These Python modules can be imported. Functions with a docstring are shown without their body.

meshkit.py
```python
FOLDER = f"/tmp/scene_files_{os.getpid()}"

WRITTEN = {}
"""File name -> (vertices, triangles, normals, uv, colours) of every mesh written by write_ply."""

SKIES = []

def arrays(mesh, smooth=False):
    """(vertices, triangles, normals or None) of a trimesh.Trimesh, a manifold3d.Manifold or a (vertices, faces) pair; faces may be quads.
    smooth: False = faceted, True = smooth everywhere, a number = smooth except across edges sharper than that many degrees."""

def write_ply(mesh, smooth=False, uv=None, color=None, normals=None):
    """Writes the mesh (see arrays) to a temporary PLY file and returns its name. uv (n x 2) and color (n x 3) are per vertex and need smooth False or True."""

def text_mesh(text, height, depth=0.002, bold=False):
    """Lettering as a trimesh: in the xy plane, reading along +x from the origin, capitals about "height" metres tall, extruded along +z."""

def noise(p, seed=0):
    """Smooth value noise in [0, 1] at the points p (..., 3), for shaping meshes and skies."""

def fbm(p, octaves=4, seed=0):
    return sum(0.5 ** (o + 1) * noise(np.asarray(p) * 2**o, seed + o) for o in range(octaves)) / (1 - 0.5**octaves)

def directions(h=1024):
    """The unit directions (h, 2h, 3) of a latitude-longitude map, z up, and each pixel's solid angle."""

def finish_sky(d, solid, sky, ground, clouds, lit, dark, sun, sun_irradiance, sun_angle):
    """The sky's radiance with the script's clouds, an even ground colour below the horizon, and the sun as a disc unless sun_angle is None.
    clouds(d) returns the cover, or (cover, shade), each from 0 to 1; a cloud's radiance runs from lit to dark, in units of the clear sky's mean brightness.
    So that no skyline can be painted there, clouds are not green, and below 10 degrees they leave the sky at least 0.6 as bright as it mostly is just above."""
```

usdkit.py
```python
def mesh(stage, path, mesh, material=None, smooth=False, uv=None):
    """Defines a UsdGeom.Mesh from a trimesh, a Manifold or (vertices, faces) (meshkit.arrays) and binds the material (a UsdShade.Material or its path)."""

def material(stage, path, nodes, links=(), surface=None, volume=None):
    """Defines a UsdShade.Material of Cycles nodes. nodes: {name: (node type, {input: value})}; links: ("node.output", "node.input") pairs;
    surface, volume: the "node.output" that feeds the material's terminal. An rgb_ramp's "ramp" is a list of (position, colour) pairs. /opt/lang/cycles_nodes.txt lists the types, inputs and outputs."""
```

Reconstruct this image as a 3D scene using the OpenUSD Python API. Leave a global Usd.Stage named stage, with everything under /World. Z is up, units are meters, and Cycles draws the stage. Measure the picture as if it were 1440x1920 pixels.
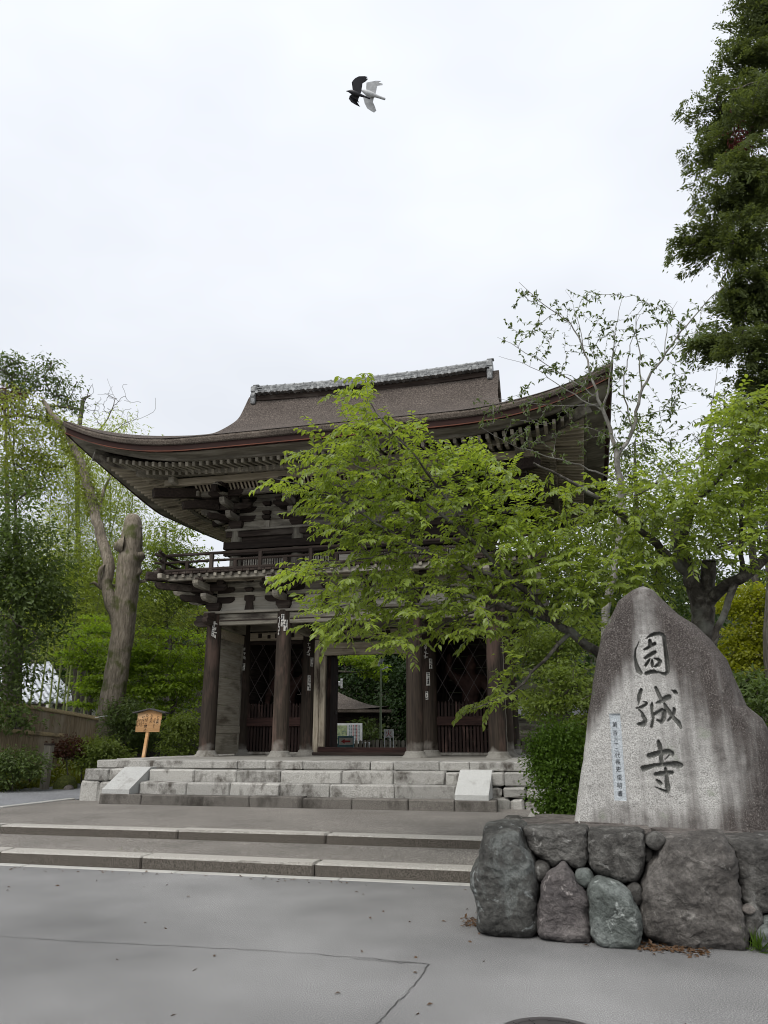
import math, random
import numpy as np, trimesh, manifold3d, meshkit, usdkit
from shapely.geometry import Polygon
from pxr import Gf, Sdf, Usd, UsdGeom, UsdLux, UsdShade, Vt

stage = Usd.Stage.CreateInMemory()
UsdGeom.SetStageUpAxis(stage, 'Z')
UsdGeom.SetStageMetersPerUnit(stage, 1.0)
UsdGeom.Xform.Define(stage, '/World')
UsdGeom.Scope.Define(stage, '/World/Looks')
PI = math.pi

# ------------------------------------------------------------------ camera, sky, sun, exposure
FPX, PITCH, YAW = 1441.5, 0.2869, 0.2396
EYE = np.array([5.7818, -19.6057, 1.6])
EXPOSURE = 0.93
SKY_STRENGTH = 0.055
SUN_EL, SUN_ROT = math.radians(52), math.radians(200)
CF = np.array([-math.sin(YAW) * math.cos(PITCH), math.cos(YAW) * math.cos(PITCH), math.sin(PITCH)])
CR = np.array([math.cos(YAW), math.sin(YAW), 0.0])
CU = np.cross(CR, CF)
cam = UsdGeom.Camera.Define(stage, '/World/Camera')
cam.AddTransformOp().Set(Gf.Matrix4d(*CR, 0, *CU, 0, *(-CF), 0, *EYE, 1))
cam.CreateHorizontalApertureAttr(24.0)
cam.CreateVerticalApertureAttr(32.0)
cam.CreateFocalLengthAttr(FPX / 1440 * 24.0)
cam.CreateClippingRangeAttr(Gf.Vec2f(0.05, 2000))
cam.CreateExposureAttr(EXPOSURE)

sky_m = usdkit.material(stage, '/World/Looks/sky_overcast', {
    'sky': ('sky_texture', {'sky_type': 'single_scattering', 'sun_disc': False, 'sun_elevation': SUN_EL, 'sun_rotation': SUN_ROT}),
    'tc': ('texture_coordinate', {}),
    'map': ('mapping', {'scale': (1.0, 1.0, 2.2)}), 'sx': ('separate_xyz', {}), 'ev': ('map_range', {'from_min': 0.0, 'from_max': 1.0, 'to_min': 0.95, 'to_max': 1.12, 'clamp': True}), 'mul': ('mix_color', {'blend_type': 'multiply', 'fac': 1.0, 'use_clamp': False, 'use_clamp_result': False}),
    'n': ('noise_texture', {'scale': 2.2, 'detail': 4.0, 'roughness': 0.5}),
    'r': ('rgb_ramp', {'ramp': [(0.25, (7.5, 7.85, 8.5)), (0.75, (9.2, 9.5, 10.0))]}),
    'rs': ('mix_color', {'blend_type': 'mix', 'fac': 0.96, 'use_clamp': False}),
    'bg': ('background_shader', {'strength': SKY_STRENGTH})},
    [('tc.generated', 'map.vector'), ('map.vector', 'n.vector'), ('n.fac', 'r.fac'), ('sky.color', 'rs.a'), ('r.color', 'rs.b'), ('rs.result', 'mul.a'), ('tc.generated', 'sx.vector'), ('sx.z', 'ev.value'), ('ev.result', 'mul.b'), ('mul.result', 'bg.color')], surface='bg.background')
dome = UsdLux.DomeLight.Define(stage, '/World/sky')
UsdShade.MaterialBindingAPI.Apply(dome.GetPrim()).Bind(sky_m)
dome.GetPrim().SetCustomDataByKey('kind', 'structure')
sun = UsdLux.DistantLight.Define(stage, '/World/sun')
sun.CreateIntensityAttr(0.4)
sun.CreateAngleAttr(40.0)
sun.CreateNormalizeAttr(True)
sun.CreateColorAttr(Gf.Vec3f(1.0, 0.97, 0.93))
_sd = Gf.Vec3d(math.sin(SUN_ROT) * math.cos(SUN_EL), math.cos(SUN_ROT) * math.cos(SUN_EL), math.sin(SUN_EL))
sun.AddTransformOp().Set(Gf.Matrix4d().SetRotate(Gf.Rotation(Gf.Vec3d(0, 0, 1), _sd)))

# ------------------------------------------------------------------ helpers
rng = np.random.default_rng(7)
random.seed(7)


def ray(u, v):
    return CF * FPX + CR * (u - 720) - CU * (v - 960)


def at(u, v, X=None, Y=None, Z=None, D=None):
    """The point of the place seen in direction (u, v) that lies on the plane X, Y or Z, or at the ground distance D."""
    d = ray(u, v)
    t = (X - EYE[0]) / d[0] if X is not None else (Y - EYE[1]) / d[1] if Y is not None else (Z - EYE[2]) / d[2] if Z is not None else D / math.hypot(d[0], d[1])
    return EYE + t * d


names, bases = {}, {}


def path_for(name, parent):
    p = str(parent.GetPath()) if parent is not None else '/World'
    k = names.get((p, name), 0)
    names[(p, name)] = k + 1
    return f'{p}/{name}' + (f'_{k:03d}' if k else ''), p


def tag(o, label=None, cat=None, group=None, kind=None):
    o = o.GetPrim()
    for k, v in (('label', label), ('category', cat), ('group', group), ('kind', kind)):
        if v:
            o.SetCustomDataByKey(k, v)
    return o


def thing(name, base, label, cat, group=None):
    path, _ = path_for(name, None)
    x = UsdGeom.Xform.Define(stage, path)
    x.AddTranslateOp().Set(Gf.Vec3d(*map(float, base)))
    bases[path] = np.array(base, float)
    return tag(x, label, cat, group)


class MB:
    """Collects shapes that become one mesh."""

    def __init__(self):
        self.v, self.f, self.n = [], [], 0

    def add(self, v, f):
        v, f = np.asarray(v, float), np.asarray(f, int)
        if f.shape[1] == 4:
            f = np.vstack([f[:, [0, 1, 2]], f[:, [0, 2, 3]]])
        self.v.append(v)
        self.f.append(f + self.n)
        self.n += len(v)
        return self

    def mesh(self):
        return np.vstack(self.v), np.vstack(self.f)

    def box(self, c, s, bevel=0.0, rz=0.0, jit=0.0):
        v = cbox(np.array(s, float), bevel)
        f = CB_F if bevel else BX_F
        if jit:
            v = v + rng.normal(0, jit, v.shape)
        if rz:
            a, b = math.cos(rz), math.sin(rz)
            v = np.stack([v[:, 0] * a - v[:, 1] * b, v[:, 0] * b + v[:, 1] * a, v[:, 2]], 1)
        return self.add(v + np.array(c, float), f)

    def span(self, x0, x1, y0, y1, z0, z1, bevel=0.0, jit=0.0):
        return self.box(((x0 + x1) / 2, (y0 + y1) / 2, (z0 + z1) / 2), (abs(x1 - x0), abs(y1 - y0), abs(z1 - z0)), bevel, 0, jit)

    def beam(self, a, b, w, h, bevel=0.0, up=(0, 0, 1)):
        a, b = np.array(a, float), np.array(b, float)
        d = b - a
        L = np.linalg.norm(d)
        d /= L
        s = np.cross(up, d)
        s /= np.linalg.norm(s)
        u = np.cross(d, s)
        v = cbox(np.array([L, w, h]), bevel)
        return self.add((a + b) / 2 + v[:, :1] * d + v[:, 1:2] * s + v[:, 2:] * u, CB_F if bevel else BX_F)

    def tube(self, pts, r, n=6, cap=True):
        v, f = tube(pts, r, n, cap)
        return self.add(v, f)

    def lathe(self, prof, c, n=20):
        prof = np.array(prof, float)
        t = np.linspace(0, 2 * PI, n, endpoint=False)
        v = np.stack([prof[:, None, 0] * np.cos(t), prof[:, None, 0] * np.sin(t), np.repeat(prof[:, 1:], n, 1)], -1).reshape(-1, 3)
        f = [(i * n + j, i * n + (j + 1) % n, (i + 1) * n + (j + 1) % n, (i + 1) * n + j) for i in range(len(prof) - 1) for j in range(n)]
        return self.add(v + np.array(c, float), f)

    def prism(self, poly, o, ax, ay, az):
        """The 2-D outline poly in the frame o, ax, ay, thickened along the vector az."""
        poly = poly if hasattr(poly, 'exterior') else Polygon(poly)
        m = trimesh.creation.extrude_polygon(poly, 1.0, engine='earcut')
        v = np.array(m.vertices)
        o, ax, ay, az = (np.array(x, float) for x in (o, ax, ay, az))
        f = np.array(m.faces)
        if np.dot(np.cross(ax, ay), az) < 0:
            f = f[:, ::-1]
        return self.add(o + v[:, :1] * ax + v[:, 1:2] * ay + v[:, 2:] * az, f)


def cbox(s, b):
    h = s / 2
    sg = np.array([(x, y, z) for x in (-1, 1) for y in (-1, 1) for z in (-1, 1)], float)
    if not b:
        return sg * h
    b = min(b, h.min() * 0.9)
    out = []
    for k in range(3):
        q = np.full(3, b)
        q[k] = 0
        out.append(sg * (h - q))
    return np.stack(out, 1).reshape(-1, 3)


def _hullf(v):
    m = trimesh.Trimesh(v, trimesh.convex.convex_hull(v).faces, process=False) if False else trimesh.convex.convex_hull(v)
    from scipy.spatial import cKDTree
    idx = cKDTree(v).query(m.vertices)[1]
    return idx[m.faces]


CB_F = _hullf(cbox(np.array([2.0, 1.7, 1.3]), 0.2))
BX_F = _hullf(cbox(np.array([2.0, 1.7, 1.3]), 0))


def tube(pts, r, n=6, cap=True):
    pts = np.asarray(pts, float)
    r = np.broadcast_to(np.asarray(r, float), (len(pts),))
    t = np.gradient(pts, axis=0)
    t /= np.maximum(np.linalg.norm(t, axis=1, keepdims=True), 1e-9)
    u = np.cross(t[0], (0.3, 0.2, 0.9) if abs(t[0][2]) < 0.9 else (1, 0, 0))
    rows = []
    a = np.linspace(0, 2 * PI, n, endpoint=False)
    for i in range(len(pts)):
        u = u - t[i] * np.dot(u, t[i])
        u /= max(np.linalg.norm(u), 1e-9)
        w = np.cross(t[i], u)
        rows.append(pts[i] + r[i] * (np.cos(a)[:, None] * u + np.sin(a)[:, None] * w))
    v = np.vstack(rows)
    i, j = np.meshgrid(np.arange(len(pts) - 1), np.arange(n), indexing='ij')
    i, j = i.ravel(), j.ravel()
    k = (j + 1) % n
    f = np.vstack([np.stack([i * n + j, i * n + k, (i + 1) * n + k], 1), np.stack([i * n + j, (i + 1) * n + k, (i + 1) * n + j], 1)])
    if cap:
        m = len(v)
        v = np.vstack([v, pts[0], pts[-1]])
        e = (len(pts) - 1) * n
        f = np.vstack([f, [(m, (q + 1) % n, q) for q in range(n)], [(m + 1, e + q, e + (q + 1) % n) for q in range(n)]])
    return v, f


def obj(name, mb, mat, parent=None, smooth=False, label=None, kind=None, prim=None):
    v, f = mb.mesh() if isinstance(mb, MB) else (np.array(mb[0], float), np.array(mb[1]))
    path, pp = path_for(name, parent)
    base = bases.get(pp, np.zeros(3))
    bases[path] = base
    m = usdkit.mesh(stage, path, (v - base, f), mat, smooth=smooth)
    if label or kind:
        tag(m, label, None, None, kind)
    return m.GetPrim()


def single(name, mb, mat, label, cat, base=None, group=None, smooth=False, kind=None):
    """A thing that is one mesh."""
    v, f = mb.mesh() if isinstance(mb, MB) else (np.array(mb[0], float), np.array(mb[1]))
    base = np.array([(v[:, 0].min() + v[:, 0].max()) / 2, (v[:, 1].min() + v[:, 1].max()) / 2, v[:, 2].min()]) if base is None else np.array(base, float)
    path, _ = path_for(name, None)
    m = usdkit.mesh(stage, path, (v - base, f), mat, smooth=smooth)
    UsdGeom.Xformable(m).AddTranslateOp().Set(Gf.Vec3d(*map(float, base)))
    bases[path] = base
    return tag(m, label, cat, group, kind)


def sheet(name, v, f, mat, smooth=True):
    return tag(obj(name, (v, f), mat, smooth=smooth), kind='structure')


def gridf(nu, nv):
    i, j = np.meshgrid(np.arange(nu - 1), np.arange(nv - 1), indexing='ij')
    i, j = i.ravel(), j.ravel()
    return np.stack([i * nv + j, (i + 1) * nv + j, (i + 1) * nv + j + 1, i * nv + j + 1], 1)


def smoothstep(a, b, x):
    t = np.clip((x - a) / (b - a), 0, 1)
    return t * t * (3 - 2 * t)


# ------------------------------------------------------------------ materials
LOOKS = {}


def mat(name, nodes, links, surface='p.BSDF'):
    LOOKS[name] = usdkit.material(stage, '/World/Looks/' + name, nodes, links, surface=surface)
    return LOOKS[name]


def stretch(axis, along, across):
    s = [across] * 3
    s['xyz'.index(axis)] = along
    return tuple(s)


def wood(name, dark, light, axis, pale=None, amount=0.3, rough=0.85, across=26, along=1.3, low=None, spec=0.2, island=False):
    """Weathered timber: grain along one axis, blotches of a paler wear colour; low = (z0, z1): pale rain-worn foot."""
    N = {'g': ('geometry', {}), 'oi': ('object_info', {}),
         'm': ('mapping', {'scale': stretch(axis, along, across)}), 'n': ('noise_texture', {'scale': 1.0, 'detail': 5.0, 'roughness': 0.65, 'distortion': 0.4}),
         'r': ('rgb_ramp', {'ramp': [(0.32, dark), (0.68, light)]}),
         'm2': ('mapping', {'scale': stretch(axis, 0.8, 3.0)}), 'n2': ('noise_texture', {'scale': 1.0, 'detail': 6.0, 'roughness': 0.6}),
         'r2': ('rgb_ramp', {'ramp': [(0.62 - amount * 0.5, (0, 0, 0)), (0.74 - amount * 0.3, (1, 1, 1))]}),
         'mx': ('mix_color', {'b': pale or light}),
         'hv': ('map_range', {'from_min': 0.0, 'from_max': 1.0, 'to_min': 0.75, 'to_max': 1.25}), 'hs': ('hsv', {}),
         'bp': ('bump', {'strength': 0.5, 'distance': 0.012}), 'p': ('principled_bsdf', {'roughness': rough, 'specular_ior_level': spec})}
    L = [('g.position', 'm.vector'), ('m.vector', 'n.vector'), ('n.fac', 'r.fac'), ('g.position', 'm2.vector'), ('m2.vector', 'n2.vector'), ('n2.fac', 'r2.fac'),
         ('r.color', 'mx.a'), ('r2.color', 'mx.fac'), ('oi.random', 'hv.value'), ('hv.result', 'hs.value'), ('n.fac', 'bp.height'), ('bp.normal', 'p.normal'), ('hs.color', 'p.base_color')]
    if island:
        L = [(a, b) if b != 'hv.value' else ('g.random_per_island', b) for a, b in L]
        N['hv'] = ('map_range', {'to_min': 0.45, 'to_max': 1.35})
    if low:
        N |= {'sx': ('separate_xyz', {}), 'lr': ('map_range', {'from_min': low[1], 'from_max': low[0], 'to_min': 0.0, 'to_max': 1.0, 'clamp': True}),
              'n3': ('noise_texture', {'scale': 2.5, 'detail': 3.0}), 'mm': ('math', {'math_type': 'multiply'}), 'r3': ('rgb_ramp', {'ramp': [(0.3, (0, 0, 0)), (0.55, (1, 1, 1))]}),
              'ml': ('mix_color', {'b': (0.30, 0.28, 0.25)})}
        L += [('g.position', 'sx.vector'), ('sx.z', 'lr.value'), ('g.position', 'n3.vector'), ('lr.result', 'mm.value1'), ('n3.fac', 'mm.value2'), ('mm.value', 'r3.fac'), ('r3.color', 'ml.fac'), ('mx.result', 'ml.a'), ('ml.result', 'hs.color')]
    else:
        L.append(('mx.result', 'hs.color'))
    return mat(name, N, L)


def stone(name, dark, light, stain, amount=0.4, fine=70, big=(1.6, 1.6, 0.9), rough=0.9, bump=0.5, island=False):
    N = {'g': ('geometry', {}), 'oi': ('object_info', {}),
         'n': ('noise_texture', {'scale': fine, 'detail': 3.0, 'roughness': 0.7}), 'r': ('rgb_ramp', {'ramp': [(0.35, dark), (0.65, light)]}),
         'm2': ('mapping', {'scale': big}), 'n2': ('noise_texture', {'scale': 1.0, 'detail': 9.0, 'roughness': 0.68}),
         'r2': ('rgb_ramp', {'ramp': [(0.64 - amount * 0.4, (0, 0, 0)), (0.80 - amount * 0.4, (1, 1, 1))]}), 'mx': ('mix_color', {'b': stain}),
         'hv': ('map_range', {'to_min': 0.82, 'to_max': 1.15}), 'hs': ('hsv', {}),
         'n3': ('noise_texture', {'scale': 18.0, 'detail': 6.0, 'roughness': 0.7}), 'bp': ('bump', {'strength': bump, 'distance': 0.02}),
         'p': ('principled_bsdf', {'roughness': rough, 'specular_ior_level': 0.25})}
    L = [('g.position', 'n.vector'), ('n.fac', 'r.fac'), ('g.position', 'm2.vector'), ('m2.vector', 'n2.vector'), ('n2.fac', 'r2.fac'), ('r.color', 'mx.a'), ('r2.color', 'mx.fac'),
         ('oi.random', 'hv.value'), ('hv.result', 'hs.value'), ('mx.result', 'hs.color'), ('hs.color', 'p.base_color'), ('g.position', 'n3.vector'), ('n3.fac', 'bp.height'), ('bp.normal', 'p.normal')]
    return mat(name, N, L)


def rock(name, c1, c2, c3, vein, rough=0.75, amount=0.06):
    N = {'g': ('geometry', {}), 'n': ('noise_texture', {'scale': 2.6, 'detail': 9.0, 'roughness': 0.7, 'distortion': 0.6}), 'r': ('rgb_ramp', {'ramp': [(0.30, c1), (0.50, c2), (0.70, c3)]}),
         'n2': ('noise_texture', {'scale': 5.0, 'detail': 8.0, 'roughness': 0.62, 'distortion': 1.4}), 'r2': ('rgb_ramp', {'ramp': [(0.60, (0, 0, 0)), (0.68 + amount, (1, 1, 1))]}), 'mx': ('mix_color', {'b': vein}),
         'n4': ('noise_texture', {'scale': 22.0, 'detail': 9.0, 'roughness': 0.78, 'distortion': 0.4}), 'ms': ('map_range', {'from_min': 0.25, 'from_max': 0.75, 'to_min': 0.25, 'to_max': 1.9}), 'hs': ('hsv', {}),
         'bp': ('bump', {'strength': 0.9, 'distance': 0.05}), 'p': ('principled_bsdf', {'roughness': rough, 'specular_ior_level': 0.3})}
    L = [('g.position', 'n.vector'), ('n.fac', 'r.fac'), ('g.position', 'n2.vector'), ('n2.fac', 'r2.fac'), ('r.color', 'mx.a'), ('r2.color', 'mx.fac'), ('g.position', 'n4.vector'), ('n4.fac', 'ms.value'), ('ms.result', 'hs.value'), ('mx.result', 'hs.color'),
         ('hs.color', 'p.base_color'), ('n4.fac', 'bp.height'), ('bp.normal', 'p.normal')]
    return mat(name, N, L)


def leaf(name, stops, trans, fac=0.38, rough=0.45, spec=0.35):
    """stops: leaf colours by leaf; trans: the tint of the light that shines through."""
    N = {'g': ('geometry', {}), 'r': ('rgb_ramp', {'ramp': stops}), 'n': ('noise_texture', {'scale': 0.9, 'detail': 2.0}), 'ms': ('map_range', {'from_min': 0.3, 'from_max': 0.7, 'to_min': 0.75, 'to_max': 1.25, 'clamp': True}), 'hs': ('hsv', {}),
         'p': ('principled_bsdf', {'roughness': rough, 'specular_ior_level': spec}), 'tm': ('mix_color', {'blend_type': 'multiply', 'fac': 1.0, 'b': trans, 'use_clamp_result': False}), 't': ('translucent_bsdf', {}), 'x': ('mix_closure', {'fac': fac})}
    L = [('g.random_per_island', 'r.fac'), ('g.position', 'n.vector'), ('n.fac', 'ms.value'), ('ms.result', 'hs.value'), ('r.color', 'hs.color'), ('hs.color', 'p.base_color'), ('hs.color', 'tm.a'), ('tm.result', 't.color'), ('p.BSDF', 'x.closure1'), ('t.BSDF', 'x.closure2')]
    return mat(name, N, L, 'x.closure')


def ground(name, cols, scale, patch=(0.8, 1.2), patch_scale=0.5, bump=0.4, dist=0.01, rough=0.95, tint=None):
    N = {'g': ('geometry', {}), 'n': ('noise_texture', {'scale': scale, 'detail': 4.0, 'roughness': 0.85}), 'r': ('rgb_ramp', {'ramp': cols}),
         'n2': ('noise_texture', {'scale': patch_scale, 'detail': 7.0, 'roughness': 0.62}), 'mr': ('map_range', {'from_min': 0.3, 'from_max': 0.7, 'to_min': patch[0], 'to_max': patch[1]}), 'hs': ('hsv', {}),
         'bp': ('bump', {'strength': bump, 'distance': dist}), 'p': ('principled_bsdf', {'roughness': rough, 'specular_ior_level': 0.2})}
    L = [('g.position', 'n.vector'), ('n.fac', 'r.fac'), ('g.position', 'n2.vector'), ('n2.fac', 'mr.value'), ('mr.result', 'hs.value'), ('r.color', 'hs.color'), ('hs.color', 'p.base_color'), ('n.fac', 'bp.height'), ('bp.normal', 'p.normal')]
    return mat(name, N, L)


def plain(name, c, rough=0.6, spec=0.3, vary=0.15):
    return mat(name, {'g': ('geometry', {}), 'n': ('noise_texture', {'scale': 7.0, 'detail': 5.0}), 'mr': ('map_range', {'from_min': 0.3, 'from_max': 0.7, 'to_min': 1 - vary, 'to_max': 1 + vary}), 'hs': ('hsv', {'color': c}), 'p': ('principled_bsdf', {'roughness': rough, 'specular_ior_level': spec})},
               [('g.position', 'n.vector'), ('n.fac', 'mr.value'), ('mr.result', 'hs.value'), ('hs.color', 'p.base_color')])


DK, DL = (0.022, 0.0165, 0.014), (0.062, 0.046, 0.037)     # old dark timber
GK, GL = (0.20, 0.182, 0.145), (0.40, 0.37, 0.30)        # weathered grey timber
for a in 'xyz':
    wood('dark_wood_' + a, DK, DL, a, (0.10, 0.085, 0.07), 0.12)
    wood('grey_wood_' + a, GK, GL, a, (0.06, 0.05, 0.042), 0.32)
    wood('worn_wood_' + a, (0.135, 0.121, 0.097), (0.28, 0.255, 0.205), a, (0.40, 0.37, 0.31), 0.30)
wood('column_wood', (0.019, 0.0145, 0.0115), (0.058, 0.044, 0.033), 'z', (0.10, 0.065, 0.052), 0.18, low=(1.1, 2.0))
wood('red_wood_z', (0.012, 0.008, 0.007), (0.034, 0.020, 0.017), 'z', (0.10, 0.06, 0.05), 0.10)
wood('red_wood_x', (0.020, 0.011, 0.010), (0.055, 0.028, 0.023), 'x', (0.10, 0.06, 0.05), 0.10)
wood('pale_wood_x', (0.31, 0.265, 0.19), (0.52, 0.455, 0.35), 'x', (0.12, 0.10, 0.075), 0.15)
wood('pale_wood_z', (0.29, 0.25, 0.18), (0.48, 0.42, 0.33), 'z', (0.06, 0.045, 0.035), 0.30)
wood('pale_wood_y', (0.25, 0.225, 0.18), (0.42, 0.385, 0.31), 'y', (0.14, 0.12, 0.09), 0.2)
wood('white_panel', (0.36, 0.33, 0.27), (0.52, 0.49, 0.42), 'x', (0.05, 0.042, 0.035), 0.22)
wood('sign_wood', (0.44, 0.24, 0.10), (0.58, 0.34, 0.16), 'x', (0.62, 0.40, 0.22), 0.2, rough=0.6)
plain('black_void', (0.006, 0.005, 0.006), 0.9, 0.1)
plain('ink', (0.012, 0.011, 0.012), 0.7)
plain('paper', (0.62, 0.60, 0.55), 0.8, 0.2)
plain('old_paper', (0.035, 0.026, 0.022), 0.8, 0.1)
plain('white_paint', (0.78, 0.79, 0.78), 0.5)
plain('metal_grey', (0.32, 0.34, 0.34), 0.45, 0.5)
plain('dark_iron', (0.05, 0.045, 0.045), 0.5, 0.5)
plain('wire', (0.10, 0.085, 0.08), 0.6)
stone('granite', (0.19, 0.183, 0.166), (0.45, 0.438, 0.405), (0.075, 0.066, 0.056), 0.34, big=(3.2, 3.2, 2.2))
stone('granite_clean', (0.28, 0.28, 0.265), (0.50, 0.50, 0.48), (0.20, 0.19, 0.17), 0.15)
stone('granite_dark', (0.075, 0.068, 0.06), (0.19, 0.175, 0.155), (0.045, 0.04, 0.034), 0.45)
# kerb stones: colour mixed by face normal, pale on tops, dark on standing faces
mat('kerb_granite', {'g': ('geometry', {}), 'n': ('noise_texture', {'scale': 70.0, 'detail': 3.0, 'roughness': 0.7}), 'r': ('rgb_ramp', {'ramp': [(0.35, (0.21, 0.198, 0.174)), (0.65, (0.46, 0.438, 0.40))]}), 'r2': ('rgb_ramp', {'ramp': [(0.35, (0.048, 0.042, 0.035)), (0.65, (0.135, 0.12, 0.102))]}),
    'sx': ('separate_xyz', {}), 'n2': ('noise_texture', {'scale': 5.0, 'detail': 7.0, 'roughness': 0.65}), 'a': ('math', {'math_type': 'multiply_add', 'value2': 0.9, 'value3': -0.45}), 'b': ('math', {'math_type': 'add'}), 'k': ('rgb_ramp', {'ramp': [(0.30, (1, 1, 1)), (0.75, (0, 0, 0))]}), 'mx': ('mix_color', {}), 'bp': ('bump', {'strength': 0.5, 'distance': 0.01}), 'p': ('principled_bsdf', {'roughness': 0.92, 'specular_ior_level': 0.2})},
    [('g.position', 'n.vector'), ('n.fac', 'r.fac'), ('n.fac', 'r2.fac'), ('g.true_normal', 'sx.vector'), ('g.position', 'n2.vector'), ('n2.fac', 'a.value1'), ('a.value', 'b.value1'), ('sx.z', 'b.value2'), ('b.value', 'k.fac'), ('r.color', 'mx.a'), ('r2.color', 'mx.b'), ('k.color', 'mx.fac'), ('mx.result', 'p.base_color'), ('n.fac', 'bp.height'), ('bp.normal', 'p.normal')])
stone('footing_stone', (0.17, 0.16, 0.14), (0.30, 0.29, 0.26), (0.09, 0.08, 0.065), 0.3)

# ------------------------------------------------------------------ ground, road, paths
ground('asphalt', [(0.34, (0.050, 0.049, 0.048)), (0.50, (0.145, 0.143, 0.140)), (0.64, (0.46, 0.457, 0.45))], 100, (0.64, 1.32), 0.38, 0.12, 0.003)
ground('washed_aggregate', [(0.34, (0.045, 0.041, 0.036)), (0.50, (0.155, 0.142, 0.126)), (0.66, (0.46, 0.43, 0.39))], 48, (0.75, 1.2), 0.7, 0.8, 0.012)
ground('gravel', [(0.30, (0.10, 0.105, 0.115)), (0.50, (0.20, 0.205, 0.215)), (0.70, (0.40, 0.405, 0.41))], 34, (0.85, 1.15), 0.8, 1.0, 0.02)
ground('soil', [(0.32, (0.008, 0.009, 0.004)), (0.5, (0.020, 0.021, 0.010)), (0.7, (0.046, 0.044, 0.022))], 22, (0.7, 1.3), 0.6, 1.0, 0.04)
ground('concrete', [(0.3, (0.30, 0.295, 0.27)), (0.7, (0.46, 0.45, 0.42))], 60, (0.8, 1.15), 1.3, 0.4, 0.01)
ground('moss_soil', [(0.32, (0.022, 0.030, 0.008)), (0.5, (0.050, 0.060, 0.014)), (0.7, (0.11, 0.12, 0.03))], 16, (0.6, 1.4), 0.9, 1.0, 0.04)


def ground_h(x, y):
    x, y = np.asarray(x, float), np.asarray(y, float)
    h = -0.06 + 0.30 * smoothstep(-8.35, -8.0, y)
    right = smoothstep(5.25, 5.9, x) * smoothstep(-11.6, -10.2, y)
    h = h + right * (0.62 - h)
    bank = smoothstep(-8.8, -12.5, x) * smoothstep(-7.5, -4.0, y)
    h = np.maximum(h, h + bank * 1.0)
    h = h + 0.55 * smoothstep(4.6, 6.0, y) * smoothstep(-9.5, -7.0, x)
    hill = np.maximum(0, y - 24) * 0.30 + np.maximum(0, -x - 22) * 0.22 * smoothstep(-12, 2, y)
    hill = np.minimum(hill, 16) + 1.2 * (meshkit.fbm(np.stack([x * 0.09, y * 0.09, x * 0], -1), 3, 3) - 0.5) * smoothstep(16, 30, y)
    return h + hill


gx = np.unique(np.concatenate([np.linspace(-170, -16, 30), np.linspace(-16, 14, 76), np.linspace(14, 170, 30)]))
gy = np.unique(np.concatenate([np.linspace(-11.8, 12, 90), np.linspace(12, 170, 40)]))
GX, GY = np.meshgrid(gx, gy, indexing='ij')
sheet('ground', np.stack([GX, GY, ground_h(GX, GY)], -1).reshape(-1, 3), gridf(len(gx), len(gy)), LOOKS['soil'])

rx = np.linspace(-170, 170, 60)
ry = np.array([-170, -80, -40, -28, -22, -18, -15, -13, -11.5, -10.6, -9.9])
RX, RY = np.meshgrid(rx, ry, indexing='ij')
road = sheet('road', np.stack([RX, RY, RX * 0], -1).reshape(-1, 3), gridf(len(rx), len(ry)), LOOKS['asphalt'])


def flat(name, x0, x1, y0, y1, z0, z1, material):
    xs, ys = np.linspace(x0, x1, 12), np.linspace(y0, y1, 12)
    A, B = np.meshgrid(xs, ys, indexing='ij')
    Z = z0 + (z1 - z0) * (B - y0) / (y1 - y0)
    return sheet(name, np.stack([A, B, Z], -1).reshape(-1, 3), gridf(12, 12), LOOKS[material])


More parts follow.
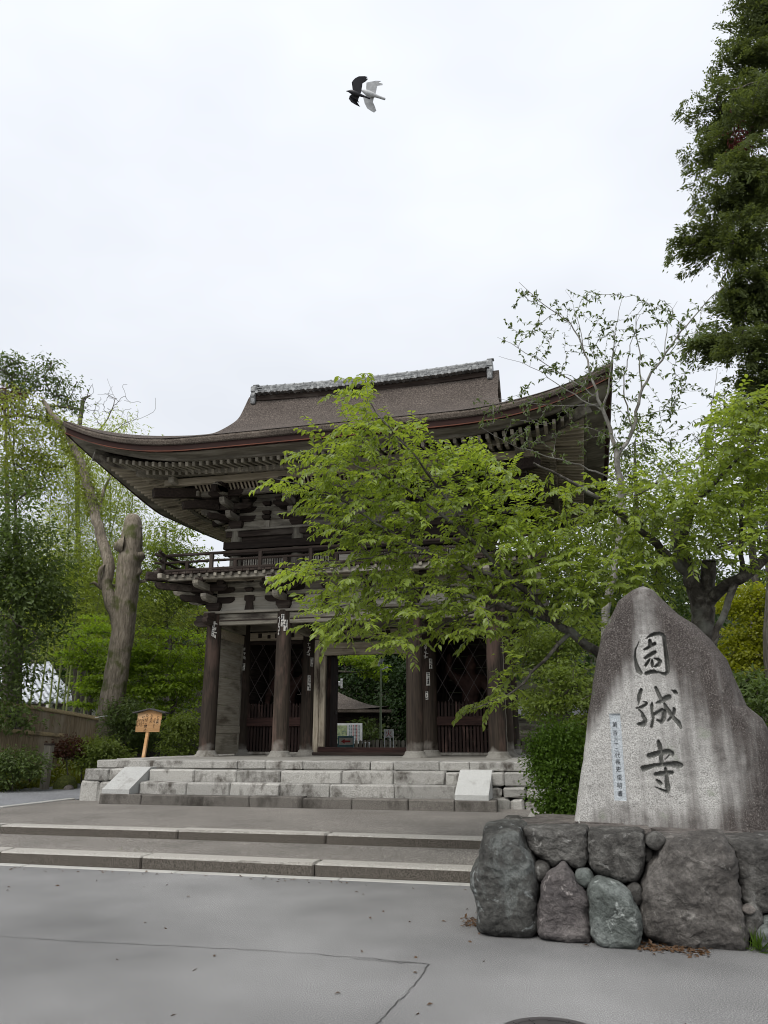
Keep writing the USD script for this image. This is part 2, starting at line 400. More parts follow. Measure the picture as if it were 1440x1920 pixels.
flat('lower_path', -14, 4.95, -9.62, -8.5, 0.146, 0.186, 'washed_aggregate')
flat('upper_path', -5.2, 5.3, -8.22, -3.7, 0.306, 0.312, 'washed_aggregate')
flat('gravel_lane', -13.6, -5.36, -8.22, 40, 0.285, 0.30, 'gravel')
# cracks in the asphalt: narrow ragged slits filled with dark grit
plain('crack_fill', (0.06, 0.058, 0.056), 0.95, 0.1)
for pts in ([(0, 1755), (130, 1764), (260, 1770), (420, 1778), (560, 1786), (700, 1797), (805, 1808)], [(805, 1808), (780, 1845), (745, 1880), (700, 1925)], [(660, 1797), (730, 1803), (800, 1806)]):
    P = np.array([at(u, v, Z=0.004) for u, v in pts])
    t = np.linspace(0, len(P) - 1, len(P) * 7)
    Q = np.stack([np.interp(t, np.arange(len(P)), P[:, k]) for k in range(3)], 1)
    Q[1:-1, :2] += rng.normal(0, 0.011, (len(Q) - 2, 2))
    d = np.gradient(Q, axis=0)
    s = np.stack([-d[:, 1], d[:, 0], 0 * d[:, 0]], 1)
    s /= np.linalg.norm(s, axis=1, keepdims=True)
    w = (0.0015 + 0.0035 * rng.random(len(Q)))[:, None]
    obj('crack', (np.vstack([Q - s * w, Q + s * w]), [(i, i + 1, len(Q) + i + 1, len(Q) + i) for i in range(len(Q) - 1)]), LOOKS['crack_fill'], road)

# gutter strip at the road edge, edging line of the upper path
g = thing('gutter_strip', (0, -10.03, 0), 'pale concrete gutter strip at the foot of the lowest stone kerb', 'gutter')
x = -14.0
while x < 4.7:
    L = 1.8 + 0.5 * rng.random()
    obj('slab', MB().span(x, min(x + L, 4.75) - 0.012, -10.10, -9.955, -0.05, 0.006 + 0.004 * rng.random(), 0.008), LOOKS['concrete'], g)
    x += L
g = thing('edging_strip', (-5.28, -5.5, 0.3), 'narrow white concrete edging between the paved forecourt and gravel lane', 'kerb')
y = -8.2
while y < -3.9:
    obj('slab', MB().span(-5.35, -5.21, y, y + 1.16, 0.2, 0.335, 0.012), LOOKS['concrete'], g)
    y += 1.17

# the two kerb steps
for (y0, y1, z0, z1, label, joints) in ((-9.95, -9.62, -0.05, 0.152, 'long granite kerb step nearest the road with grass tufts at its foot', (-14, -10.9, -7.9, -4.9, -1.9, 0.22, 2.55, 4.9)),
                                        (-8.52, -8.22, 0.1, 0.312, 'long granite kerb step between the two strips of washed aggregate paving', (-14, -11, -8, -5.6, -3.1, -0.05, 2.23, 4.9))):
    k = thing('kerb_step', (0, (y0 + y1) / 2, z0), label, 'step')
    for a, b in zip(joints[:-1], joints[1:]):
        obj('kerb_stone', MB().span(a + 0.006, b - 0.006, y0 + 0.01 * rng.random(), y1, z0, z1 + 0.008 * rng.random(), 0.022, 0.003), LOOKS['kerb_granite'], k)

# manhole cover in the road
mh = thing('manhole_cover', (5.52, -14.57, 0.0), 'round cast iron manhole cover in the asphalt at the very front', 'manhole cover')
obj('rim', MB().lathe([(0.26, -0.02), (0.31, -0.02), (0.31, 0.006), (0.30, 0.009), (0.29, 0.006), (0.26, 0.006)], (5.52, -14.57, 0), 48), LOOKS['dark_iron'], mh)
m = MB().lathe([(0.0, 0.004), (0.282, 0.004), (0.285, -0.02)], (5.52, -14.57, 0), 48)
for r in (0.08, 0.14, 0.20, 0.26):
    for q in range(int(r * 60)):
        a = q * 2 * PI / int(r * 60)
        m.box((5.52 + r * math.cos(a), -14.57 + r * math.sin(a), 0.006), (0.035, 0.014, 0.008), 0, a)
obj('lid', m, LOOKS['dark_iron'], mh)

# ------------------------------------------------------------------ stone platform and steps
PZ = 1.155
pf = thing('stone_platform', (0, 0.9, 0.3), 'granite block platform that carries the old gate', 'platform')


def row(parent, name, xs, y0, y1, z0, z1, material, bevel=0.02, jit=0.004):
    for a, b in zip(xs[:-1], xs[1:]):
        dz = rng.normal(0, 0.004)
        obj(name, MB().span(a + 0.005, b - 0.005, y0 + rng.normal(0, 0.006), y1, z0 + 0.004, z1 + dz, bevel, jit), LOOKS[material], parent)


def px(xs, y, Y):
    return [float(at(x, y, Y=Y)[0]) for x in xs]


row(pf, 'edge_stone', [-4.80] + px([445, 497, 567, 694, 737, 824], 1437, -3.5) + [3.6, 4.85], -3.5, -2.7, 0.975, PZ, 'granite')
row(pf, 'edge_stone', [-4.80, -3.6, -2.5, -1.2, 0.1, 1.4, 2.5, 3.7, 4.85], 4.9, 5.6, 0.975, PZ, 'granite')
for sx in (-1, 1):
    for a, b in zip([-2.69, -1.2, 0.3, 1.9, 3.4], [-1.2, 0.3, 1.9, 3.4, 4.89]):
        obj('edge_stone', MB().span(sx * 4.16, sx * 4.83, a + 0.005, b - 0.005, 0.98, PZ, 0.02, 0.004), LOOKS['granite'], pf)
obj('paving', MB().span(-4.15, 4.15, -2.68, 4.88, 0.9, PZ - 0.004), LOOKS['footing_stone'], pf)
row(pf, 'wall_stone', [-4.85] + px([203, 262], 1460, -3.85)[:1] + [-3.7], -3.85, -3.4, 0.72, 0.975, 'granite', 0.025)
row(pf, 'wall_stone', [3.95] + px([945], 1465, -3.85) + [4.97, 5.6], -3.85, -3.4, 0.72, 0.975, 'granite', 0.025)
row(pf, 'wall_stone', [-4.92, -4.45, -3.8], -3.86, -3.4, 0.25, 0.715, 'granite', 0.04, 0.008)
for a, b, c, d in ((3.95, 4.25, 0.52, 0.71), (4.26, 4.72, 0.50, 0.71), (4.73, 5.2, 0.47, 0.71), (5.21, 5.7, 0.5, 0.71), (3.95, 4.4, 0.25, 0.51), (4.41, 4.68, 0.25, 0.49), (4.69, 4.95, 0.25, 0.46), (4.96, 5.7, 0.25, 0.49)):
    obj('wall_stone', MB().span(a + .006, b - .006, -3.86 + 0.03 * rng.random(), -3.4, c, d, 0.045, 0.012), LOOKS['granite'], pf)
for sx in (-1, 1):
    for k, y in enumerate(np.arange(-3.39, 5.5, 1.1)):
        for z0, z1 in ((0.25, 0.6), (0.61, 0.97)):
            obj('wall_stone', MB().span(sx * 4.3, sx * 4.86, y + 0.006, y + 1.09, z0, z1, 0.04, 0.008), LOOKS['granite'], pf)
obj('core', MB().span(-4.2, 4.2, -3.38, 5.5, 0.2, 0.9), LOOKS['soil'], pf)

st = thing('stone_steps', (0, -4.2, 0.3), 'flight of granite steps with sloping cheek stones leading up to the gate', 'steps')
row(st, 'step_stone', px([185, 264, 467, 567, 660, 765, 852, 931], 1500, -4.55), -4.55, -4.21, 0.24, 0.505, 'granite_dark', 0.02)
row(st, 'step_stone', [-3.28] + px([349, 430, 524, 618, 739], 1482, -4.2) + [3.43], -4.2, -3.86, 0.45, 0.735, 'granite', 0.028, 0.005)
row(st, 'step_stone', [-3.28] + px([363, 443, 525, 640, 737, 834], 1458, -3.85) + [3.43], -3.85, -3.42, 0.70, 0.972, 'granite', 0.028, 0.005)
for x0, x1 in ((-3.93, -3.30), (3.45, 4.08)):
    v = [(x, y, z) for x in (x0, x1) for y, z in ((-4.53, 0.508), (-4.53, 0.60), (-3.75, 1.01), (-3.42, 1.01), (-3.42, 0.508))]
    obj('cheek_stone', trim := (np.array(v), trimesh.convex.convex_hull(np.array(v)).faces) if False else (lambda h: (h.vertices, h.faces))(trimesh.convex.convex_hull(np.array(v))), LOOKS['granite_clean'], st)

# ------------------------------------------------------------------ the gate
G = thing('temple_gate', (0, 2.13, PZ), 'two storey old timber temple gate with cypress bark roof and upper balcony', 'gate')
CX = (-3.846, -1.785, 1.785, 3.846)
CY = (0.0, 2.13, 4.26)
CT = 4.95
slips = []
for ry_ in CY:
    for cx_ in CX:
        c = obj('column', MB().lathe([(0.0, CT), (0.188, CT), (0.196, CT - 0.25), (0.208, 3.2), (0.214, 2.2), (0.216, PZ + 0.13)], (cx_, ry_, 0), 26), LOOKS['column_wood'], G, smooth=40)
        obj('base_stone', MB().lathe([(0.222, PZ + 0.15), (0.25, PZ + 0.13), (0.265, PZ + 0.07), (0.32, PZ + 0.025), (0.33, PZ - 0.01)], (cx_, ry_, 0), 26).lathe([(0, PZ + 0.145), (0.222, PZ + 0.148)], (cx_, ry_, 0), 26), LOOKS['footing_stone'], c, smooth=40)
        slips.append(c)


def slip(parent, cx_, z, w, h, ang, white=True, r=0.205, cy=0.0):
    """Paper slip pasted to a column's face, with its dark brush strokes."""
    a = math.radians(ang)
    o = np.array([cx_ + r * math.sin(a), cy - r * math.cos(a), z])
    n = np.array([math.sin(a), -math.cos(a), 0])
    s = np.array([math.cos(a), math.sin(a), 0])
    m = MB()
    q = MB()
    k = np.linspace(-0.5, 0.5, 5)
    V = []
    for u in k:
        b = a + u * w / r
        V += [(cx_ + (r + 0.004) * math.sin(b), cy - (r + 0.004) * math.cos(b), z + e) for e in (-h / 2, h / 2)]
    m.add(V, [(2 * i, 2 * i + 2, 2 * i + 3, 2 * i + 1) for i in range(4)])
    obj('paper_slip', m, LOOKS['paper' if white else 'old_paper'], parent)
    rows = max(2, int(h / w * 1.1))
    for i in range(rows):
        zc = z + h / 2 - (i + 0.5) * h / rows
        for _ in range(4):
            b = a + (rng.random() - 0.5) * w * 0.6 / r
            p = np.array([cx_ + (r + 0.007) * math.sin(b), cy - (r + 0.007) * math.cos(b), zc + (rng.random() - 0.5) * h / rows * 0.6])
            hor = rng.random() < 0.55
            q.box(p, (w * 0.55, 0.006, h / rows * 0.12) if hor else (w * 0.13, 0.006, h / rows * 0.7), 0, b)
    obj('slip_lettering', q, LOOKS['ink' if white else 'paper'], parent)


for (ci, z, w, h, ang, wh) in ((0, 4.46, 0.12, 0.44, 30, False), (0, 4.50, 0.06, 0.40, 18, True), (1, 4.66, 0.085, 0.33, 6, True), (1, 4.52, 0.10, 0.30, 30, True), (1, 4.52, 0.08, 0.5, -22, False),
                               (2, 4.72, 0.07, 0.35, -45, True), (5, 4.1, 0.11, 0.4, 14, False), (5, 3.15, 0.09, 0.42, 22, True), (5, 3.75, 0.08, 0.25, 40, True), (6, 4.0, 0.13, 0.5, -14, False), (6, 3.2, 0.11, 0.36, 0, True),
                               (6, 3.62, 0.09, 0.28, 22, True), (6, 2.75, 0.08, 0.22, -12, True), (4, 4.05, 0.10, 0.34, 22, False), (4, 3.65, 0.09, 0.2, 20, True), (4, 2.28, 0.08, 0.2, 8, True)):
    slip(slips[ci], CX[ci % 4], z, w, h, ang, wh, 0.207, CY[ci // 4])

# head tie beams with carved noses
nose = [(0, 0), (0.34, 0.0), (0.47, 0.06), (0.50, 0.14), (0.42, 0.2), (0.46, 0.27), (0.38, 0.31), (0, 0.31)]
for y_ in (0.0, 4.26):
    for a, b in zip(CX[:-1], CX[1:]):
        q = obj('tie_beam', MB().span(a + 0.16, b - 0.16, y_ - 0.085, y_ + 0.085, 4.60, 4.90, 0.015), LOOKS['grey_wood_x'], G)
        obj('batten', MB().span(a + 0.19, b - 0.19, y_ - 0.10, y_ - 0.088, 4.70, 4.735, 0.004), LOOKS['dark_wood_x'], q)
    for sx in (-1, 1):
        obj('beam_nose', MB().prism(nose, (sx * 3.95, y_ - 0.07, 4.58), (sx, 0, 0), (0, 0, 1), (0, 0.14, 0)), LOOKS['dark_wood_x'], G)
for x_ in (CX[0], CX[3]):
    for a, b in zip(CY[:-1], CY[1:]):
        obj('tie_beam', MB().span(x_ - 0.085, x_ + 0.085, a + 0.16, b - 0.16, 4.60, 4.90, 0.015), LOOKS['grey_wood_y'], G)
    obj('beam_nose', MB().prism(nose, (x_ - 0.07, -0.12, 4.58), (0, -1, 0), (0, 0, 1), (0.14, 0, 0)), LOOKS['dark_wood_y'], G)
for x_ in (CX[1], CX[2]):
    for a, b in zip(CY[:-1], CY[1:]):
        obj('tie_beam', MB().span(x_ - 0.075, x_ + 0.075, a + 0.15, b - 0.15, 4.48, 4.76, 0.015), LOOKS['grey_wood_y'], G)
# side boarding between the front and middle columns
for x_ in (CX[0], CX[3]):
    for (z0, z1) in ((1.19, 1.74), (1.96, 2.50), (2.505, 3.25), (3.255, 4.02), (4.025, 4.30)):
        obj('wall_plank', MB().span(x_ - 0.03, x_ + 0.03 + 0.006 * rng.random(), 0.2, 1.93, z0 + 0.004, z1 - 0.004, 0.008), LOOKS['pale_wood_y'], G)
    obj('wall_rail', MB().span(x_ - 0.06, x_ + 0.06, 0.19, 1.94, 1.745, 1.955, 0.012), LOOKS['pale_wood_y'], G)
    obj('wall_rail', MB().span(x_ - 0.055, x_ + 0.055, 0.19, 1.94, 4.305, 4.56, 0.012), LOOKS['pale_wood_x'], G)
    obj('jamb', MB().span(x_ - 0.055, x_ + 0.055, 1.84, 1.925, 1.2, 4.30, 0.01), LOOKS['grey_wood_z'], G)
# front rail above middle row, spotted with pasted slips
for a, b in zip(CX[:-1], CX[1:]):
    r = obj('upper_rail', MB().span(a + 0.18, b - 0.18, 2.05, 2.21, 4.42, 4.66, 0.012), LOOKS['pale_wood_x'], G)
    n_ = 5 if b - a < 3 else 13
    for i in range(n_):
        w = 0.05 + 0.12 * rng.random()
        xx = a + 0.32 + (b - a - 0.64) * (i + 0.2 + 0.5 * rng.random()) / n_
        obj('paper_slip', MB().box((xx, 2.046, 4.54 + rng.normal(0, 0.012)), (w, 0.006, 0.10 + 0.05 * rng.random())), LOOKS['old_paper'], r)
    obj('upper_rail', MB().span(a + 0.17, b - 0.17, 2.03, 2.23, 4.70, 4.94, 0.015), LOOKS['worn_wood_x'], G)
# ceiling of the ground storey
for k, y in enumerate(np.arange(-0.05, 4.3, 0.3)):
    obj('ceiling_board', MB().span(-3.9, 3.9, y, y + 0.296, 4.965, 4.99), LOOKS['dark_wood_x'], G)
# guardian cages
for a, b in ((CX[0], CX[1]), (CX[2], CX[3])):
    lo, hi = a + 0.2, b - 0.2
    obj('cage_rail', MB().span(lo, hi, 2.05, 2.21, 1.95, 2.19, 0.012), LOOKS['red_wood_x'], G)
    obj('cage_rail', MB().span(lo, hi, 2.06, 2.20, 1.16, 1.24, 0.012), LOOKS['footing_stone'], G)
    obj('cage_rail', MB().span(lo, hi, 2.06, 2.20, 4.30, 4.415, 0.012), LOOKS['dark_wood_x'], G)
    n_ = 17
    for i in range(n_):
        x = lo + 0.05 + (hi - lo - 0.1) * i / (n_ - 1)
        obj('cage_slat', MB().span(x - 0.034, x + 0.034, 2.11, 2.15, 1.24, 1.95, 0.006), LOOKS['red_wood_z'], G)
        obj('cage_picket', MB().prism([(-0.03, 0), (0.03, 0), (0.03, 0.36), (0, 0.42), (-0.03, 0.36)], (x, 2.11, 2.19), (1, 0, 0), (0, 0, 1), (0, 0.035, 0)), LOOKS['red_wood_z'], G)
    m = MB()
    H = 1.75
    for s in (-1, 1):
        for k in np.arange(-2.2, 2.6, 0.44):
            x0, z0, x1, z1 = (lo + hi) / 2 + k - s * H * 0.29, 2.6, (lo + hi) / 2 + k + s * H * 0.29, 2.6 + H
            t = sorted([(lo - x0) / (x1 - x0), (hi - x0) / (x1 - x0)])
            t0, t1 = max(0, t[0]), min(1, t[1])
            if t1 - t0 > 0.05:
                m.beam((x0 + (x1 - x0) * t0, 2.13 + 0.006 * s, z0 + H * t0), (x0 + (x1 - x0) * t1, 2.13 + 0.006 * s, z0 + H * t1), 0.010, 0.010)
    obj('lattice', m, LOOKS['wire'], G)
    for z in np.arange(1.16, 4.9, 0.36):
        obj('wall_plank', MB().span(lo, hi, 4.23, 4.29, z, z + 0.352, 0.006), LOOKS['dark_wood_x'], G)
        for x_ in (a, b):
            obj('wall_plank', MB().span(x_ - 0.03, x_ + 0.03, 2.33, 4.07, z, z + 0.352, 0.006), LOOKS['dark_wood_y'], G)
# doorway in the middle row
for sx in (-1, 1):
    obj('door_post', MB().span(sx * 1.44, sx * 1.60, 2.03, 2.23, PZ, 4.40, 0.012), LOOKS['pale_wood_z'], G)
    obj('door_post', MB().span(sx * 1.272, sx * 1.435, 2.06, 2.21, 1.38, 3.93, 0.012), LOOKS['pale_wood_z'], G)
    d = obj('door', MB().span(sx * 1.19, sx * 1.265, 2.26, 3.02, 1.30, 3.95, 0.01), LOOKS['red_wood_z'], G)
    for k in range(3):
        obj('door_board', MB().span(sx * 1.165, sx * 1.188, 2.28 + k * 0.25, 2.525 + k * 0.25, 1.32, 3.93, 0.006), LOOKS['red_wood_z'], d)
    obj('bolt', MB().box((sx * 1.155, 2.8, 2.35), (0.02, 0.05, 0.10), 0.006), LOOKS['dark_iron'], d)
obj('lintel', MB().span(-1.43, 1.43, 2.04, 2.22, 3.94, 4.12, 0.015), LOOKS['pale_wood_x'], G)
obj('lintel', MB().span(-1.43, 1.43, 2.02, 2.24, 4.125, 4.30, 0.015), LOOKS['pale_wood_x'], G)
obj('threshold', MB().span(-1.43, 1.43, 2.00, 2.26, 1.17, 1.37, 0.015), LOOKS['red_wood_x'], G)
obj('floor_beam', MB().span(-1.56, 1.56, 1.9, 1.99, PZ, 1.24, 0.012), LOOKS['dark_wood_x'], G)


def arm_poly(L, h=0.17):
    c = min(0.16, L * 0.2)
    return [(-L / 2 + c, 0), (L / 2 - c, 0), (L / 2 - c * 0.45, h * 0.12), (L / 2, h * 0.5), (L / 2, h), (-L / 2, h), (-L / 2, h * 0.5), (-L / 2 + c * 0.45, h * 0.12)]


def block(m, c, s=0.22, h=0.12):
    """Bearing block: square top, hollow-chamfered foot."""
    x, y, z = c
    a, b = s / 2, s / 2 * 0.68
    v = [(x + i * b, y + j * b, z) for i in (-1, 1) for j in (-1, 1)] + [(x + i * a, y + j * a, z + h * 0.5) for i in (-1, 1) for j in (-1, 1)] + [(x + i * a, y + j * a, z + h) for i in (-1, 1) for j in (-1, 1)]
    hh = trimesh.convex.convex_hull(np.array(v))
    return m.add(hh.vertices, hh.faces)


def bracket(x, y, z0, steps, reach, outs, arm='dark_wood_x', big=0.40):
    """A stepped bracket cluster on a column head."""
    m = MB()
    block(m, (x, y, z0), big, 0.22)
    main = obj('bracket_set', m, LOOKS[arm], G)
    z = z0 + 0.22
    bl = []
    for k in range(1, steps + 1):
        for (ox, oy) in outs:
            diag = abs(ox) + abs(oy) > 1.5
            o = np.array([ox, oy], float) * (1 if not diag else 1.0)
            u = o / np.linalg.norm(o)
            s = np.array([-u[1], u[0]])
            R = reach * k * np.linalg.norm(o)
            # projecting arm with rounded tip
            L = R + 0.30
            poly = [(-0.25, 0), (L - 0.14, 0), (L - 0.05, 0.03), (L, 0.09), (L, 0.17), (-0.25, 0.17)]
            obj('bracket_arm', MB().prism(poly, (x - s[0] * 0.075, y - s[1] * 0.075, z), (u[0], u[1], 0), (0, 0, 1), (s[0] * 0.15, s[1] * 0.15, 0)), LOOKS['worn_wood_y' if not diag else 'dark_wood_y'], main)
            if not diag:
                Lc = 0.95 + 0.12 * (steps - k)
                cx_, cy_ = x + u[0] * R, y + u[1] * R
                if k < steps:
                    obj('bracket_arm', MB().prism(arm_poly(Lc), (cx_ - u[0] * 0.07, cy_ - u[1] * 0.07, z + 0.27), (s[0], s[1], 0), (0, 0, 1), (u[0] * 0.14, u[1] * 0.14, 0)), LOOKS[arm], main)
                spots = [(cx_, cy_, 0.22)]
                if k > 1:
                    for e in (-1, 1):
                        p = np.array([x, y]) + u * reach * (k - 1) + s * e * (Lc / 2 - 0.1)
                        spots.append((p[0], p[1], 0.20))
                for a_, b_, s_ in spots:
                    obj('bearing_block', block(MB(), (a_, b_, z + 0.17), s_, 0.10), LOOKS['dark_wood_x'], main)
        # arm on the wall line
        obj('bracket_arm', MB().prism(arm_poly(1.15 - 0.0 * k), (x, y - 0.08, z) if abs(outs[0][1]) else (x - 0.08, y, z), (1, 0, 0) if abs(outs[0][1]) else (0, 1, 0), (0, 0, 1), (0, 0.16, 0) if abs(outs[0][1]) else (0.16, 0, 0)), LOOKS['dark_wood_x'], main)
        z += 0.27
    return main


# ---- waist brackets under the balcony
BZ = 4.99
obj('wall_plate', MB().span(-4.10, 4.10, -0.17, 0.17, 4.915, 4.985, 0.01), LOOKS['worn_wood_x'], G)
for sx in (-1, 1):
    obj('wall_plate', MB().span(sx * 3.68, sx * 4.02, 0.18, 4.4, 4.916, 4.984, 0.01), LOOKS['worn_wood_y'], G)
for cx_ in CX:
    corner = abs(cx_) > 3
    sx = math.copysign(1, cx_)
    bracket(cx_, 0.0, BZ, 2, 0.50, [(0, -1)] + ([(sx, 0), (sx, -1)] if corner else []))
for sx in (-1, 1):
    for y_ in (2.13, 4.26):
        bracket(sx * 3.846, y_, BZ, 2, 0.50, [(sx, 0)])
bays = list(zip(CX[:-1], CX[1:]))
for a, b in bays:
    wide = b - a > 3
    xs = [a + 0.1] + ([(a + b) / 2] if not wide else [a + (b - a) / 3, b - (b - a) / 3]) + [b - 0.1]
    for x in xs[1:-1]:
        obj('strut', MB().prism([(-0.13, 0), (0.13, 0), (0.095, 0.25), (0.15, 0.28), (0.15, 0.42), (-0.15, 0.42), (-0.15, 0.28), (-0.095, 0.25)], (x, -0.075, 4.99), (1, 0, 0), (0, 0, 1), (0, 0.1, 0)), LOOKS['dark_wood_z'], G)
    for p, q in zip(xs[:-1], xs[1:]):
        obj('wall_panel', MB().span(p + 0.02, q - 0.02, -0.02, 0.03, 4.99, 5.37), LOOKS['white_panel'], G)
    for zz, hh, mt in ((5.375, 0.13, 'grey_wood_x'), (5.62, 0.15, 'grey_wood_x')):
        obj('wall_beam', MB().span(a + 0.05, b - 0.05, -0.07, 0.07, zz, zz + hh, 0.012), LOOKS[mt], G)
    obj('wall_panel', MB().span(a + 0.03, b - 0.03, -0.03, 0.02, 5.506, 5.618), LOOKS['worn_wood_x'], G)
    for x in xs[1:-1]:
        for zz in (5.51, 5.775):
            q = MB()
            block(q, (x, -0.07, zz), 0.22, 0.10)
            obj('bearing_block', q, LOOKS['dark_wood_x'], G)
    obj('wall_panel', MB().span(a + 0.03, b - 0.03, -0.04, 0.01, 5.772, 5.88), LOOKS['grey_wood_x'], G)
for sx in (-1, 1):
    for a, b in zip(CY[:-1], CY[1:]):
        obj('wall_panel', MB().span(sx * 3.82, sx * 3.86, a + 0.05, b - 0.05, 4.99, 5.88), LOOKS['grey_wood_y'], G)
        for zz in (5.375, 5.62):
            obj('wall_beam', MB().span(sx * 3.77, sx * 3.93, a + 0.05, b - 0.05, zz, zz + 0.14, 0.012), LOOKS['grey_wood_y'], G)

# ---- balcony
OV = 1.14
BX, BY0, BY1 = 3.846 + OV, -OV, 4.26 + OV
q = obj('balcony_beam', MB().span(-BX - 0.28, BX + 0.28, BY0 + 0.06, BY0 + 0.20, 5.70, 5.85, 0.015), LOOKS['worn_wood_x'], G)
obj('balcony_beam', MB().span(-BX + 0.2, BX - 0.2, BY0 + 0.58, BY0 + 0.70, 5.74, 5.86, 0.012), LOOKS['pale_wood_x'], G)
for sx in (-1, 1):
    obj('balcony_beam', MB().span(sx * (BX - 0.20), sx * (BX - 0.06), BY0 - 0.25, BY1 + 0.25, 5.72, 5.855, 0.015), LOOKS['worn_wood_y'], G)
    c = np.array([sx * (BX + 0.26), BY0 - 0.26, 5.80])
    obj('corner_beam', MB().beam((sx * 3.9, -0.05, 5.80), c, 0.20, 0.22, 0.015), LOOKS['dark_wood_y'], G)
xs = np.arange(-BX - 0.04, BX, 0.205)
for x in xs:
    obj('floor_plank', MB().span(x + 0.006, x + 0.199, BY0 - 0.04, 0.0, 5.86, 5.915, 0.006), LOOKS['dark_wood_y'], G)
    obj('plank_end', MB().span(x + 0.03, x + 0.175, BY0 - 0.005, BY0 + 0.5, 5.815 + 0.037, 5.858), LOOKS['grey_wood_y'], G) if False else None
for sx in (-1, 1):
    for y in np.arange(0.01, BY1, 0.205):
        obj('floor_plank', MB().span(sx * (3.7), sx * (BX + 0.04), y + 0.004, y + 0.199, 5.86, 5.915, 0.006), LOOKS['dark_wood_x'], G)
m = MB()
for x in np.arange(-BX, BX + 0.01, 0.232):
    obj('joist', MB().span(x - 0.035, x + 0.035, BY0 + 0.0, -0.1, 5.79 if False else 5.852 - 0.002, 5.859) if False else MB().span(x - 0.04, x + 0.04, BY0 - 0.02, BY0 + 0.055, 5.765, 5.857, 0.006), LOOKS['grey_wood_y'], G)
# railing with crossing, upturned rail ends
RY = BY0 + 0.06
RX_ = BX - 0.06
ext = 0.28


def rail(p0, p1, r, z, up, name, lookm):
    """One rail; its two ends run past the corner post and curve upward."""
    p0, p1 = np.array(p0, float), np.array(p1, float)
    d = (p1 - p0) / np.linalg.norm(p1 - p0)
    L = np.linalg.norm(p1 - p0)
    s = np.concatenate([np.linspace(-ext, 0, 5)[:-1], np.linspace(0, L, 4), np.linspace(L, L + ext, 5)[1:]])
    zz = z + up * (np.clip(-s, 0, 1) / ext) ** 2 + up * (np.clip(s - L, 0, 1) / ext) ** 2
    P = np.stack([p0[0] + d[0] * s, p0[1] + d[1] * s, zz], 1)
    obj(name, MB().tube(P, r, 8), LOOKS[lookm], G, smooth=50)


for z, r, up in ((6.40, 0.045, 0.07), (6.20, 0.036, 0.03), (5.965, 0.05, 0.0)):
    rail((-RX_, RY), (RX_, RY), r, z, up, 'rail', 'dark_wood_x')
    rail((-RX_, BY1 - .06), (RX_, BY1 - .06), r, z, up, 'rail', 'dark_wood_x')
    for sx in (-1, 1):
        rail((sx * RX_, RY), (sx * RX_, BY1 - 0.06), r, z + 0.012, up, 'rail', 'dark_wood_y')
for i, x in enumerate(np.linspace(-RX_, RX_, 15)):
    top = 6.38 if i % 2 == 0 else 6.18
    obj('rail_post', MB().span(x - 0.05, x + 0.05, RY - 0.045, RY + 0.045, 5.92, top, 0.008), LOOKS['dark_wood_z'], G)
    obj('rail_post', MB().span(x - 0.05, x + 0.05, BY1 - 0.105, BY1 - 0.015, 5.92, top, 0.008), LOOKS['dark_wood_z'], G)
for sx in (-1, 1):
    for i, y in enumerate(np.linspace(RY, BY1 - 0.06, 9)[1:-1]):
        obj('rail_post', MB().span(sx * RX_ - 0.045, sx * RX_ + 0.045, y - 0.05, y + 0.05, 5.92, 6.18 if i % 2 == 0 else 6.38, 0.008), LOOKS['dark_wood_z'], G)

# ---- upper storey
UX = (-3.46, -1.60, 1.60, 3.46)
UY = (0.32, 2.13, 3.94)
UT = 7.40
for y_ in UY:
    for x_ in UX:
        if y_ == UY[1] and abs(x_) < 2:
            continue
        obj('upper_column', MB().lathe([(0, UT), (0.165, UT), (0.18, 6.6), (0.18, 5.9)], (x_, y_, 0), 22), LOOKS['grey_wood_z'], G, smooth=40)
for a, b in zip(UX[:-1], UX[1:]):
    for y_, s in ((UY[0], -1), (UY[2], 1)):
        obj('upper_wall', MB().span(a, b, y_ - 0.03, y_ + 0.03, 5.9, 7.45), LOOKS['dark_wood_x'], G)
        if s < 0:
            w = obj('window', MB().span(a + 0.26, b - 0.26, y_ - 0.06, y_ - 0.032, 6.02, 6.58), LOOKS['white_panel'], G)
            k_ = int((b - a - 0.5) / 0.075)
            mm = MB()
            for i in range(k_):
                x = a + 0.28 + (b - a - 0.56) * (i + 0.5) / k_
                if b - a > 3 and (abs(x) < 0.5):
                    continue
                mm.span(x - 0.014, x + 0.014, y_ - 0.075, y_ - 0.063, 6.0, 6.6)
            obj('window_bars', mm, LOOKS['dark_wood_z'], w)
            if b - a > 3:
                for x in (-0.52, 0.52):
                    obj('window_post', MB().span(x - 0.09, x + 0.09, y_ - 0.09, y_ - 0.062, 5.95, 6.62, 0.006), LOOKS['dark_wood_z'], w)
nx = UX[3] + 0.30
for (z0, z1, d) in ((5.92, 6.02, 0.24), (6.60, 6.72, 0.24), (6.78, 6.99, 0.27), (7.16, 7.33, 0.14)):
    obj('rail_beam', MB().span(-nx, nx, UY[0] - d, UY[0] + 0.0 - 0.10, z0, z1, 0.014), LOOKS['dark_wood_x'], G)
    for sx in (-1, 1):
        obj('rail_beam', MB().span(sx * (UX[3] + 0.10), sx * (UX[3] + d), UY[0] - 0.095, UY[2] + 0.3, z0 + 0.004, z1 - 0.004, 0.014), LOOKS['dark_wood_y'], G)
for sx in (-1, 1):
    obj('upper_wall', MB().span(sx * (UX[3] - 0.03), sx * (UX[3] + 0.03), UY[0], UY[2], 5.9, 8.4), LOOKS['dark_wood_y'], G)
obj('wall_plate', MB().span(-nx, nx, UY[0] - 0.18, UY[0] + 0.18, 7.34, 7.405, 0.01), LOOKS['worn_wood_x'], G)
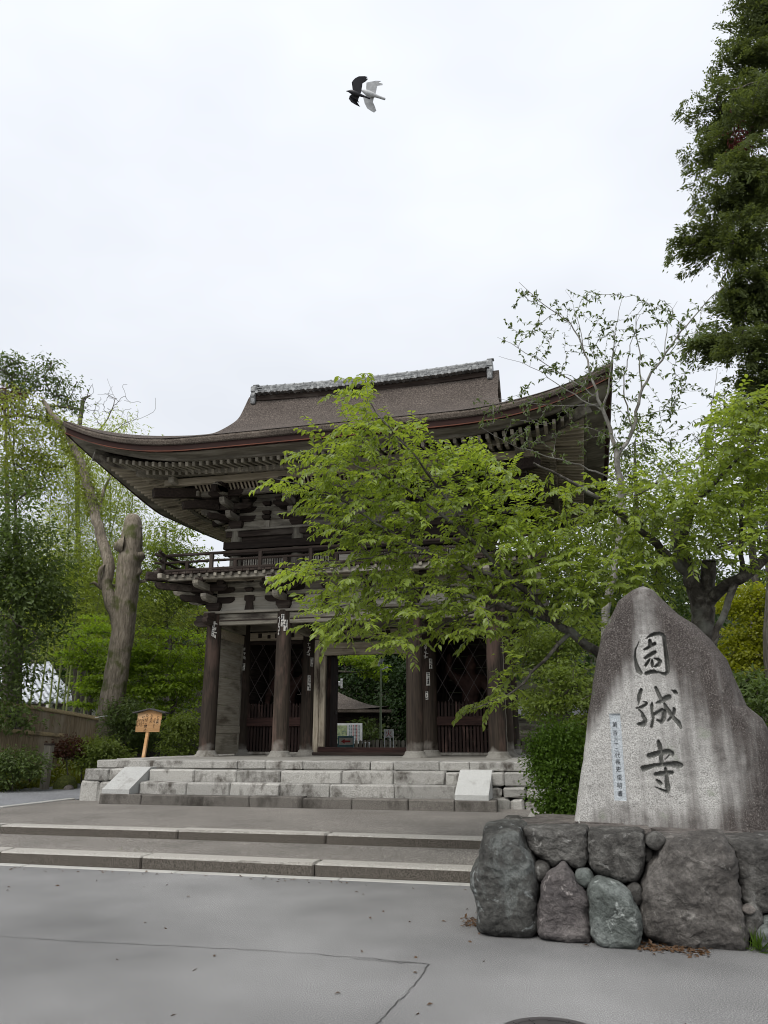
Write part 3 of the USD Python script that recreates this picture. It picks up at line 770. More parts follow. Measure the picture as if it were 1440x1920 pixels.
for sx in (-1, 1):
    obj('wall_plate', MB().span(sx * (UX[3] - 0.17), sx * (UX[3] + 0.17), UY[0] + 0.19, UY[2] + 0.3, 7.341, 7.404, 0.01), LOOKS['worn_wood_y'], G)
for x_ in UX:
    corner = abs(x_) > 3
    sx = math.copysign(1, x_)
    bracket(x_, UY[0], 7.41, 3, 0.43, [(0, -1)] + ([(sx, 0), (sx, -1)] if corner else []))
for sx in (-1, 1):
    for y_ in UY[1:]:
        bracket(sx * UX[3], y_, 7.41, 3, 0.43, [(sx, 0)])
for a, b in zip(UX[:-1], UX[1:]):
    wide = b - a > 3
    ms = [(a + b) / 2] if not wide else [a + (b - a) / 3, b - (b - a) / 3]
    obj('wall_panel', MB().span(a + 0.05, b - 0.05, UY[0] - 0.03, UY[0] + 0.02, 7.41, 8.42), LOOKS['grey_wood_x'], G)
    for x in ms:
        obj('strut', MB().span(x - 0.075, x + 0.075, UY[0] - 0.075, UY[0] - 0.032, 7.41, 7.63, 0.008), LOOKS['worn_wood_z'], G)
        for zz in (7.79, 8.06):
            q = MB()
            block(q, (x, UY[0] - 0.07, zz), 0.24, 0.10)
            obj('bearing_block', q, LOOKS['dark_wood_x'], G)
        q = MB()
        block(q, (x, UY[0] - 0.07, 7.63), 0.24, 0.12)
        obj('bearing_block', q, LOOKS['dark_wood_x'], G)
    for zz in (7.66, 7.90, 8.17):
        obj('wall_beam', MB().span(a + 0.05, b - 0.05, UY[0] - 0.075, UY[0] - 0.031, zz, zz + 0.125, 0.01), LOOKS['grey_wood_x' if zz < 8 else 'worn_wood_x'], G)
# stepped-out purlins carrying the rafters
PY = UY[0] - 3 * 0.43 - 0.03
PX = UX[3] + 3 * 0.43 + 0.03
obj('purlin', MB().span(-PX - 0.35, PX + 0.35, PY - 0.09, PY + 0.09, 8.43, 8.62, 0.02), LOOKS['pale_wood_x'], G)
obj('purlin', MB().span(-PX + 0.3, PX - 0.3, PY + 0.40, PY + 0.54, 8.20, 8.36, 0.015), LOOKS['worn_wood_x'], G)
obj('purlin', MB().span(-PX - 0.35, PX + 0.35, 4.26 - PY - 0.09, 4.26 - PY + 0.09, 8.43, 8.62, 0.02), LOOKS['pale_wood_x'], G)
for sx in (-1, 1):
    obj('purlin', MB().span(sx * PX - 0.09, sx * PX + 0.09, PY - 0.35, 4.26 - PY + 0.35, 8.435, 8.615, 0.02), LOOKS['grey_wood_y'], G)
    obj('purlin', MB().span(sx * (PX - 0.54), sx * (PX - 0.40), PY + 0.3, 4.26 - PY - 0.3, 8.20, 8.36, 0.015), LOOKS['worn_wood_y'], G)
# curved ribs of the coved soffit between wall and purlin
for x in np.arange(-PX + 0.45, PX - 0.4, 0.115):
    P = [(x, PY + 0.44 - 0.02 * 0, 8.33), (x, PY + 0.36, 8.40), (x, PY + 0.24, 8.50), (x, PY + 0.1, 8.56)]
    if min(abs(x - u) for u in UX) < 0.16:
        continue
    obj('coved_rib', MB().tube(P, 0.034, 4), LOOKS['pale_wood_x'], G)
obj('cove_board', MB().add([(-PX, PY + 0.48, 8.36), (PX, PY + 0.48, 8.36), (PX, PY + 0.06, 8.63), (-PX, PY + 0.06, 8.63)], [(0, 1, 2, 3)]), LOOKS['dark_wood_x'], G)
# tail rafters
for x_ in UX:
    obj('tail_rafter', MB().beam((x_, UY[0] - 0.1, 8.52), (x_, PY - 0.38, 8.17), 0.15, 0.19, 0.012), LOOKS['dark_wood_y'], G)
for sx in (-1, 1):
    obj('tail_rafter', MB().beam((sx * 3.5, 0.28, 8.5), (sx * (PX + 0.45), PY - 0.45, 8.12), 0.22, 0.26, 0.015), LOOKS['dark_wood_y'], G)
    obj('tail_rafter', MB().beam((sx * 3.5, 0.28, 8.25), (sx * (PX - 0.15), PY + 0.15, 7.90), 0.2, 0.22, 0.015), LOOKS['dark_wood_y'], G)
    for y_ in UY[1:]:
        obj('tail_rafter', MB().beam((sx * (UX[3] + 0.1), y_, 8.52), (sx * (PX + 0.38), y_, 8.17), 0.15, 0.19, 0.012), LOOKS['dark_wood_x'], G)

# ---- eaves and roof
EX, EYH, YM = 7.08, 5.29, 2.13
LIFT = 0.84


def lift(c, w, y):
    """How far the eave rises at the distance c from its corner: w = 1 a long sweep on the short sides, w = 0 a tighter one at the front."""
    a = np.clip(1 - c / 5.29, 0, 1) ** 1.25 * w + np.clip((4.08 - c) / 4.08, 0, 1) ** 2.5 * (1 - w)
    return LIFT * a * (0.35 + 0.65 * smoothstep(YM + 2, YM - 2, np.asarray(y)))


def roof_lift(x, y):
    ex, ey = EX - np.abs(x), EYH - np.abs(np.asarray(y) - YM)
    e = np.minimum(ex, ey)
    return lift(np.maximum(ex, ey), ey / np.maximum(ex + ey, 1e-6), y) * np.clip(1 - e / 3.4, 0, 1) ** 1.4


def eave_ring(n=40):
    """Plan points round the eave: front left -> front right -> rear right -> rear left, corners doubled."""
    t = np.linspace(-1, 1, n)
    t = np.sign(t) * (1 - (1 - np.abs(t)) ** 1.4)
    f = np.stack([t, -np.ones(n)], 1)
    r = np.stack([np.ones(n), t], 1)
    return [f, r, np.stack([-t, np.ones(n)], 1), np.stack([-np.ones(n), -t], 1)]


def strip(name, prof, material, bow=0.0):
    """A band swept round the eave: prof = (inset, height) pairs, one part for each side."""
    for side in eave_ring():
        m = MB()
        rows = []
        for d, z in prof:
            x, y = side[:, 0] * (EX - d), side[:, 1] * (EYH - d)
            c = np.maximum((1 - np.abs(side[:, 0])) * EX, (1 - np.abs(side[:, 1])) * EYH)
            sd = c / np.maximum(c + d, 1e-6) if np.ptp(side[:, 0]) == 0 else d / np.maximum(c + d, 1e-6)
            rows.append(np.stack([x, y + YM, 8.60 + z + lift(c, sd, y + YM) * np.clip(1 - d / 3.4, 0, 1) ** 1.4], 1))
        v = np.vstack(rows)
        obj(name, (v, gridf(len(prof), len(side))[:, ::-1]), LOOKS[material], G)


ground('cypress_bark', [(0.30, (0.022, 0.016, 0.013)), (0.5, (0.094, 0.078, 0.068)), (0.68, (0.26, 0.22, 0.185))], 24, (0.85, 1.15), 0.9, 1.0, 0.05)
ground('bark_edge', [(0.3, (0.04, 0.030, 0.024)), (0.5, (0.12, 0.098, 0.080)), (0.7, (0.24, 0.21, 0.17))], 30, (0.6, 1.3), 1.2, 1.0, 0.03)
wood('red_board', (0.022, 0.011, 0.009), (0.044, 0.020, 0.016), 'x', (0.03, 0.018, 0.015), 0.3)
wood('orange_edge', (0.085, 0.032, 0.020), (0.14, 0.05, 0.03), 'x', (0.06, 0.025, 0.018), 0.25)
strip('bark_edge', [(0.10, 0.36), (0.02, 0.335), (0.0, 0.27), (0.03, 0.185), (0.06, 0.165), (0.12, 0.16)], 'bark_edge')
strip('red_fascia', [(0.08, 0.162), (0.085, 0.02), (0.12, 0.018)], 'red_board')
strip('fascia_edge', [(0.07, 0.019), (0.066, -0.004)], 'orange_edge')
strip('soffit_board', [(0.066, -0.005), (0.16, -0.014)], 'red_board')
strip('soffit_board', [(0.14, -0.012), (0.62, -0.03), (0.63, -0.10), (0.74, -0.10)], 'worn_wood_x')
strip('soffit_board', [(0.70, -0.075), (1.62, 0.10)], 'dark_wood_x')
strip('soffit_board', [(1.46, -0.025), (3.9, 0.71)], 'dark_wood_x')


def under(x, y, tier):
    ex, ey = EX - abs(x), EYH - abs(y - YM)
    e = min(ex, ey)
    z = 8.40 + 0.19 * (e - 0.72) if tier else 8.44 + 0.30 * (e - 1.50)
    return z + float(roof_lift(x, y))


def rafters(axis, sign):
    half = EX if axis == 'x' else EYH
    for c in np.arange(-half + 0.42, half - 0.40, 0.196):
        cdist = half - abs(c)
        for tier, (e0, e1, w, h) in enumerate(((1.42, 3.6, 0.085, 0.13), (0.70, 1.66, 0.08, 0.12))):
            e1 = min(e1, cdist - 0.08)
            if e1 - e0 < 0.12:
                continue

            def pt(e):
                if axis == 'x':
                    x, y = c, YM + sign * (EYH - e)
                else:
                    x, y = sign * (EX - e), YM + c
                return np.array([x, y, under(x, y, tier) + h / 2])
            obj('flying_rafter' if tier else 'base_rafter', MB().beam(pt(e0), pt(e1), w, h, 0.008), LOOKS['pale_wood_' + ('y' if axis == 'x' else 'x')], G)


rafters('x', -1)
rafters('y', -1)
rafters('y', 1)
# kioi: the beam that carries the flying rafters
strip('rafter_beam', [(1.44, -0.06), (1.44, -0.185), (1.58, -0.165), (1.58, -0.04)], 'worn_wood_x')
for sx in (-1, 1):
    def hp(e, dz):
        x, y = sx * (EX - e), YM - (EYH - e)
        return np.array([x, y, 8.38 + 0.22 * e + float(roof_lift(x, y)) + dz])
    obj('hip_rafter', MB().tube([hp(e, -0.04) for e in (0.62, 1.0, 1.7)], 0.17, 4), LOOKS['grey_wood_y'], G)
    obj('hip_rafter', MB().tube([hp(e, -0.14) for e in (1.45, 2.2, 3.0, 3.7)], 0.19, 4), LOOKS['worn_wood_y'], G)

PROF = np.array([(0, 8.94), (0.25, 9.06), (1.2, 9.46), (2.37, 9.99), (3.48, 10.56), (4.1, 10.96), (4.54, 11.36), (4.95, 11.95), (5.2, 12.34), (5.29, 12.44)])
from scipy.interpolate import PchipInterpolator
PZf = PchipInterpolator(PROF[:, 0], PROF[:, 1])
XG = 4.12


def top(x, y, gable):
    ex, ey = EX - np.abs(x), EYH - np.abs(y - YM)
    e = ey if gable else np.minimum(ex, ey)
    z = PZf(np.clip(e, 0, 5.29)) + roof_lift(x, y)
    # the verge swells up a little towards the gable edge
    if gable:
        z = z + 0.10 * smoothstep(3.2, XG, np.abs(x)) * smoothstep(3.1, 4.2, ey)
    return z


ny = 120
ys = np.linspace(YM - EYH, YM + EYH, ny)
xs = np.linspace(-XG, XG, 70)
A, B = np.meshgrid(xs, ys, indexing='ij')
# the upper slope's edge flares outward where it runs into the hips
fl = 0.16 * smoothstep(4.6, 2.9, EYH - np.abs(B - YM)) * smoothstep(3.3, XG, np.abs(A)) * np.sign(A)
roof = obj('roof', (np.stack([A + fl * (EYH - np.abs(B - YM) > 2.7), B, top(A, B, True)], -1).reshape(-1, 3), gridf(70, ny)), LOOKS['cypress_bark'], G, smooth=True)
for sx in (-1, 1):
    xs2 = sx * np.linspace(XG - 0.55, EX, 44)
    A, B = np.meshgrid(xs2, ys, indexing='ij')
    f = gridf(44, ny)
    Zt = top(A, B, False) - 0.02 * (np.abs(A) < XG + 0.02)
    obj('hip_slope', (np.stack([A, B, Zt], -1).reshape(-1, 3), f if sx > 0 else f[:, ::-1]), LOOKS['cypress_bark'], roof, smooth=True)
    # verge: the cut edge of the bark and the bargeboard under it
    yy = ys[(EYH - np.abs(ys - YM)) > 2.55]
    fx = 0.16 * smoothstep(4.6, 2.9, EYH - np.abs(yy - YM))
    zt = top(np.full_like(yy, sx * XG), yy, True)
    for nm, d0, d1, ins, mt in (('bark_verge', 0.0, 0.30, 0.0, 'bark_edge'), ('bargeboard', 0.30, 0.62, 0.10, 'red_board')):
        P = [np.stack([sx * (XG + fx - ins), yy, zt - d0], 1), np.stack([sx * (XG + fx - ins - 0.02), yy, zt - d1], 1), np.stack([sx * (XG + fx - ins - 0.35), yy, zt - d1], 1)]
        f = gridf(3, len(yy))
        obj(nm, (np.vstack(P), f if sx < 0 else f[:, ::-1]), LOOKS[mt], roof)
    tri = [(YM - 2.3, 9.9), (YM + 2.3, 9.9), (YM + 1.2, 10.9), (YM, 12.0), (YM - 1.2, 10.9)]
    obj('gable_wall', MB().prism(tri, (sx * 3.62, 0, 0), (0, 1, 0), (0, 0, 1), (sx * 0.08, 0, 0)), LOOKS['dark_wood_y'], roof)

# ---- tiled ridge
mat('ridge_tile', {'g': ('geometry', {}), 'oi': ('object_info', {}), 'n': ('noise_texture', {'scale': 9.0, 'detail': 6.0, 'roughness': 0.7}), 'r': ('rgb_ramp', {'ramp': [(0.3, (0.055, 0.058, 0.058)), (0.5, (0.16, 0.165, 0.165)), (0.7, (0.42, 0.43, 0.42))]}), 'mr': ('map_range', {'to_min': 0.65, 'to_max': 1.35}), 'hs': ('hsv', {}), 'p': ('principled_bsdf', {'roughness': 0.5, 'specular_ior_level': 0.5})},
    [('g.position', 'n.vector'), ('n.fac', 'r.fac'), ('oi.random', 'mr.value'), ('mr.result', 'hs.value'), ('r.color', 'hs.color'), ('hs.color', 'p.base_color')])
RL = 3.80


def sag(x):
    return 0.10 * (np.asarray(x) / RL) ** 2


ridge = obj('ridge', MB().prism([(x, 12.16 + float(sag(x))) for x in np.linspace(-RL, RL, 13)] + [(x, 12.40 + float(sag(x))) for x in np.linspace(RL, -RL, 13)], (0, YM - 0.22, 0), (1, 0, 0), (0, 0, 1), (0, 0.44, 0)), LOOKS['dark_wood_x'], G)
for k in range(6):
    z, d = 12.45 + 0.038 * k, 0.30 - 0.018 * k
    L = 0.46
    n_ = int(2 * RL / L)
    for i in range(n_):
        a = -RL + 2 * RL * i / n_ + (0.2 if k % 2 else 0)
        b = min(a + 2 * RL / n_ - 0.01, RL)
        obj('flat_tile', MB().beam((a, YM, z + float(sag(a))), (b, YM, z + float(sag(b))), 2 * d + rng.normal(0, 0.008), 0.030, 0.006), LOOKS['ridge_tile'], ridge)
for i in range(24):
    a, b = -RL + 2 * RL * i / 24, -RL + 2 * RL * (i + 1) / 24 - 0.01
    obj('cover_tile', MB().tube([(a, YM, 12.70 + float(sag(a))), (b - .05, YM, 12.70 + float(sag(b))), (b - .05, YM, 12.70 + float(sag(b))), (b, YM, 12.70 + float(sag(b)))], [0.085, 0.085, 0.10, 0.10], 10), LOOKS['ridge_tile'], ridge)
for i in range(36):
    x = -RL + 0.1 + (2 * RL - 0.2) * i / 35
    z = 12.39 + float(sag(x))
    m = MB().tube([(x, YM - 0.44, z - 0.02), (x, YM + 0.44, z - 0.02)], 0.055, 8)
    obj('end_tile', m, LOOKS['ridge_tile'], ridge)
    m = MB().beam((x + 0.1, YM - 0.42, z - 0.03), (x + 0.1, YM + 0.42, z - 0.03), 0.12, 0.02)
    obj('pan_tile', m, LOOKS['ridge_tile'], ridge)
for sx in (-1, 1):
    poly = Polygon([(-0.34, -0.45), (-0.40, -0.2), (-0.30, 0.0), (-0.26, 0.16), (-0.16, 0.24), (0, 0.27), (0.16, 0.24), (0.26, 0.16), (0.30, 0.0), (0.40, -0.2), (0.34, -0.45), (0.22, -0.4), (0.15, -0.12), (-0.15, -0.12), (-0.22, -0.4)])
    o = obj('end_ornament', MB().prism(poly, (sx * (RL + 0.0), YM, 12.56), (0, 1, 0), (0, 0, 1), (sx * 0.14, 0, 0)), LOOKS['ridge_tile'], ridge)
    obj('boss', MB().tube([(sx * (RL + .02), YM, 13.02), (sx * (RL + 0.26), YM, 13.06)], 0.075, 10), LOOKS['ridge_tile'], o) if False else None
    q = MB().box((sx * (RL + 0.08), YM - 0.05, 12.86), (0.22, 0.16, 0.06), 0.02).box((sx * (RL + 0.06), YM - 0.3, 12.62), (0.2, 0.12, 0.22), 0.03).box((sx * (RL + 0.06), YM - 0.33, 12.26), (0.16, 0.10, 0.36), 0.03)
    obj('finial', q, LOOKS['ridge_tile'], ridge)

# guardian figures in the two cages
def figure(joints, bones, pitch=0.05):
    parts = []
    for a, b in bones:
        pa, ra = joints[a]
        pb, rb = joints[b]
        sph = [manifold3d.Manifold.sphere(r, 14).translate([float(c) for c in p]) for p, r in ((pa, ra), (pb, rb))]
        parts.append(manifold3d.Manifold.batch_hull(sph))
    man = manifold3d.Manifold.batch_boolean(parts, manifold3d.OpType.Add).refine_to_length(pitch)
    mm = man.to_mesh()
    t = trimesh.Trimesh(mm.vert_properties[:, :3], mm.tri_verts)
    return trimesh.smoothing.filter_taubin(t, iterations=8)


plain('statue_wood', (0.055, 0.030, 0.024), 0.75, 0.2, 0.4)
for sx, lab in ((-1, 'dark carved guardian figure standing inside the left lattice cage of the gate'), (1, 'dark carved guardian figure standing inside the right lattice cage of the gate')):
    x0, y0, z0 = sx * 2.8, 3.1, PZ
    s = -sx
    J = {'pel': ((0, 0, 1.35), 0.22), 'che': ((0.04 * s, 0, 1.95), 0.30), 'nec': ((0.03 * s, -0.02, 2.28), 0.12), 'hea': ((0.05 * s, -0.06, 2.52), 0.17), 'top': ((0.05 * s, -0.02, 2.72), 0.10),
         'shl': ((-0.36, 0, 2.10), 0.15), 'shr': ((0.36, 0, 2.10), 0.15), 'ell': ((-0.58, -0.1, 1.72), 0.10), 'elr': ((0.62, -0.05, 2.35), 0.10), 'hal': ((-0.50, -0.35, 1.45), 0.08), 'har': ((0.55, -0.15, 2.75), 0.09),
         'hil': ((-0.15, 0, 1.25), 0.18), 'hir': ((0.15, 0, 1.25), 0.18), 'knl': ((-0.22, -0.1, 0.75), 0.13), 'knr': ((0.28, -0.06, 0.75), 0.13), 'anl': ((-0.20, -0.02, 0.30), 0.09), 'anr': ((0.36, 0.0, 0.30), 0.09), 'fol': ((-0.22, -0.2, 0.26), 0.07), 'for': ((0.40, -0.18, 0.26), 0.07),
         'skl': ((-0.32, -0.02, 0.85), 0.12), 'skr': ((0.36, -0.02, 0.85), 0.12)}
    bones = [('pel', 'che'), ('che', 'nec'), ('nec', 'hea'), ('hea', 'top'), ('che', 'shl'), ('che', 'shr'), ('shl', 'ell'), ('ell', 'hal'), ('shr', 'elr'), ('elr', 'har'), ('pel', 'hil'), ('pel', 'hir'), ('hil', 'knl'), ('hir', 'knr'), ('knl', 'anl'), ('knr', 'anr'), ('anl', 'fol'), ('anr', 'for'), ('pel', 'skl'), ('pel', 'skr')]
    t = figure({k: (np.array(p) * (s, 1, 1), r) for k, (p, r) in J.items()}, bones)
    fgr = thing('guardian_statue', (x0, y0, z0), lab, 'statue')
    bases_ = np.array([x0, y0, z0])
    obj('figure', (t.vertices + bases_, t.faces), LOOKS['statue_wood'], fgr, smooth=True)
    obj('pedestal', MB().box((x0, y0, z0 + 0.1), (1.1, 0.9, 0.2), 0.03), LOOKS['dark_wood_x'], fgr)

# ------------------------------------------------------------------ traced outlines (metres) and lettering
GLYPHS = {
 '第': '-45,22 -34,35 -29,47 -22,45 -23,38 1,38 1,32 -15,32 -11,23 -13,21 -18,20 -24,32 -29,32 -38,19|-3,24 10,47 17,45 16,38 45,38 45,32 28,32 32,25 31,21 26,20 19,32 12,32 3,19 37,18 37,-4 3,-5 4,-14 40,-14 39,-29 36,-39 32,-42 16,-42 14,-37 14,-35 29,-35 32,-20 4,-20 3,-46 -4,-46 -5,-24 -24,-40 -39,-46 -42,-40 -24,-32 -12,-21 -37,-20 -33,2 -4,3 -5,12 -37,12 -37,18 1,18;3,3 29,2 30,10 28,12 4,12;-26,-4 -27,-14 -6,-14 -4,-12 -6,-4',
 '百': '-44,34 -44,41 44,41 44,34 4,34 0,20 1,18 34,18 33,-47 26,-47 25,-40 -24,-40 -25,-47 -32,-47 -32,18 -8,18 -5,33;-25,-32 25,-33 26,-15 -24,-14;-25,-6 25,-7 26,10 -24,11',
 '六': '-44,12 -44,20 45,19 45,12|11,-4 12,-1 16,1 19,0 43,-36 45,-40 44,-42 39,-45 36,-44 28,-28|-1,23 -9,44 -1,46 8,25 1,22|-45,-41 -30,-21 -20,0 -11,-2 -19,-19 -35,-43 -39,-46',
 '十': '-44,1 -44,9 -4,9 -4,46 4,46 4,9 45,9 45,1 4,1 4,-46 -4,-46 -4,1',
 '二': '-44,-28 44,-28 44,-36 -44,-36|-36,32 36,32 36,24 -36,24',
 '代': '-18,11 7,15 5,45 12,45 14,16 44,20 44,12 15,8 22,-24 31,-36 36,-37 39,-35 41,-20 47,-23 46,-35 43,-42 39,-46 33,-46 26,-43 21,-38 13,-22 7,8 -17,5|22,40 24,43 28,44 42,31 43,27 37,24|-48,4 -31,22 -20,44 -13,44 -12,41 -22,23 -22,-46 -30,-46 -30,10 -43,-3',
 '長': '-45,-9 -45,-2 -27,-1 -27,42 35,42 35,36 -19,36 -18,27 32,27 32,21 -18,21 -19,13 32,13 32,7 -18,7 -19,-1 45,-2 45,-9 35,-10 40,-13 40,-15 20,-28 29,-34 47,-40 42,-46 26,-41 13,-33 2,-22 -5,-9 -20,-9 -21,-36 6,-30 6,-36 -30,-46 -33,-39 -29,-36 -28,-31 -28,-9;4,-10 8,-18 14,-23 33,-10',
 '吏': '-45,-41 -43,-39 -25,-35 -19,-31 -31,-15 -31,-12 -26,-9 -36,-9 -36,20 -4,21 -4,30 -43,30 -43,37 -5,37 -4,47 4,46 5,37 43,37 43,30 4,30 5,20 38,20 38,-9 3,-9 0,-23 -4,-29 12,-36 47,-39 43,-47 9,-43 -11,-35 -23,-42 -36,-46 -42,-46;4,-1 30,-2 30,13 4,13;-29,-1 -4,-2 -4,13 -29,13;-25,-10 -21,-18 -11,-26 -6,-18 -5,-9',
 '俊': '-23,-41 -22,-39 -10,-37 5,-31 -6,-18 -15,-25 -20,-21 -19,-18 -3,-5 3,5 10,3 7,-5 33,-5 36,-7 29,-21 20,-30 27,-35 44,-39 41,-46 31,-44 13,-35 -16,-46 -20,-46;0,-11 3,-19 12,-26 22,-18 25,-12|18,15 24,19 44,1 38,-3|-17,23 -16,26 -6,33 4,47 6,47 11,45 11,43 -3,27 26,29 19,37 19,40 24,42 38,27 41,20 35,18 32,23 28,23 -15,18|-21,1 -1,18 5,16 -5,4 -15,-4|-46,4 -46,8 -34,22 -23,46 -17,45 -16,42 -26,22 -26,-46 -33,-46 -33,9 -35,9 -42,-1',
 '明': '-18,-43 -6,-28 -1,-12 0,42 43,42 42,-43 36,-46 21,-46 19,-41 19,-39 35,-39 34,-14 6,-14 3,-26 -5,-40 -12,-47;7,-6 35,-7 35,11 7,11;7,19 35,18 35,35 7,35|-42,40 -9,40 -9,-20 -34,-20 -35,-29 -42,-29;-35,-12 -16,-13 -16,7 -35,7;-35,15 -16,14 -16,33 -35,33',
 '書': '-44,-11 -44,-5 -4,-4 -5,1 -38,1 -38,6 -4,7 -5,12 -35,12 -35,17 -4,18 -5,23 -44,23 -44,29 -4,30 -5,34 -34,34 -34,39 -5,39 -4,46 3,46 3,39 32,39 32,29 44,29 44,23 32,23 32,12 3,11 4,6 38,6 38,1 4,1 3,-5 44,-5 44,-11;3,18 24,17 25,22 4,23;4,34 4,29 25,30 24,34|-32,-15 33,-15 33,-46 25,-46 24,-43 -23,-43 -25,-47 -31,-47;-24,-37 24,-38 25,-33 -23,-32;-24,-26 24,-27 25,-21 -23,-20',
 '仁': '-17,-31 45,-31 45,-39 -17,-39|-11,29 41,29 41,21 -11,21|-43,-2 -46,6 -30,25 -21,46 -13,44 -24,21 -24,-46 -31,-46 -31,8 -33,8 -41,-2',
 '王': '-45,-35 -4,-34 -4,-3 -35,-3 -35,4 -4,4 -4,32 -40,32 -40,39 40,39 40,32 4,32 4,4 36,4 36,-3 4,-3 4,-34 45,-35 45,-42 -45,-42',
 '門': '4,5 4,42 41,42 41,-41 39,-44 32,-46 18,-46 16,-40 16,-38 32,-38 34,-37 34,5;11,12 34,11 34,21 11,21;12,35 12,27 34,28 33,36|-41,42 -5,42 -5,5 -33,4 -33,-46 -41,-46;-33,12 -12,11 -12,21 -33,21;-32,36 -33,27 -12,27 -12,36',
 'た': '-3,-30 -2,-14 6,-14 4,-24 8,-31 16,-33 41,-31 41,-39 21,-41 4,-38|4,10 38,11 39,3 4,3|-40,17 -40,25 -18,24 -16,29 -15,42 -6,41 -9,26 10,29 10,21 -11,17 -20,-19 -29,-42 -37,-40 -38,-38 -28,-16 -19,16',
 'き': '-34,3 -34,10 4,9 7,11 3,23 -32,24 -32,31 -1,30 -1,42 6,42 9,31 29,35 30,28 11,23 15,11 35,15 36,7 18,3 28,-12 25,-19 3,-16 3,-10 17,-10 11,3|-31,-29 -29,-12 -28,-10 -24,-10 -20,-11 -24,-24 -18,-33 -10,-35 15,-35 23,-33 23,-41 12,-43 -15,-42 -26,-37',
 '火': '-39,-46 -44,-39 -31,-34 -22,-27 -14,-17 -7,1 -5,12 -4,45 4,45 2,8 8,-10 17,-23 24,-29 46,-39 42,-45 39,-45 20,-36 9,-25 -1,-8 -9,-24 -19,-35|20,-3 30,16 33,26 41,23 27,-5|-41,-3 -34,9 -29,26 -22,24 -26,8 -33,-5 -35,-6',
 'ば': '36,42 40,45 42,44 47,30 42,29|-15,-31 -14,-22 -10,-17 0,-13 15,-13 14,12 -11,12 -12,20 13,19 14,38 22,38 22,20 39,22 38,14 22,13 23,-16 40,-26 42,-31 37,-35 23,-25 21,-36 12,-42 -6,-41 -13,-36;-7,-29 -3,-34 8,-35 13,-33 15,-29 15,-22 8,-19 -1,-20 -7,-23|26,39 32,41 37,27 31,27|-41,-22 -41,-2 -36,38 -27,38 -33,4 -33,-21 -31,-21 -27,-9 -23,-14 -30,-33 -31,-43 -37,-43 -38,-41',
 'こ': '-33,-24 -31,-8 -23,-8 -25,-20 -20,-29 -7,-33 10,-33 33,-29 33,-38 13,-41 -15,-40 -28,-34|-26,24 -26,32 27,32 27,24',
 '禁': '1,6 -4,12 1,14 14,29 0,30 0,36 17,36 18,46 25,46 25,36 42,36 42,30 28,29 34,20 45,12 42,6 40,6 26,21 25,5 18,4 17,22|-43,-20 -43,-14 44,-14 44,-20 4,-20 4,-43 0,-46 -7,-47 -16,-47 -19,-40 -3,-39 -3,-20|16,-28 23,-24 35,-33 42,-42 36,-45 28,-36|-32,1 33,1 33,-5 -32,-5|-46,10 -29,29 -43,30 -43,36 -26,36 -26,46 -19,46 -19,36 -5,36 -5,30 -18,30 -5,20 -4,16 -8,13 -16,21 -19,21 -19,4 -26,5 -27,20 -41,5|-44,-41 -34,-34 -26,-24 -19,-26 -22,-32 -36,-44 -39,-45',
 '止': '-45,-41 -45,-34 -31,-33 -31,24 -24,24 -24,-34 0,-34 0,46 8,46 8,12 40,12 40,5 8,5 8,-34 45,-34 45,-41',
 '入': '-45,-40 -45,-38 -30,-29 -22,-20 -10,2 -5,22 -20,37 -16,44 1,28 29,-22 46,-36 42,-45 26,-32 15,-16 2,10 -4,-6 -16,-26 -29,-39 -38,-45',
}
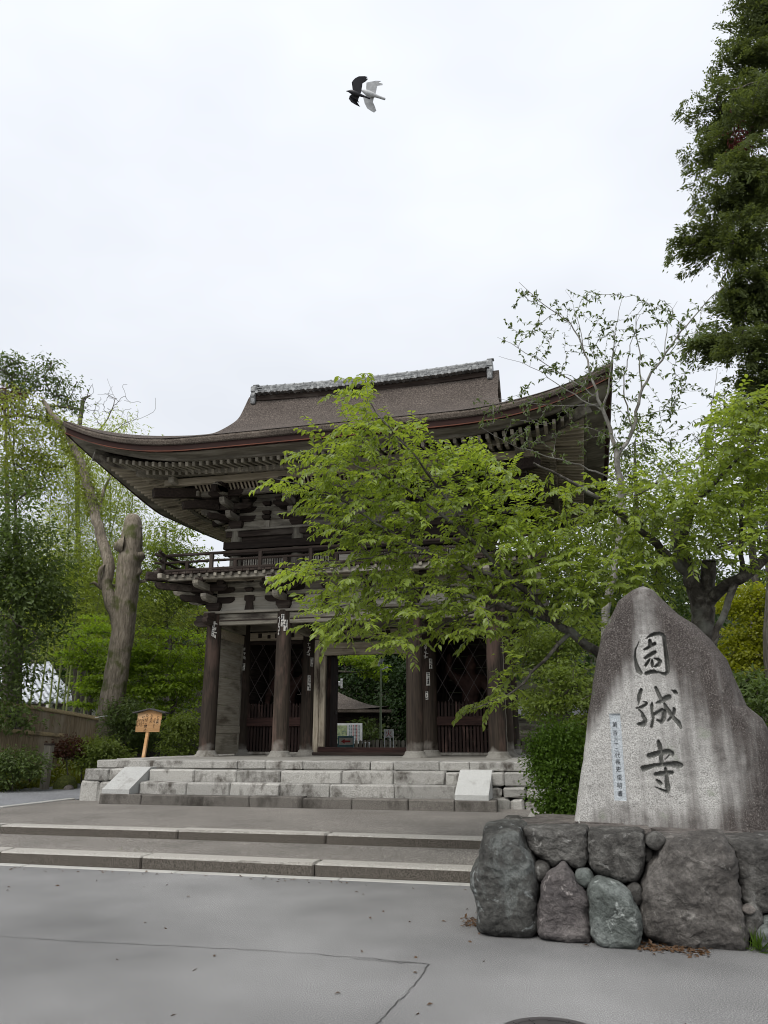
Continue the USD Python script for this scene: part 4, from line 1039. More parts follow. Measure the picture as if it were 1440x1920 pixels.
STROKES = [[[(0.946,1.792,0.003),(0.996,1.821,0.025),(1.041,1.836,0.028),(1.085,1.836,0.03),(1.119,1.822,0.03),(1.133,1.794,0.027),(1.131,1.713,0.027),(1.134,1.595,0.035),(1.136,1.507,0.035),(1.131,1.449,0.03),(1.103,1.43,0.03),(1.07,1.44,0.022),(1.037,1.456,0.014)],[(0.878,1.765,0.006),(0.835,1.686,0.014),(0.822,1.612,0.02),(0.83,1.536,0.034),(0.846,1.476,0.047),(0.864,1.455,0.036)],[(0.988,1.77,0.03),(0.988,1.734,0.033),(0.991,1.71,0.019)],[(0.918,1.683,0.011),(0.955,1.697,0.025),(0.998,1.722,0.03),(1.035,1.737,0.03)],[(0.922,1.597,0.022),(0.953,1.617,0.03),(0.993,1.638,0.033),(1.027,1.654,0.03)],[(0.921,1.526,0.025),(0.948,1.56,0.025),(0.971,1.589,0.011)],[(0.99,1.576,0.017),(0.987,1.544,0.03),(0.987,1.511,0.019)],[(1.015,1.59,0.016),(1.049,1.579,0.03),(1.067,1.557,0.035),(1.049,1.526,0.033),(1.01,1.51,0.016)],[(0.919,1.446,0.03),(0.955,1.457,0.033),(0.997,1.461,0.033),(1.024,1.451,0.025)]],[[(0.853,1.284,0.03),(0.835,1.24,0.034),(0.826,1.192,0.027),(0.815,1.132,0.008)],[(0.792,1.105,0.011),(0.845,1.116,0.027),(0.888,1.139,0.026),(0.897,1.154,0.023),(0.859,1.173,0.004)],[(0.815,1.093,0.015),(0.844,1.06,0.023),(0.857,1.021,0.03),(0.873,0.985,0.034),(0.846,0.95,0.045),(0.798,0.95,0.027)],[(0.951,1.153,0.015),(0.946,1.13,0.028),(0.943,1.07,0.022),(0.949,1.011,0.022),(0.939,0.972,0.022),(0.924,0.922,0.026)],[(0.953,1.039,0.026),(0.999,1.066,0.026),(1.044,1.088,0.026),(1.062,1.072,0.037),(1.054,1.029,0.04),(1.043,0.991,0.037),(1.017,0.968,0.033),(0.988,0.987,0.019)],[(0.999,1.303,0.026),(1.014,1.259,0.034),(1.036,1.199,0.03)],[(0.984,1.152,0.007),(1.028,1.163,0.03),(1.082,1.193,0.048),(1.119,1.208,0.044)],[(1.069,1.143,0.022),(1.091,1.091,0.037),(1.118,1.048,0.033),(1.148,1.001,0.033),(1.182,0.962,0.04),(1.2,0.916,0.022)],[(1.157,1.09,0.029),(1.15,1.055,0.029),(1.126,1.017,0.026),(1.084,0.979,0.015)],[(1.152,1.27,0.007),(1.181,1.254,0.036),(1.199,1.241,0.018)]],[[(0.977,0.785,0.027),(0.984,0.747,0.037),(0.987,0.705,0.033),(0.986,0.626,0.03),(0.984,0.574,0.03)],[(0.871,0.649,0.04),(0.922,0.663,0.044),(0.988,0.681,0.037),(1.059,0.692,0.046),(1.092,0.678,0.036),(1.093,0.658,0.023)],[(1.062,0.654,0.013),(1.019,0.612,0.005)],[(0.807,0.53,0.047),(0.851,0.541,0.04),(0.927,0.563,0.027),(0.99,0.567,0.03),(1.064,0.575,0.039),(1.132,0.569,0.055),(1.159,0.566,0.042)],[(0.919,0.477,0.03),(0.968,0.484,0.036),(1.025,0.492,0.033),(1.073,0.497,0.033)],[(1.015,0.533,0.023),(1.02,0.479,0.026),(1.019,0.404,0.033),(1.021,0.353,0.043),(1.017,0.316,0.023),(0.961,0.335,0.02),(0.9,0.362,0.003)],[(0.924,0.422,0.02),(0.947,0.405,0.036),(0.963,0.396,0.023)]]]
STELE = [(0.007,-0.031),(0.086,0.304),(0.171,0.696),(0.245,1.095),(0.336,1.474),(0.44,1.858),(0.576,2.074),(0.656,2.226),(0.805,2.337),(0.92,2.382),(1.023,2.326),(1.143,2.181),(1.26,2.045),(1.416,1.925),(1.534,1.774),(1.657,1.571),(1.708,1.391),(1.792,1.116),(1.914,0.992),(1.944,0.911),(1.934,0.591),(1.889,0.065)]
PANEL = [(0.514,1.053),(0.629,1.062),(0.619,0.221),(0.492,0.216)]
PCHARS = [(0.56,0.95),(0.558,0.869),(0.56,0.804),(0.557,0.766),(0.557,0.707),(0.563,0.653),(0.56,0.59),(0.559,0.521),(0.563,0.442),(0.558,0.363),(0.557,0.29)]
ROCKS = {'R1':[(4.9,0.83),(5.05,0.85),(5.22,0.83),(5.25,0.68),(5.31,0.58),(5.35,0.34),(5.33,0.19),(5.33,0.04),(5.25,-0.01),(4.98,-0.02),(4.84,0.04),(4.82,0.17),(4.76,0.39),(4.77,0.46),(4.85,0.58),(4.87,0.73)],'R2':[(5.23,0.83),(5.79,0.84),(5.79,0.6),(5.73,0.51),(5.65,0.53),(5.58,0.57),(5.48,0.52),(5.41,0.56),(5.32,0.62),(5.26,0.72)],'R3':[(5.81,0.82),(6.27,0.84),(6.28,0.72),(6.23,0.53),(6.18,0.43),(6.05,0.42),(5.94,0.47),(5.87,0.47),(5.81,0.51),(5.79,0.6)],'R4':[(5.58,0.57),(5.64,0.49),(5.69,0.39),(5.76,0.31),(5.75,0.0),(5.66,-0.0),(5.59,-0.02),(5.38,-0.0),(5.33,0.04),(5.34,0.19),(5.39,0.41),(5.46,0.5)],'R5':[(5.87,0.47),(6.01,0.44),(6.09,0.38),(6.15,0.25),(6.16,0.1),(6.11,-0.02),(5.9,-0.03),(5.8,0.0),(5.76,0.08),(5.77,0.36),(5.8,0.43)],'R6':[(5.82,0.46),(5.81,0.43),(5.78,0.4),(5.75,0.38),(5.72,0.38),(5.69,0.4),(5.67,0.42),(5.66,0.45),(5.67,0.49),(5.69,0.52),(5.73,0.53),(5.76,0.53),(5.79,0.52),(5.81,0.49)],'R7':[(6.21,0.35),(6.2,0.31),(6.17,0.28),(6.14,0.26),(6.11,0.26),(6.08,0.27),(6.07,0.31),(6.06,0.35),(6.07,0.39),(6.1,0.42),(6.13,0.44),(6.16,0.44),(6.19,0.42),(6.2,0.39)],'R8':[(6.44,0.76),(6.43,0.73),(6.4,0.71),(6.37,0.69),(6.33,0.69),(6.29,0.71),(6.27,0.73),(6.27,0.76),(6.28,0.79),(6.3,0.81),(6.34,0.83),(6.38,0.83),(6.41,0.81),(6.44,0.79)],'R9':[(6.33,0.64),(6.33,0.61),(6.31,0.59),(6.29,0.57),(6.27,0.57),(6.25,0.59),(6.24,0.61),(6.24,0.64),(6.25,0.67),(6.26,0.69),(6.28,0.71),(6.3,0.71),(6.32,0.69),(6.33,0.67)],'R10':[(6.43,0.78),(6.89,0.8),(6.97,0.64),(6.97,0.36),(6.97,-0.01),(6.87,-0.04),(6.49,-0.05),(6.19,0.06),(6.23,0.43),(6.28,0.56),(6.4,0.72)],'R11':[(6.92,0.78),(7.23,0.8),(7.43,0.8),(7.35,0.22),(7.1,0.23),(6.98,0.33),(6.97,0.64)],'R12':[(7.11,0.2),(7.09,0.15),(7.07,0.1),(7.03,0.07),(7.0,0.07),(6.97,0.09),(6.96,0.14),(6.96,0.2),(6.97,0.26),(7.0,0.3),(7.03,0.33),(7.07,0.33),(7.09,0.31),(7.11,0.26)],'R13':[(7.06,0.29),(7.05,0.27),(7.04,0.26),(7.01,0.25),(6.99,0.25),(6.97,0.26),(6.96,0.27),(6.95,0.28),(6.96,0.3),(6.98,0.31),(7.0,0.32),(7.02,0.32),(7.04,0.31),(7.05,0.3)],'R14':[(7.17,0.08),(7.16,0.04),(7.14,0.0),(7.1,-0.02),(7.07,-0.02),(7.04,-0.0),(7.03,0.03),(7.03,0.07),(7.04,0.12),(7.06,0.16),(7.1,0.18),(7.13,0.18),(7.16,0.16),(7.17,0.13)],'R15':[(7.21,0.2),(7.2,0.18),(7.18,0.16),(7.16,0.16),(7.14,0.15),(7.12,0.16),(7.1,0.17),(7.1,0.19),(7.11,0.21),(7.13,0.23),(7.15,0.23),(7.17,0.24),(7.19,0.23),(7.21,0.21)],'R16':[(5.45,0.49),(5.44,0.45),(5.42,0.42),(5.38,0.4),(5.35,0.4),(5.31,0.41),(5.29,0.44),(5.29,0.48),(5.3,0.52),(5.32,0.55),(5.36,0.57),(5.39,0.57),(5.43,0.56),(5.45,0.53)],'R17':[(7.19,0.22),(7.35,0.24),(7.35,-0.02),(7.14,-0.03)]}


def glyph(mb, ch, o, ax, ay, az, size, slant=0.0, thin=0.0):
    for poly in GLYPHS[ch].split('|'):
        rings = [[tuple(map(float, p.split(','))) for p in r.split(' ')] for r in poly.split(';')]
        rings = [[((x + slant * y) * size / 100, y * size / 100) for x, y in r] for r in rings]
        p = Polygon(rings[0], rings[1:]).buffer(thin * size / 100)
        for q in getattr(p, 'geoms', [p]):
            if q.area > 0:
                mb.prism(q, o, ax, ay, az)
    return mb


# ------------------------------------------------------------------ inscribed stone
SP = np.array([5.6, -11.0, 0.79])
SN = np.array([-0.298, -0.954, 0.0]) / np.linalg.norm([0.298, 0.954])
SA = np.array([-SN[1], SN[0], 0.0])
N_ = {'g': ('geometry', {}), 'st': ('attribute', {'attribute': 'stain'}),
      'n': ('noise_texture', {'scale': 85.0, 'detail': 3.0, 'roughness': 0.8}), 'r': ('rgb_ramp', {'ramp': [(0.33, (0.17, 0.165, 0.15)), (0.5, (0.40, 0.39, 0.37)), (0.66, (0.66, 0.65, 0.62))]}),
      'm2': ('mapping', {'scale': (11.0, 11.0, 0.6)}), 'n2': ('noise_texture', {'scale': 1.0, 'detail': 7.0, 'roughness': 0.62}),
      'm3': ('mapping', {'scale': (2.2, 2.2, 1.8)}), 'n3': ('noise_texture', {'scale': 1.0, 'detail': 9.0, 'roughness': 0.68}),
      'a1': ('math', {'math_type': 'multiply_add', 'value2': 0.85, 'value3': 0.0}), 'a2': ('math', {'math_type': 'multiply_add', 'value2': 0.75}), 'sub': ('math', {'math_type': 'add'}), 'fine': ('math', {'math_type': 'multiply_add', 'value2': 1.1, 'value3': -0.55}), 'sub2': ('math', {'math_type': 'add'}), 'rs': ('rgb_ramp', {'ramp': [(0.28, (0, 0, 0)), (0.46, (0.40, 0.40, 0.40)), (0.70, (0.95, 0.95, 0.95))]}),
      'half': ('math', {'math_type': 'multiply_add', 'value2': 1.0, 'value3': -0.80}),
      'dk': ('rgb_ramp', {'ramp': [(0.34, (0.020, 0.016, 0.015)), (0.52, (0.058, 0.046, 0.042)), (0.62, (0.15, 0.135, 0.122)), (0.74, (0.40, 0.38, 0.35))]}), 'mx': ('mix_color', {}),
      'n4': ('noise_texture', {'scale': 3.3, 'detail': 5.0}), 'r4': ('rgb_ramp', {'ramp': [(0.66, (0, 0, 0)), (0.74, (0.5, 0.5, 0.5))]}), 'lich': ('mix_color', {'b': (0.20, 0.24, 0.16)}),
      'bp': ('bump', {'strength': 0.8, 'distance': 0.015}), 'p': ('principled_bsdf', {'roughness': 0.9, 'specular_ior_level': 0.2})}
mat('monument_granite', N_, [('g.position', 'n.vector'), ('n.fac', 'r.fac'), ('g.position', 'm2.vector'), ('m2.vector', 'n2.vector'), ('g.position', 'm3.vector'), ('m3.vector', 'n3.vector'),
    ('n2.fac', 'a1.value1'), ('n3.fac', 'a2.value1'), ('a1.value', 'a2.value3'), ('a2.value', 'half.value1'), ('st.fac', 'sub.value1'), ('half.value', 'sub.value2'), ('n.fac', 'fine.value1'), ('sub.value', 'sub2.value1'), ('fine.value', 'sub2.value2'), ('sub2.value', 'rs.fac'), ('n.fac', 'dk.fac'),
    ('r.color', 'mx.a'), ('dk.color', 'mx.b'), ('rs.color', 'mx.fac'), ('g.position', 'n4.vector'), ('n4.fac', 'r4.fac'), ('mx.result', 'lich.a'), ('r4.color', 'lich.fac'), ('lich.result', 'p.base_color'), ('n.fac', 'bp.height'), ('bp.normal', 'p.normal')])
stone('carved_groove', (0.075, 0.075, 0.068), (0.19, 0.19, 0.175), (0.03, 0.03, 0.026), 0.4)
stone('panel_stone', (0.24, 0.265, 0.28), (0.46, 0.49, 0.51), (0.30, 0.30, 0.28), 0.1)


def seg_dist(P, q):
    """Signed distance of points P (n x 2) to a brush stroke of varying width: negative inside."""
    best = np.full(len(P), 9.0)
    for (x0, y0, w0), (x1, y1, w1) in zip(q[:-1], q[1:]):
        d = np.array([x1 - x0, y1 - y0])
        t = np.clip(((P - (x0, y0)) @ d) / max(d @ d, 1e-9), 0, 1)
        c = np.stack([x0 + t * d[0], y0 + t * d[1]], 1)
        best = np.minimum(best, np.linalg.norm(P - c, axis=1) - 1.15 * (w0 + (w1 - w0) * t) / 2)
    return best


ol = np.array(STELE)
top_i = int(np.argmax(ol[:, 1]))
lz, lx = ol[:top_i + 1, 1], ol[:top_i + 1, 0]
rz, rx_ = ol[top_i:, 1][::-1], ol[top_i:, 0][::-1]
rzs = np.maximum.accumulate(rz + np.arange(len(rz)) * 1e-4)
NV, NU = 330, 270
zz = np.linspace(-0.02, ol[top_i, 1], NV)
zz = zz[-1] - (zz[-1] - zz[0]) * np.linspace(1, 0, NV) ** 1.15
xl, xr = np.interp(zz, lz, lx), np.interp(zz, rzs, rx_)
jl = 0.02 * (meshkit.fbm(np.stack([zz * 5, 0 * zz, 0 * zz], 1), 4, 5) - 0.5)
xl, xr = xl + jl, xr - 0.03 * (meshkit.fbm(np.stack([zz * 4, 0 * zz + 7, 0 * zz], 1), 4, 6) - 0.5)
uu = np.linspace(0, 1, NU)
X2 = xl[:, None] + (xr - xl)[:, None] * uu
Z2 = np.repeat(zz[:, None], NU, 1)
P2 = np.stack([X2.ravel(), Z2.ravel()], 1)
edge = np.minimum(X2 - xl[:, None], xr[:, None] - X2)
TH = 0.24
e1 = np.clip(edge / 0.16, 0, 1)
prof = np.sqrt(np.clip(1 - (1 - e1) ** 2.2, 0, 1))
topr = np.sqrt(np.clip(1 - (1 - np.clip((zz[-1] - zz) / 0.22, 0, 1)) ** 2, 0, 1))[:, None]
P3 = np.stack([P2[:, 0] * 2.2, P2[:, 1] * 2.2, 0 * P2[:, 0]], 1)
relief = ((meshkit.fbm(P3, 5, 11) - 0.5) * 0.05 + (meshkit.fbm(P3 * 6, 3, 12) - 0.5) * 0.012).reshape(NV, NU)
# the right flank turns away from the face along a slanting ridge
ridge_x = np.interp(Z2, [0, 0.5, 1.2, 2.4], [1.66, 1.60, 1.60, 2.2])
flank = np.clip(X2 - ridge_x, 0, 1) * 0.40
depth = (TH * prof * topr + relief * prof - flank * prof * 0.9)
groove = np.full(len(P2), 9.0)
which = np.full(len(P2), -1)
for ci, ch in enumerate(STROKES):
    for q in ch:
        d = seg_dist(P2, q)
        which[(d < 0) & (d < groove)] = ci
        groove = np.minimum(groove, d)
cut = smoothstep(0.004, -0.014, groove).reshape(NV, NU) * 0.036
# sunken strip that carries the small inscription
pa = np.array(PANEL)
pxl = np.interp(P2[:, 1], [pa[3, 1], pa[0, 1]], [pa[3, 0], pa[0, 0]])
pxr = np.interp(P2[:, 1], [pa[2, 1], pa[1, 1]], [pa[2, 0], pa[1, 0]])
din = np.minimum(np.minimum(P2[:, 0] - pxl, pxr - P2[:, 0]), np.minimum(P2[:, 1] - 0.218, 1.058 - P2[:, 1]))
flatd = np.interp(P2[:, 1], [0.2, 1.07], [TH + 0.0, TH + 0.0])
inpanel = din > 0
pd = smoothstep(0, 0.012, din).reshape(NV, NU)
depth = depth * (1 - pd) + (TH - 0.012) * pd
depth = depth - cut
V = SP + P2[:, :1] * SA + P2[:, 1:] * np.array([0, 0, 1.0]) + (depth.reshape(-1, 1) - TH) * SN
# dark weathering map: crown, right shoulder and running streaks dark; a pale washed band below the characters
cx_ = np.interp(Z2, [0, 0.6, 1.2, 1.8, 2.4], [0.72, 0.80, 0.90, 0.98, 0.95])
hw = np.interp(Z2, [0, 0.4, 0.8, 1.2, 1.6, 2.0, 2.4], [0.66, 0.62, 0.48, 0.28, 0.12, 0.04, 0.02])
st_ = 0.26 + 0.50 * smoothstep(-0.06, 0.22, np.abs(X2 - cx_) - hw)
st_ = st_ + 0.22 * smoothstep(1.2, 1.9, Z2) - 0.02
st_ = st_ - 0.30 * smoothstep(0.42, 0.05, X2 - xl[:, None]) * smoothstep(1.25, 0.7, Z2)          # pale lower left
st_ = st_ - 0.30 * np.exp(-((X2 - 1.55) / 0.16) ** 2) * smoothstep(1.35, 0.6, Z2)                 # pale run on the right
st_ = st_ + 0.22 * smoothstep(0.30, 0.03, Z2) + 0.16 * np.exp(-((X2 - 1.27) / 0.09) ** 2) * smoothstep(1.5, 0.9, Z2)
inside1 = (np.abs(X2 - 1.0) < 0.11) & (Z2 > 1.45) & (Z2 < 1.84)
st_ = st_ - 0.34 * inside1
F = gridf(NV, NU)[:, [0, 3, 2, 1]]
fc = np.array([which[F].max(1), inpanel[F].sum(1)]).T
stone_ = thing('inscribed_stone', SP + SA * 0.95 + np.array([0, 0, 0]), 'tall weathered granite monument carved with three large characters on the boulder wall', 'monument')


def submesh(F_):
    i = np.unique(F_)
    mp = np.zeros(len(V), int)
    mp[i] = np.arange(len(i))
    return V[i], mp[F_], i


body = (which[F] >= 0).sum(1) < 2
panelf = inpanel[F].sum(1) >= 3
# back half, simple and rounded
bd = (0.30 * prof * topr)
Vb = SP + P2[:, :1] * SA + P2[:, 1:] * np.array([0, 0, 1.0]) - (bd.reshape(-1, 1) + TH) * SN
keep = np.zeros((NV, NU), bool)
ri, ci_ = np.arange(0, NV, 6), np.arange(0, NU, 6)
ri, ci_ = np.append(ri[ri < NV - 1], NV - 1), np.append(ci_[ci_ < NU - 1], NU - 1)
Vbk = Vb.reshape(NV, NU, 3)[np.ix_(ri, ci_)].reshape(-1, 3)
Vbk = np.vstack([Vbk])
v, f, idx = submesh(F[body & ~panelf])
nb = len(v)
fb = gridf(len(ri), len(ci_))
mesh_v = np.vstack([v, Vbk])
mesh_f = np.vstack([np.vstack([f[:, [0, 1, 2]], f[:, [0, 2, 3]]]), np.vstack([fb[:, [0, 1, 2]], fb[:, [0, 2, 3]]]) + nb])
bp_ = obj('stone_body', (mesh_v, mesh_f), LOOKS['monument_granite'], stone_, smooth=True)
UsdGeom.PrimvarsAPI(bp_).CreatePrimvar('stain', Sdf.ValueTypeNames.FloatArray, 'vertex').Set(Vt.FloatArray.FromNumpy(np.concatenate([st_.ravel()[idx], np.full(len(Vbk), 0.6)]).astype(np.float32)))
for k in range(3):
    sel = (~body) & (np.where((which[F] == k).sum(1) >= 2, True, False))
    v, f, _ = submesh(F[sel])
    obj('carved_character', (v, f), LOOKS['carved_groove'], stone_, smooth=True)
v, f, _ = submesh(F[panelf])
pn = obj('inscription_panel', (v, f), LOOKS['panel_stone'], stone_, smooth=True)
m = MB()
for ch, (a, b) in zip('第百六十二代長吏俊明書', PCHARS):
    glyph(m, ch, SP + SA * a + np.array([0, 0, b]) - SN * 0.011, SA, (0, 0, 1), SN * 0.004, 0.056 if ch not in '六十二' else 0.044, 0.10, -2.0)
obj('lettering', m, LOOKS['ink'], pn)

# ------------------------------------------------------------------ boulder wall under the stone
rock('rock_dark', (0.022, 0.021, 0.019), (0.068, 0.064, 0.058), (0.19, 0.185, 0.17), (0.32, 0.315, 0.295))
rock('rock_green', (0.040, 0.045, 0.040), (0.135, 0.150, 0.138), (0.29, 0.31, 0.295), (0.54, 0.57, 0.54), amount=0.06)
rock('rock_teal', (0.022, 0.022, 0.020), (0.068, 0.067, 0.061), (0.175, 0.19, 0.18), (0.40, 0.43, 0.42), amount=0.05)
rock('rock_purple', (0.040, 0.036, 0.036), (0.105, 0.093, 0.090), (0.21, 0.19, 0.18), (0.42, 0.38, 0.36), amount=0.03)
rock('rock_brown', (0.034, 0.031, 0.028), (0.092, 0.084, 0.076), (0.21, 0.195, 0.178), (0.30, 0.285, 0.26))
rock('slate', (0.05, 0.044, 0.04), (0.13, 0.115, 0.105), (0.25, 0.225, 0.20), (0.09, 0.10, 0.06), amount=0.1)


def resample(poly, n):
    p = np.array(poly + [poly[0]], float)
    d = np.concatenate([[0], np.cumsum(np.linalg.norm(np.diff(p, axis=0), axis=1))])
    t = np.linspace(0, d[-1], n, endpoint=False)
    q = np.stack([np.interp(t, d, p[:, k]) for k in (0, 1)], 1)
    for _ in range(3):
        q = 0.25 * np.roll(q, 1, 0) + 0.5 * q + 0.25 * np.roll(q, -1, 0)
    c = q.mean(0)
    return c + (q - c) * 1.03


def rockmesh(poly, yc, front, back, seed, rough=0.10, n=84, rings=22, lean=0.0, expo=0.5):
    """A boulder that fills an outline (x, z) and swells front and back, its surface broken by noise."""
    q = resample(poly, n)
    c = q.mean(0)
    V, k = [], 0
    ss = np.concatenate([np.linspace(0.03, 0.86, rings // 3), 0.86 + 0.14 * np.sin(np.linspace(0, PI / 2, rings // 5)[1:])])
    ts = np.concatenate([-np.arccos(ss ** (1 / expo)), np.arccos(ss ** (1 / expo))[::-1][1:]])
    rings = len(ts)
    for t in ts:
        s = max(math.cos(t), 1e-6) ** expo
        y = front * math.sin(t) if t < 0 else back * math.sin(t)
        pts = c + (q - c) * s
        V.append(np.stack([pts[:, 0], np.full(n, yc + y), pts[:, 1]], 1))
    V = np.vstack(V)
    i, j = np.meshgrid(np.arange(rings - 1), np.arange(n), indexing='ij')
    i, j = i.ravel(), j.ravel()
    F_ = np.stack([i * n + j, i * n + (j + 1) % n, (i + 1) * n + (j + 1) % n, (i + 1) * n + j], 1)
    nv = len(V)
    V = np.vstack([V, [[c[0], V[:n, 1].mean() - 0.002, c[1]], [c[0], V[-n:, 1].mean() + 0.002, c[1]]]])
    tri = np.vstack([F_[:, [0, 1, 2]], F_[:, [0, 2, 3]], [(nv, (q_ + 1) % n, q_) for q_ in range(n)], [(nv + 1, nv - n + q_, nv - n + (q_ + 1) % n) for q_ in range(n)]])
    tm = trimesh.Trimesh(V, tri, process=False)
    nrm = np.array(tm.vertex_normals)
    size = min(np.ptp(q[:, 0]), np.ptp(q[:, 1]))
    b = V / max(size, 0.25) * 1.6
    d = (meshkit.fbm(b * 1.3 + seed, 4, seed) - 0.5) * 0.9 - 0.5 * np.abs(meshkit.fbm(b * np.array([1.6, 1.6, 2.6]) + 3 * seed, 5, seed + 50) - 0.5) * 2 + 0.30 * (meshkit.fbm(b * 6, 4, seed + 9) - 0.5) + 0.35 * np.round(meshkit.fbm(b * 1.8 + 5, 2, seed + 4) * 5) / 5 + 0.14 * (meshkit.fbm(b * 15, 3, seed + 12) - 0.5)
    V = V + nrm * (d * rough * size)[:, None]
    V[:, 1] += lean * (V[:, 2] - 0.4)
    return V, tri


bw = thing('boulder_wall', (6.1, -11.3, 0), 'low dry wall of big dark boulders that carries the inscribed monument', 'wall')
spec = {'R1': ('rock_teal', -12.05, 0.34, 0.5), 'R2': ('rock_dark', -11.98, 0.22, 0.35), 'R3': ('rock_dark', -12.0, 0.26, 0.35), 'R4': ('rock_purple', -12.2, 0.22, 0.3), 'R5': ('rock_green', -12.24, 0.26, 0.3), 'R6': ('rock_green', -12.16, 0.10, 0.15),
        'R7': ('rock_dark', -12.2, 0.10, 0.15), 'R8': ('rock_dark', -12.12, 0.10, 0.2), 'R9': ('rock_dark', -12.02, 0.08, 0.2), 'R10': ('rock_brown', -12.12, 0.24, 0.4), 'R11': ('rock_dark', -11.98, 0.25, 0.4), 'R12': ('rock_dark', -12.2, 0.1, 0.15),
        'R13': ('slate', -12.28, 0.05, 0.1), 'R14': ('rock_green', -12.26, 0.12, 0.15), 'R15': ('rock_green', -12.2, 0.08, 0.1), 'R16': ('rock_dark', -12.1, 0.12, 0.2), 'R17': ('rock_dark', -12.15, 0.2, 0.25)}
lab = {'R1': 'tall upright corner boulder', 'R4': 'purplish pointed boulder', 'R5': 'pale green pointed boulder with white veins', 'R10': 'largest broad brown boulder'}
for k, (mt, yc, fr, bk) in spec.items():
    big = len(ROCKS[k]) < 14 or k == 'R1'
    q = rockmesh(ROCKS[k], yc, fr, bk, int(k[1:]), 0.12 if big else 0.10, 190 if big else 50, 110 if big else 30, 0.10 if big else 0, 0.22 if big else 0.5)
    obj('boulder', q, LOOKS[mt], bw, smooth=38, label=lab.get(k))
# rear and side boulders, the packed core and the slate capping
for k, (x, y) in enumerate(((4.98, -11.3), (4.95, -10.7), (5.0, -10.15))):
    poly = [(x + 0.26 * math.cos(t), 0.36 + 0.42 * math.sin(t)) for t in np.linspace(0, 2 * PI, 11)[:-1]]
    obj('boulder', rockmesh(poly, y, 0.33, 0.33, 30 + k, 0.1, 60, 20, 0, 0.34), LOOKS['rock_dark'], bw, smooth=38)
obj('core', MB().span(5.05, 8.6, -11.9, -9.9, -0.1, 0.73), LOOKS['rock_dark'], bw)
caps = []
x = 5.08
for (y0, y1) in ((-12.0, -11.62), (-11.6, -11.2), (-11.18, -10.7), (-10.68, -10.1)):
    x = 5.05 + 0.2 * rng.random()
    while x < 8.4:
        w = 0.35 + 0.5 * rng.random()
        n = 9
        t = np.linspace(0, 2 * PI, n, endpoint=False)
        sq = np.maximum(np.abs(np.cos(t)), np.abs(np.sin(t)))
        poly = np.stack([(x + w / 2) + (w / 2 - 0.006) * np.cos(t) / sq, (y0 + y1) / 2 + ((y1 - y0) / 2 - 0.006) * np.sin(t) / sq], 1) + rng.normal(0, 0.018, (n, 2))
        obj('capstone', MB().prism(Polygon(poly).buffer(0), (0, 0, 0.728), (1, 0, 0), (0, 1, 0), (0, 0, 0.055 + 0.022 * rng.random())), LOOKS['slate'], bw)
        x += w
obj('loose_slate', MB().prism([(0, 0), (0.2, -0.03), (0.3, 0.04), (0.22, 0.12), (0.05, 0.1)], at(1315, 1573, Y=-12.05) - np.array([0.1, 0, 0.02]), (1, 0, 0), (0, 1, 0), (0, 0, 0.025)), LOOKS['slate'], bw)
kb = at(1000, 1530, Z=0.36)
single('kerb_block', MB().box(kb + np.array([0.05, 0.2, -0.12]), (0.28, 0.95, 0.30), 0.03, 0.0, 0.004), LOOKS['kerb_granite'], 'short granite kerb block between the forecourt paving and the boulder wall', 'kerb')


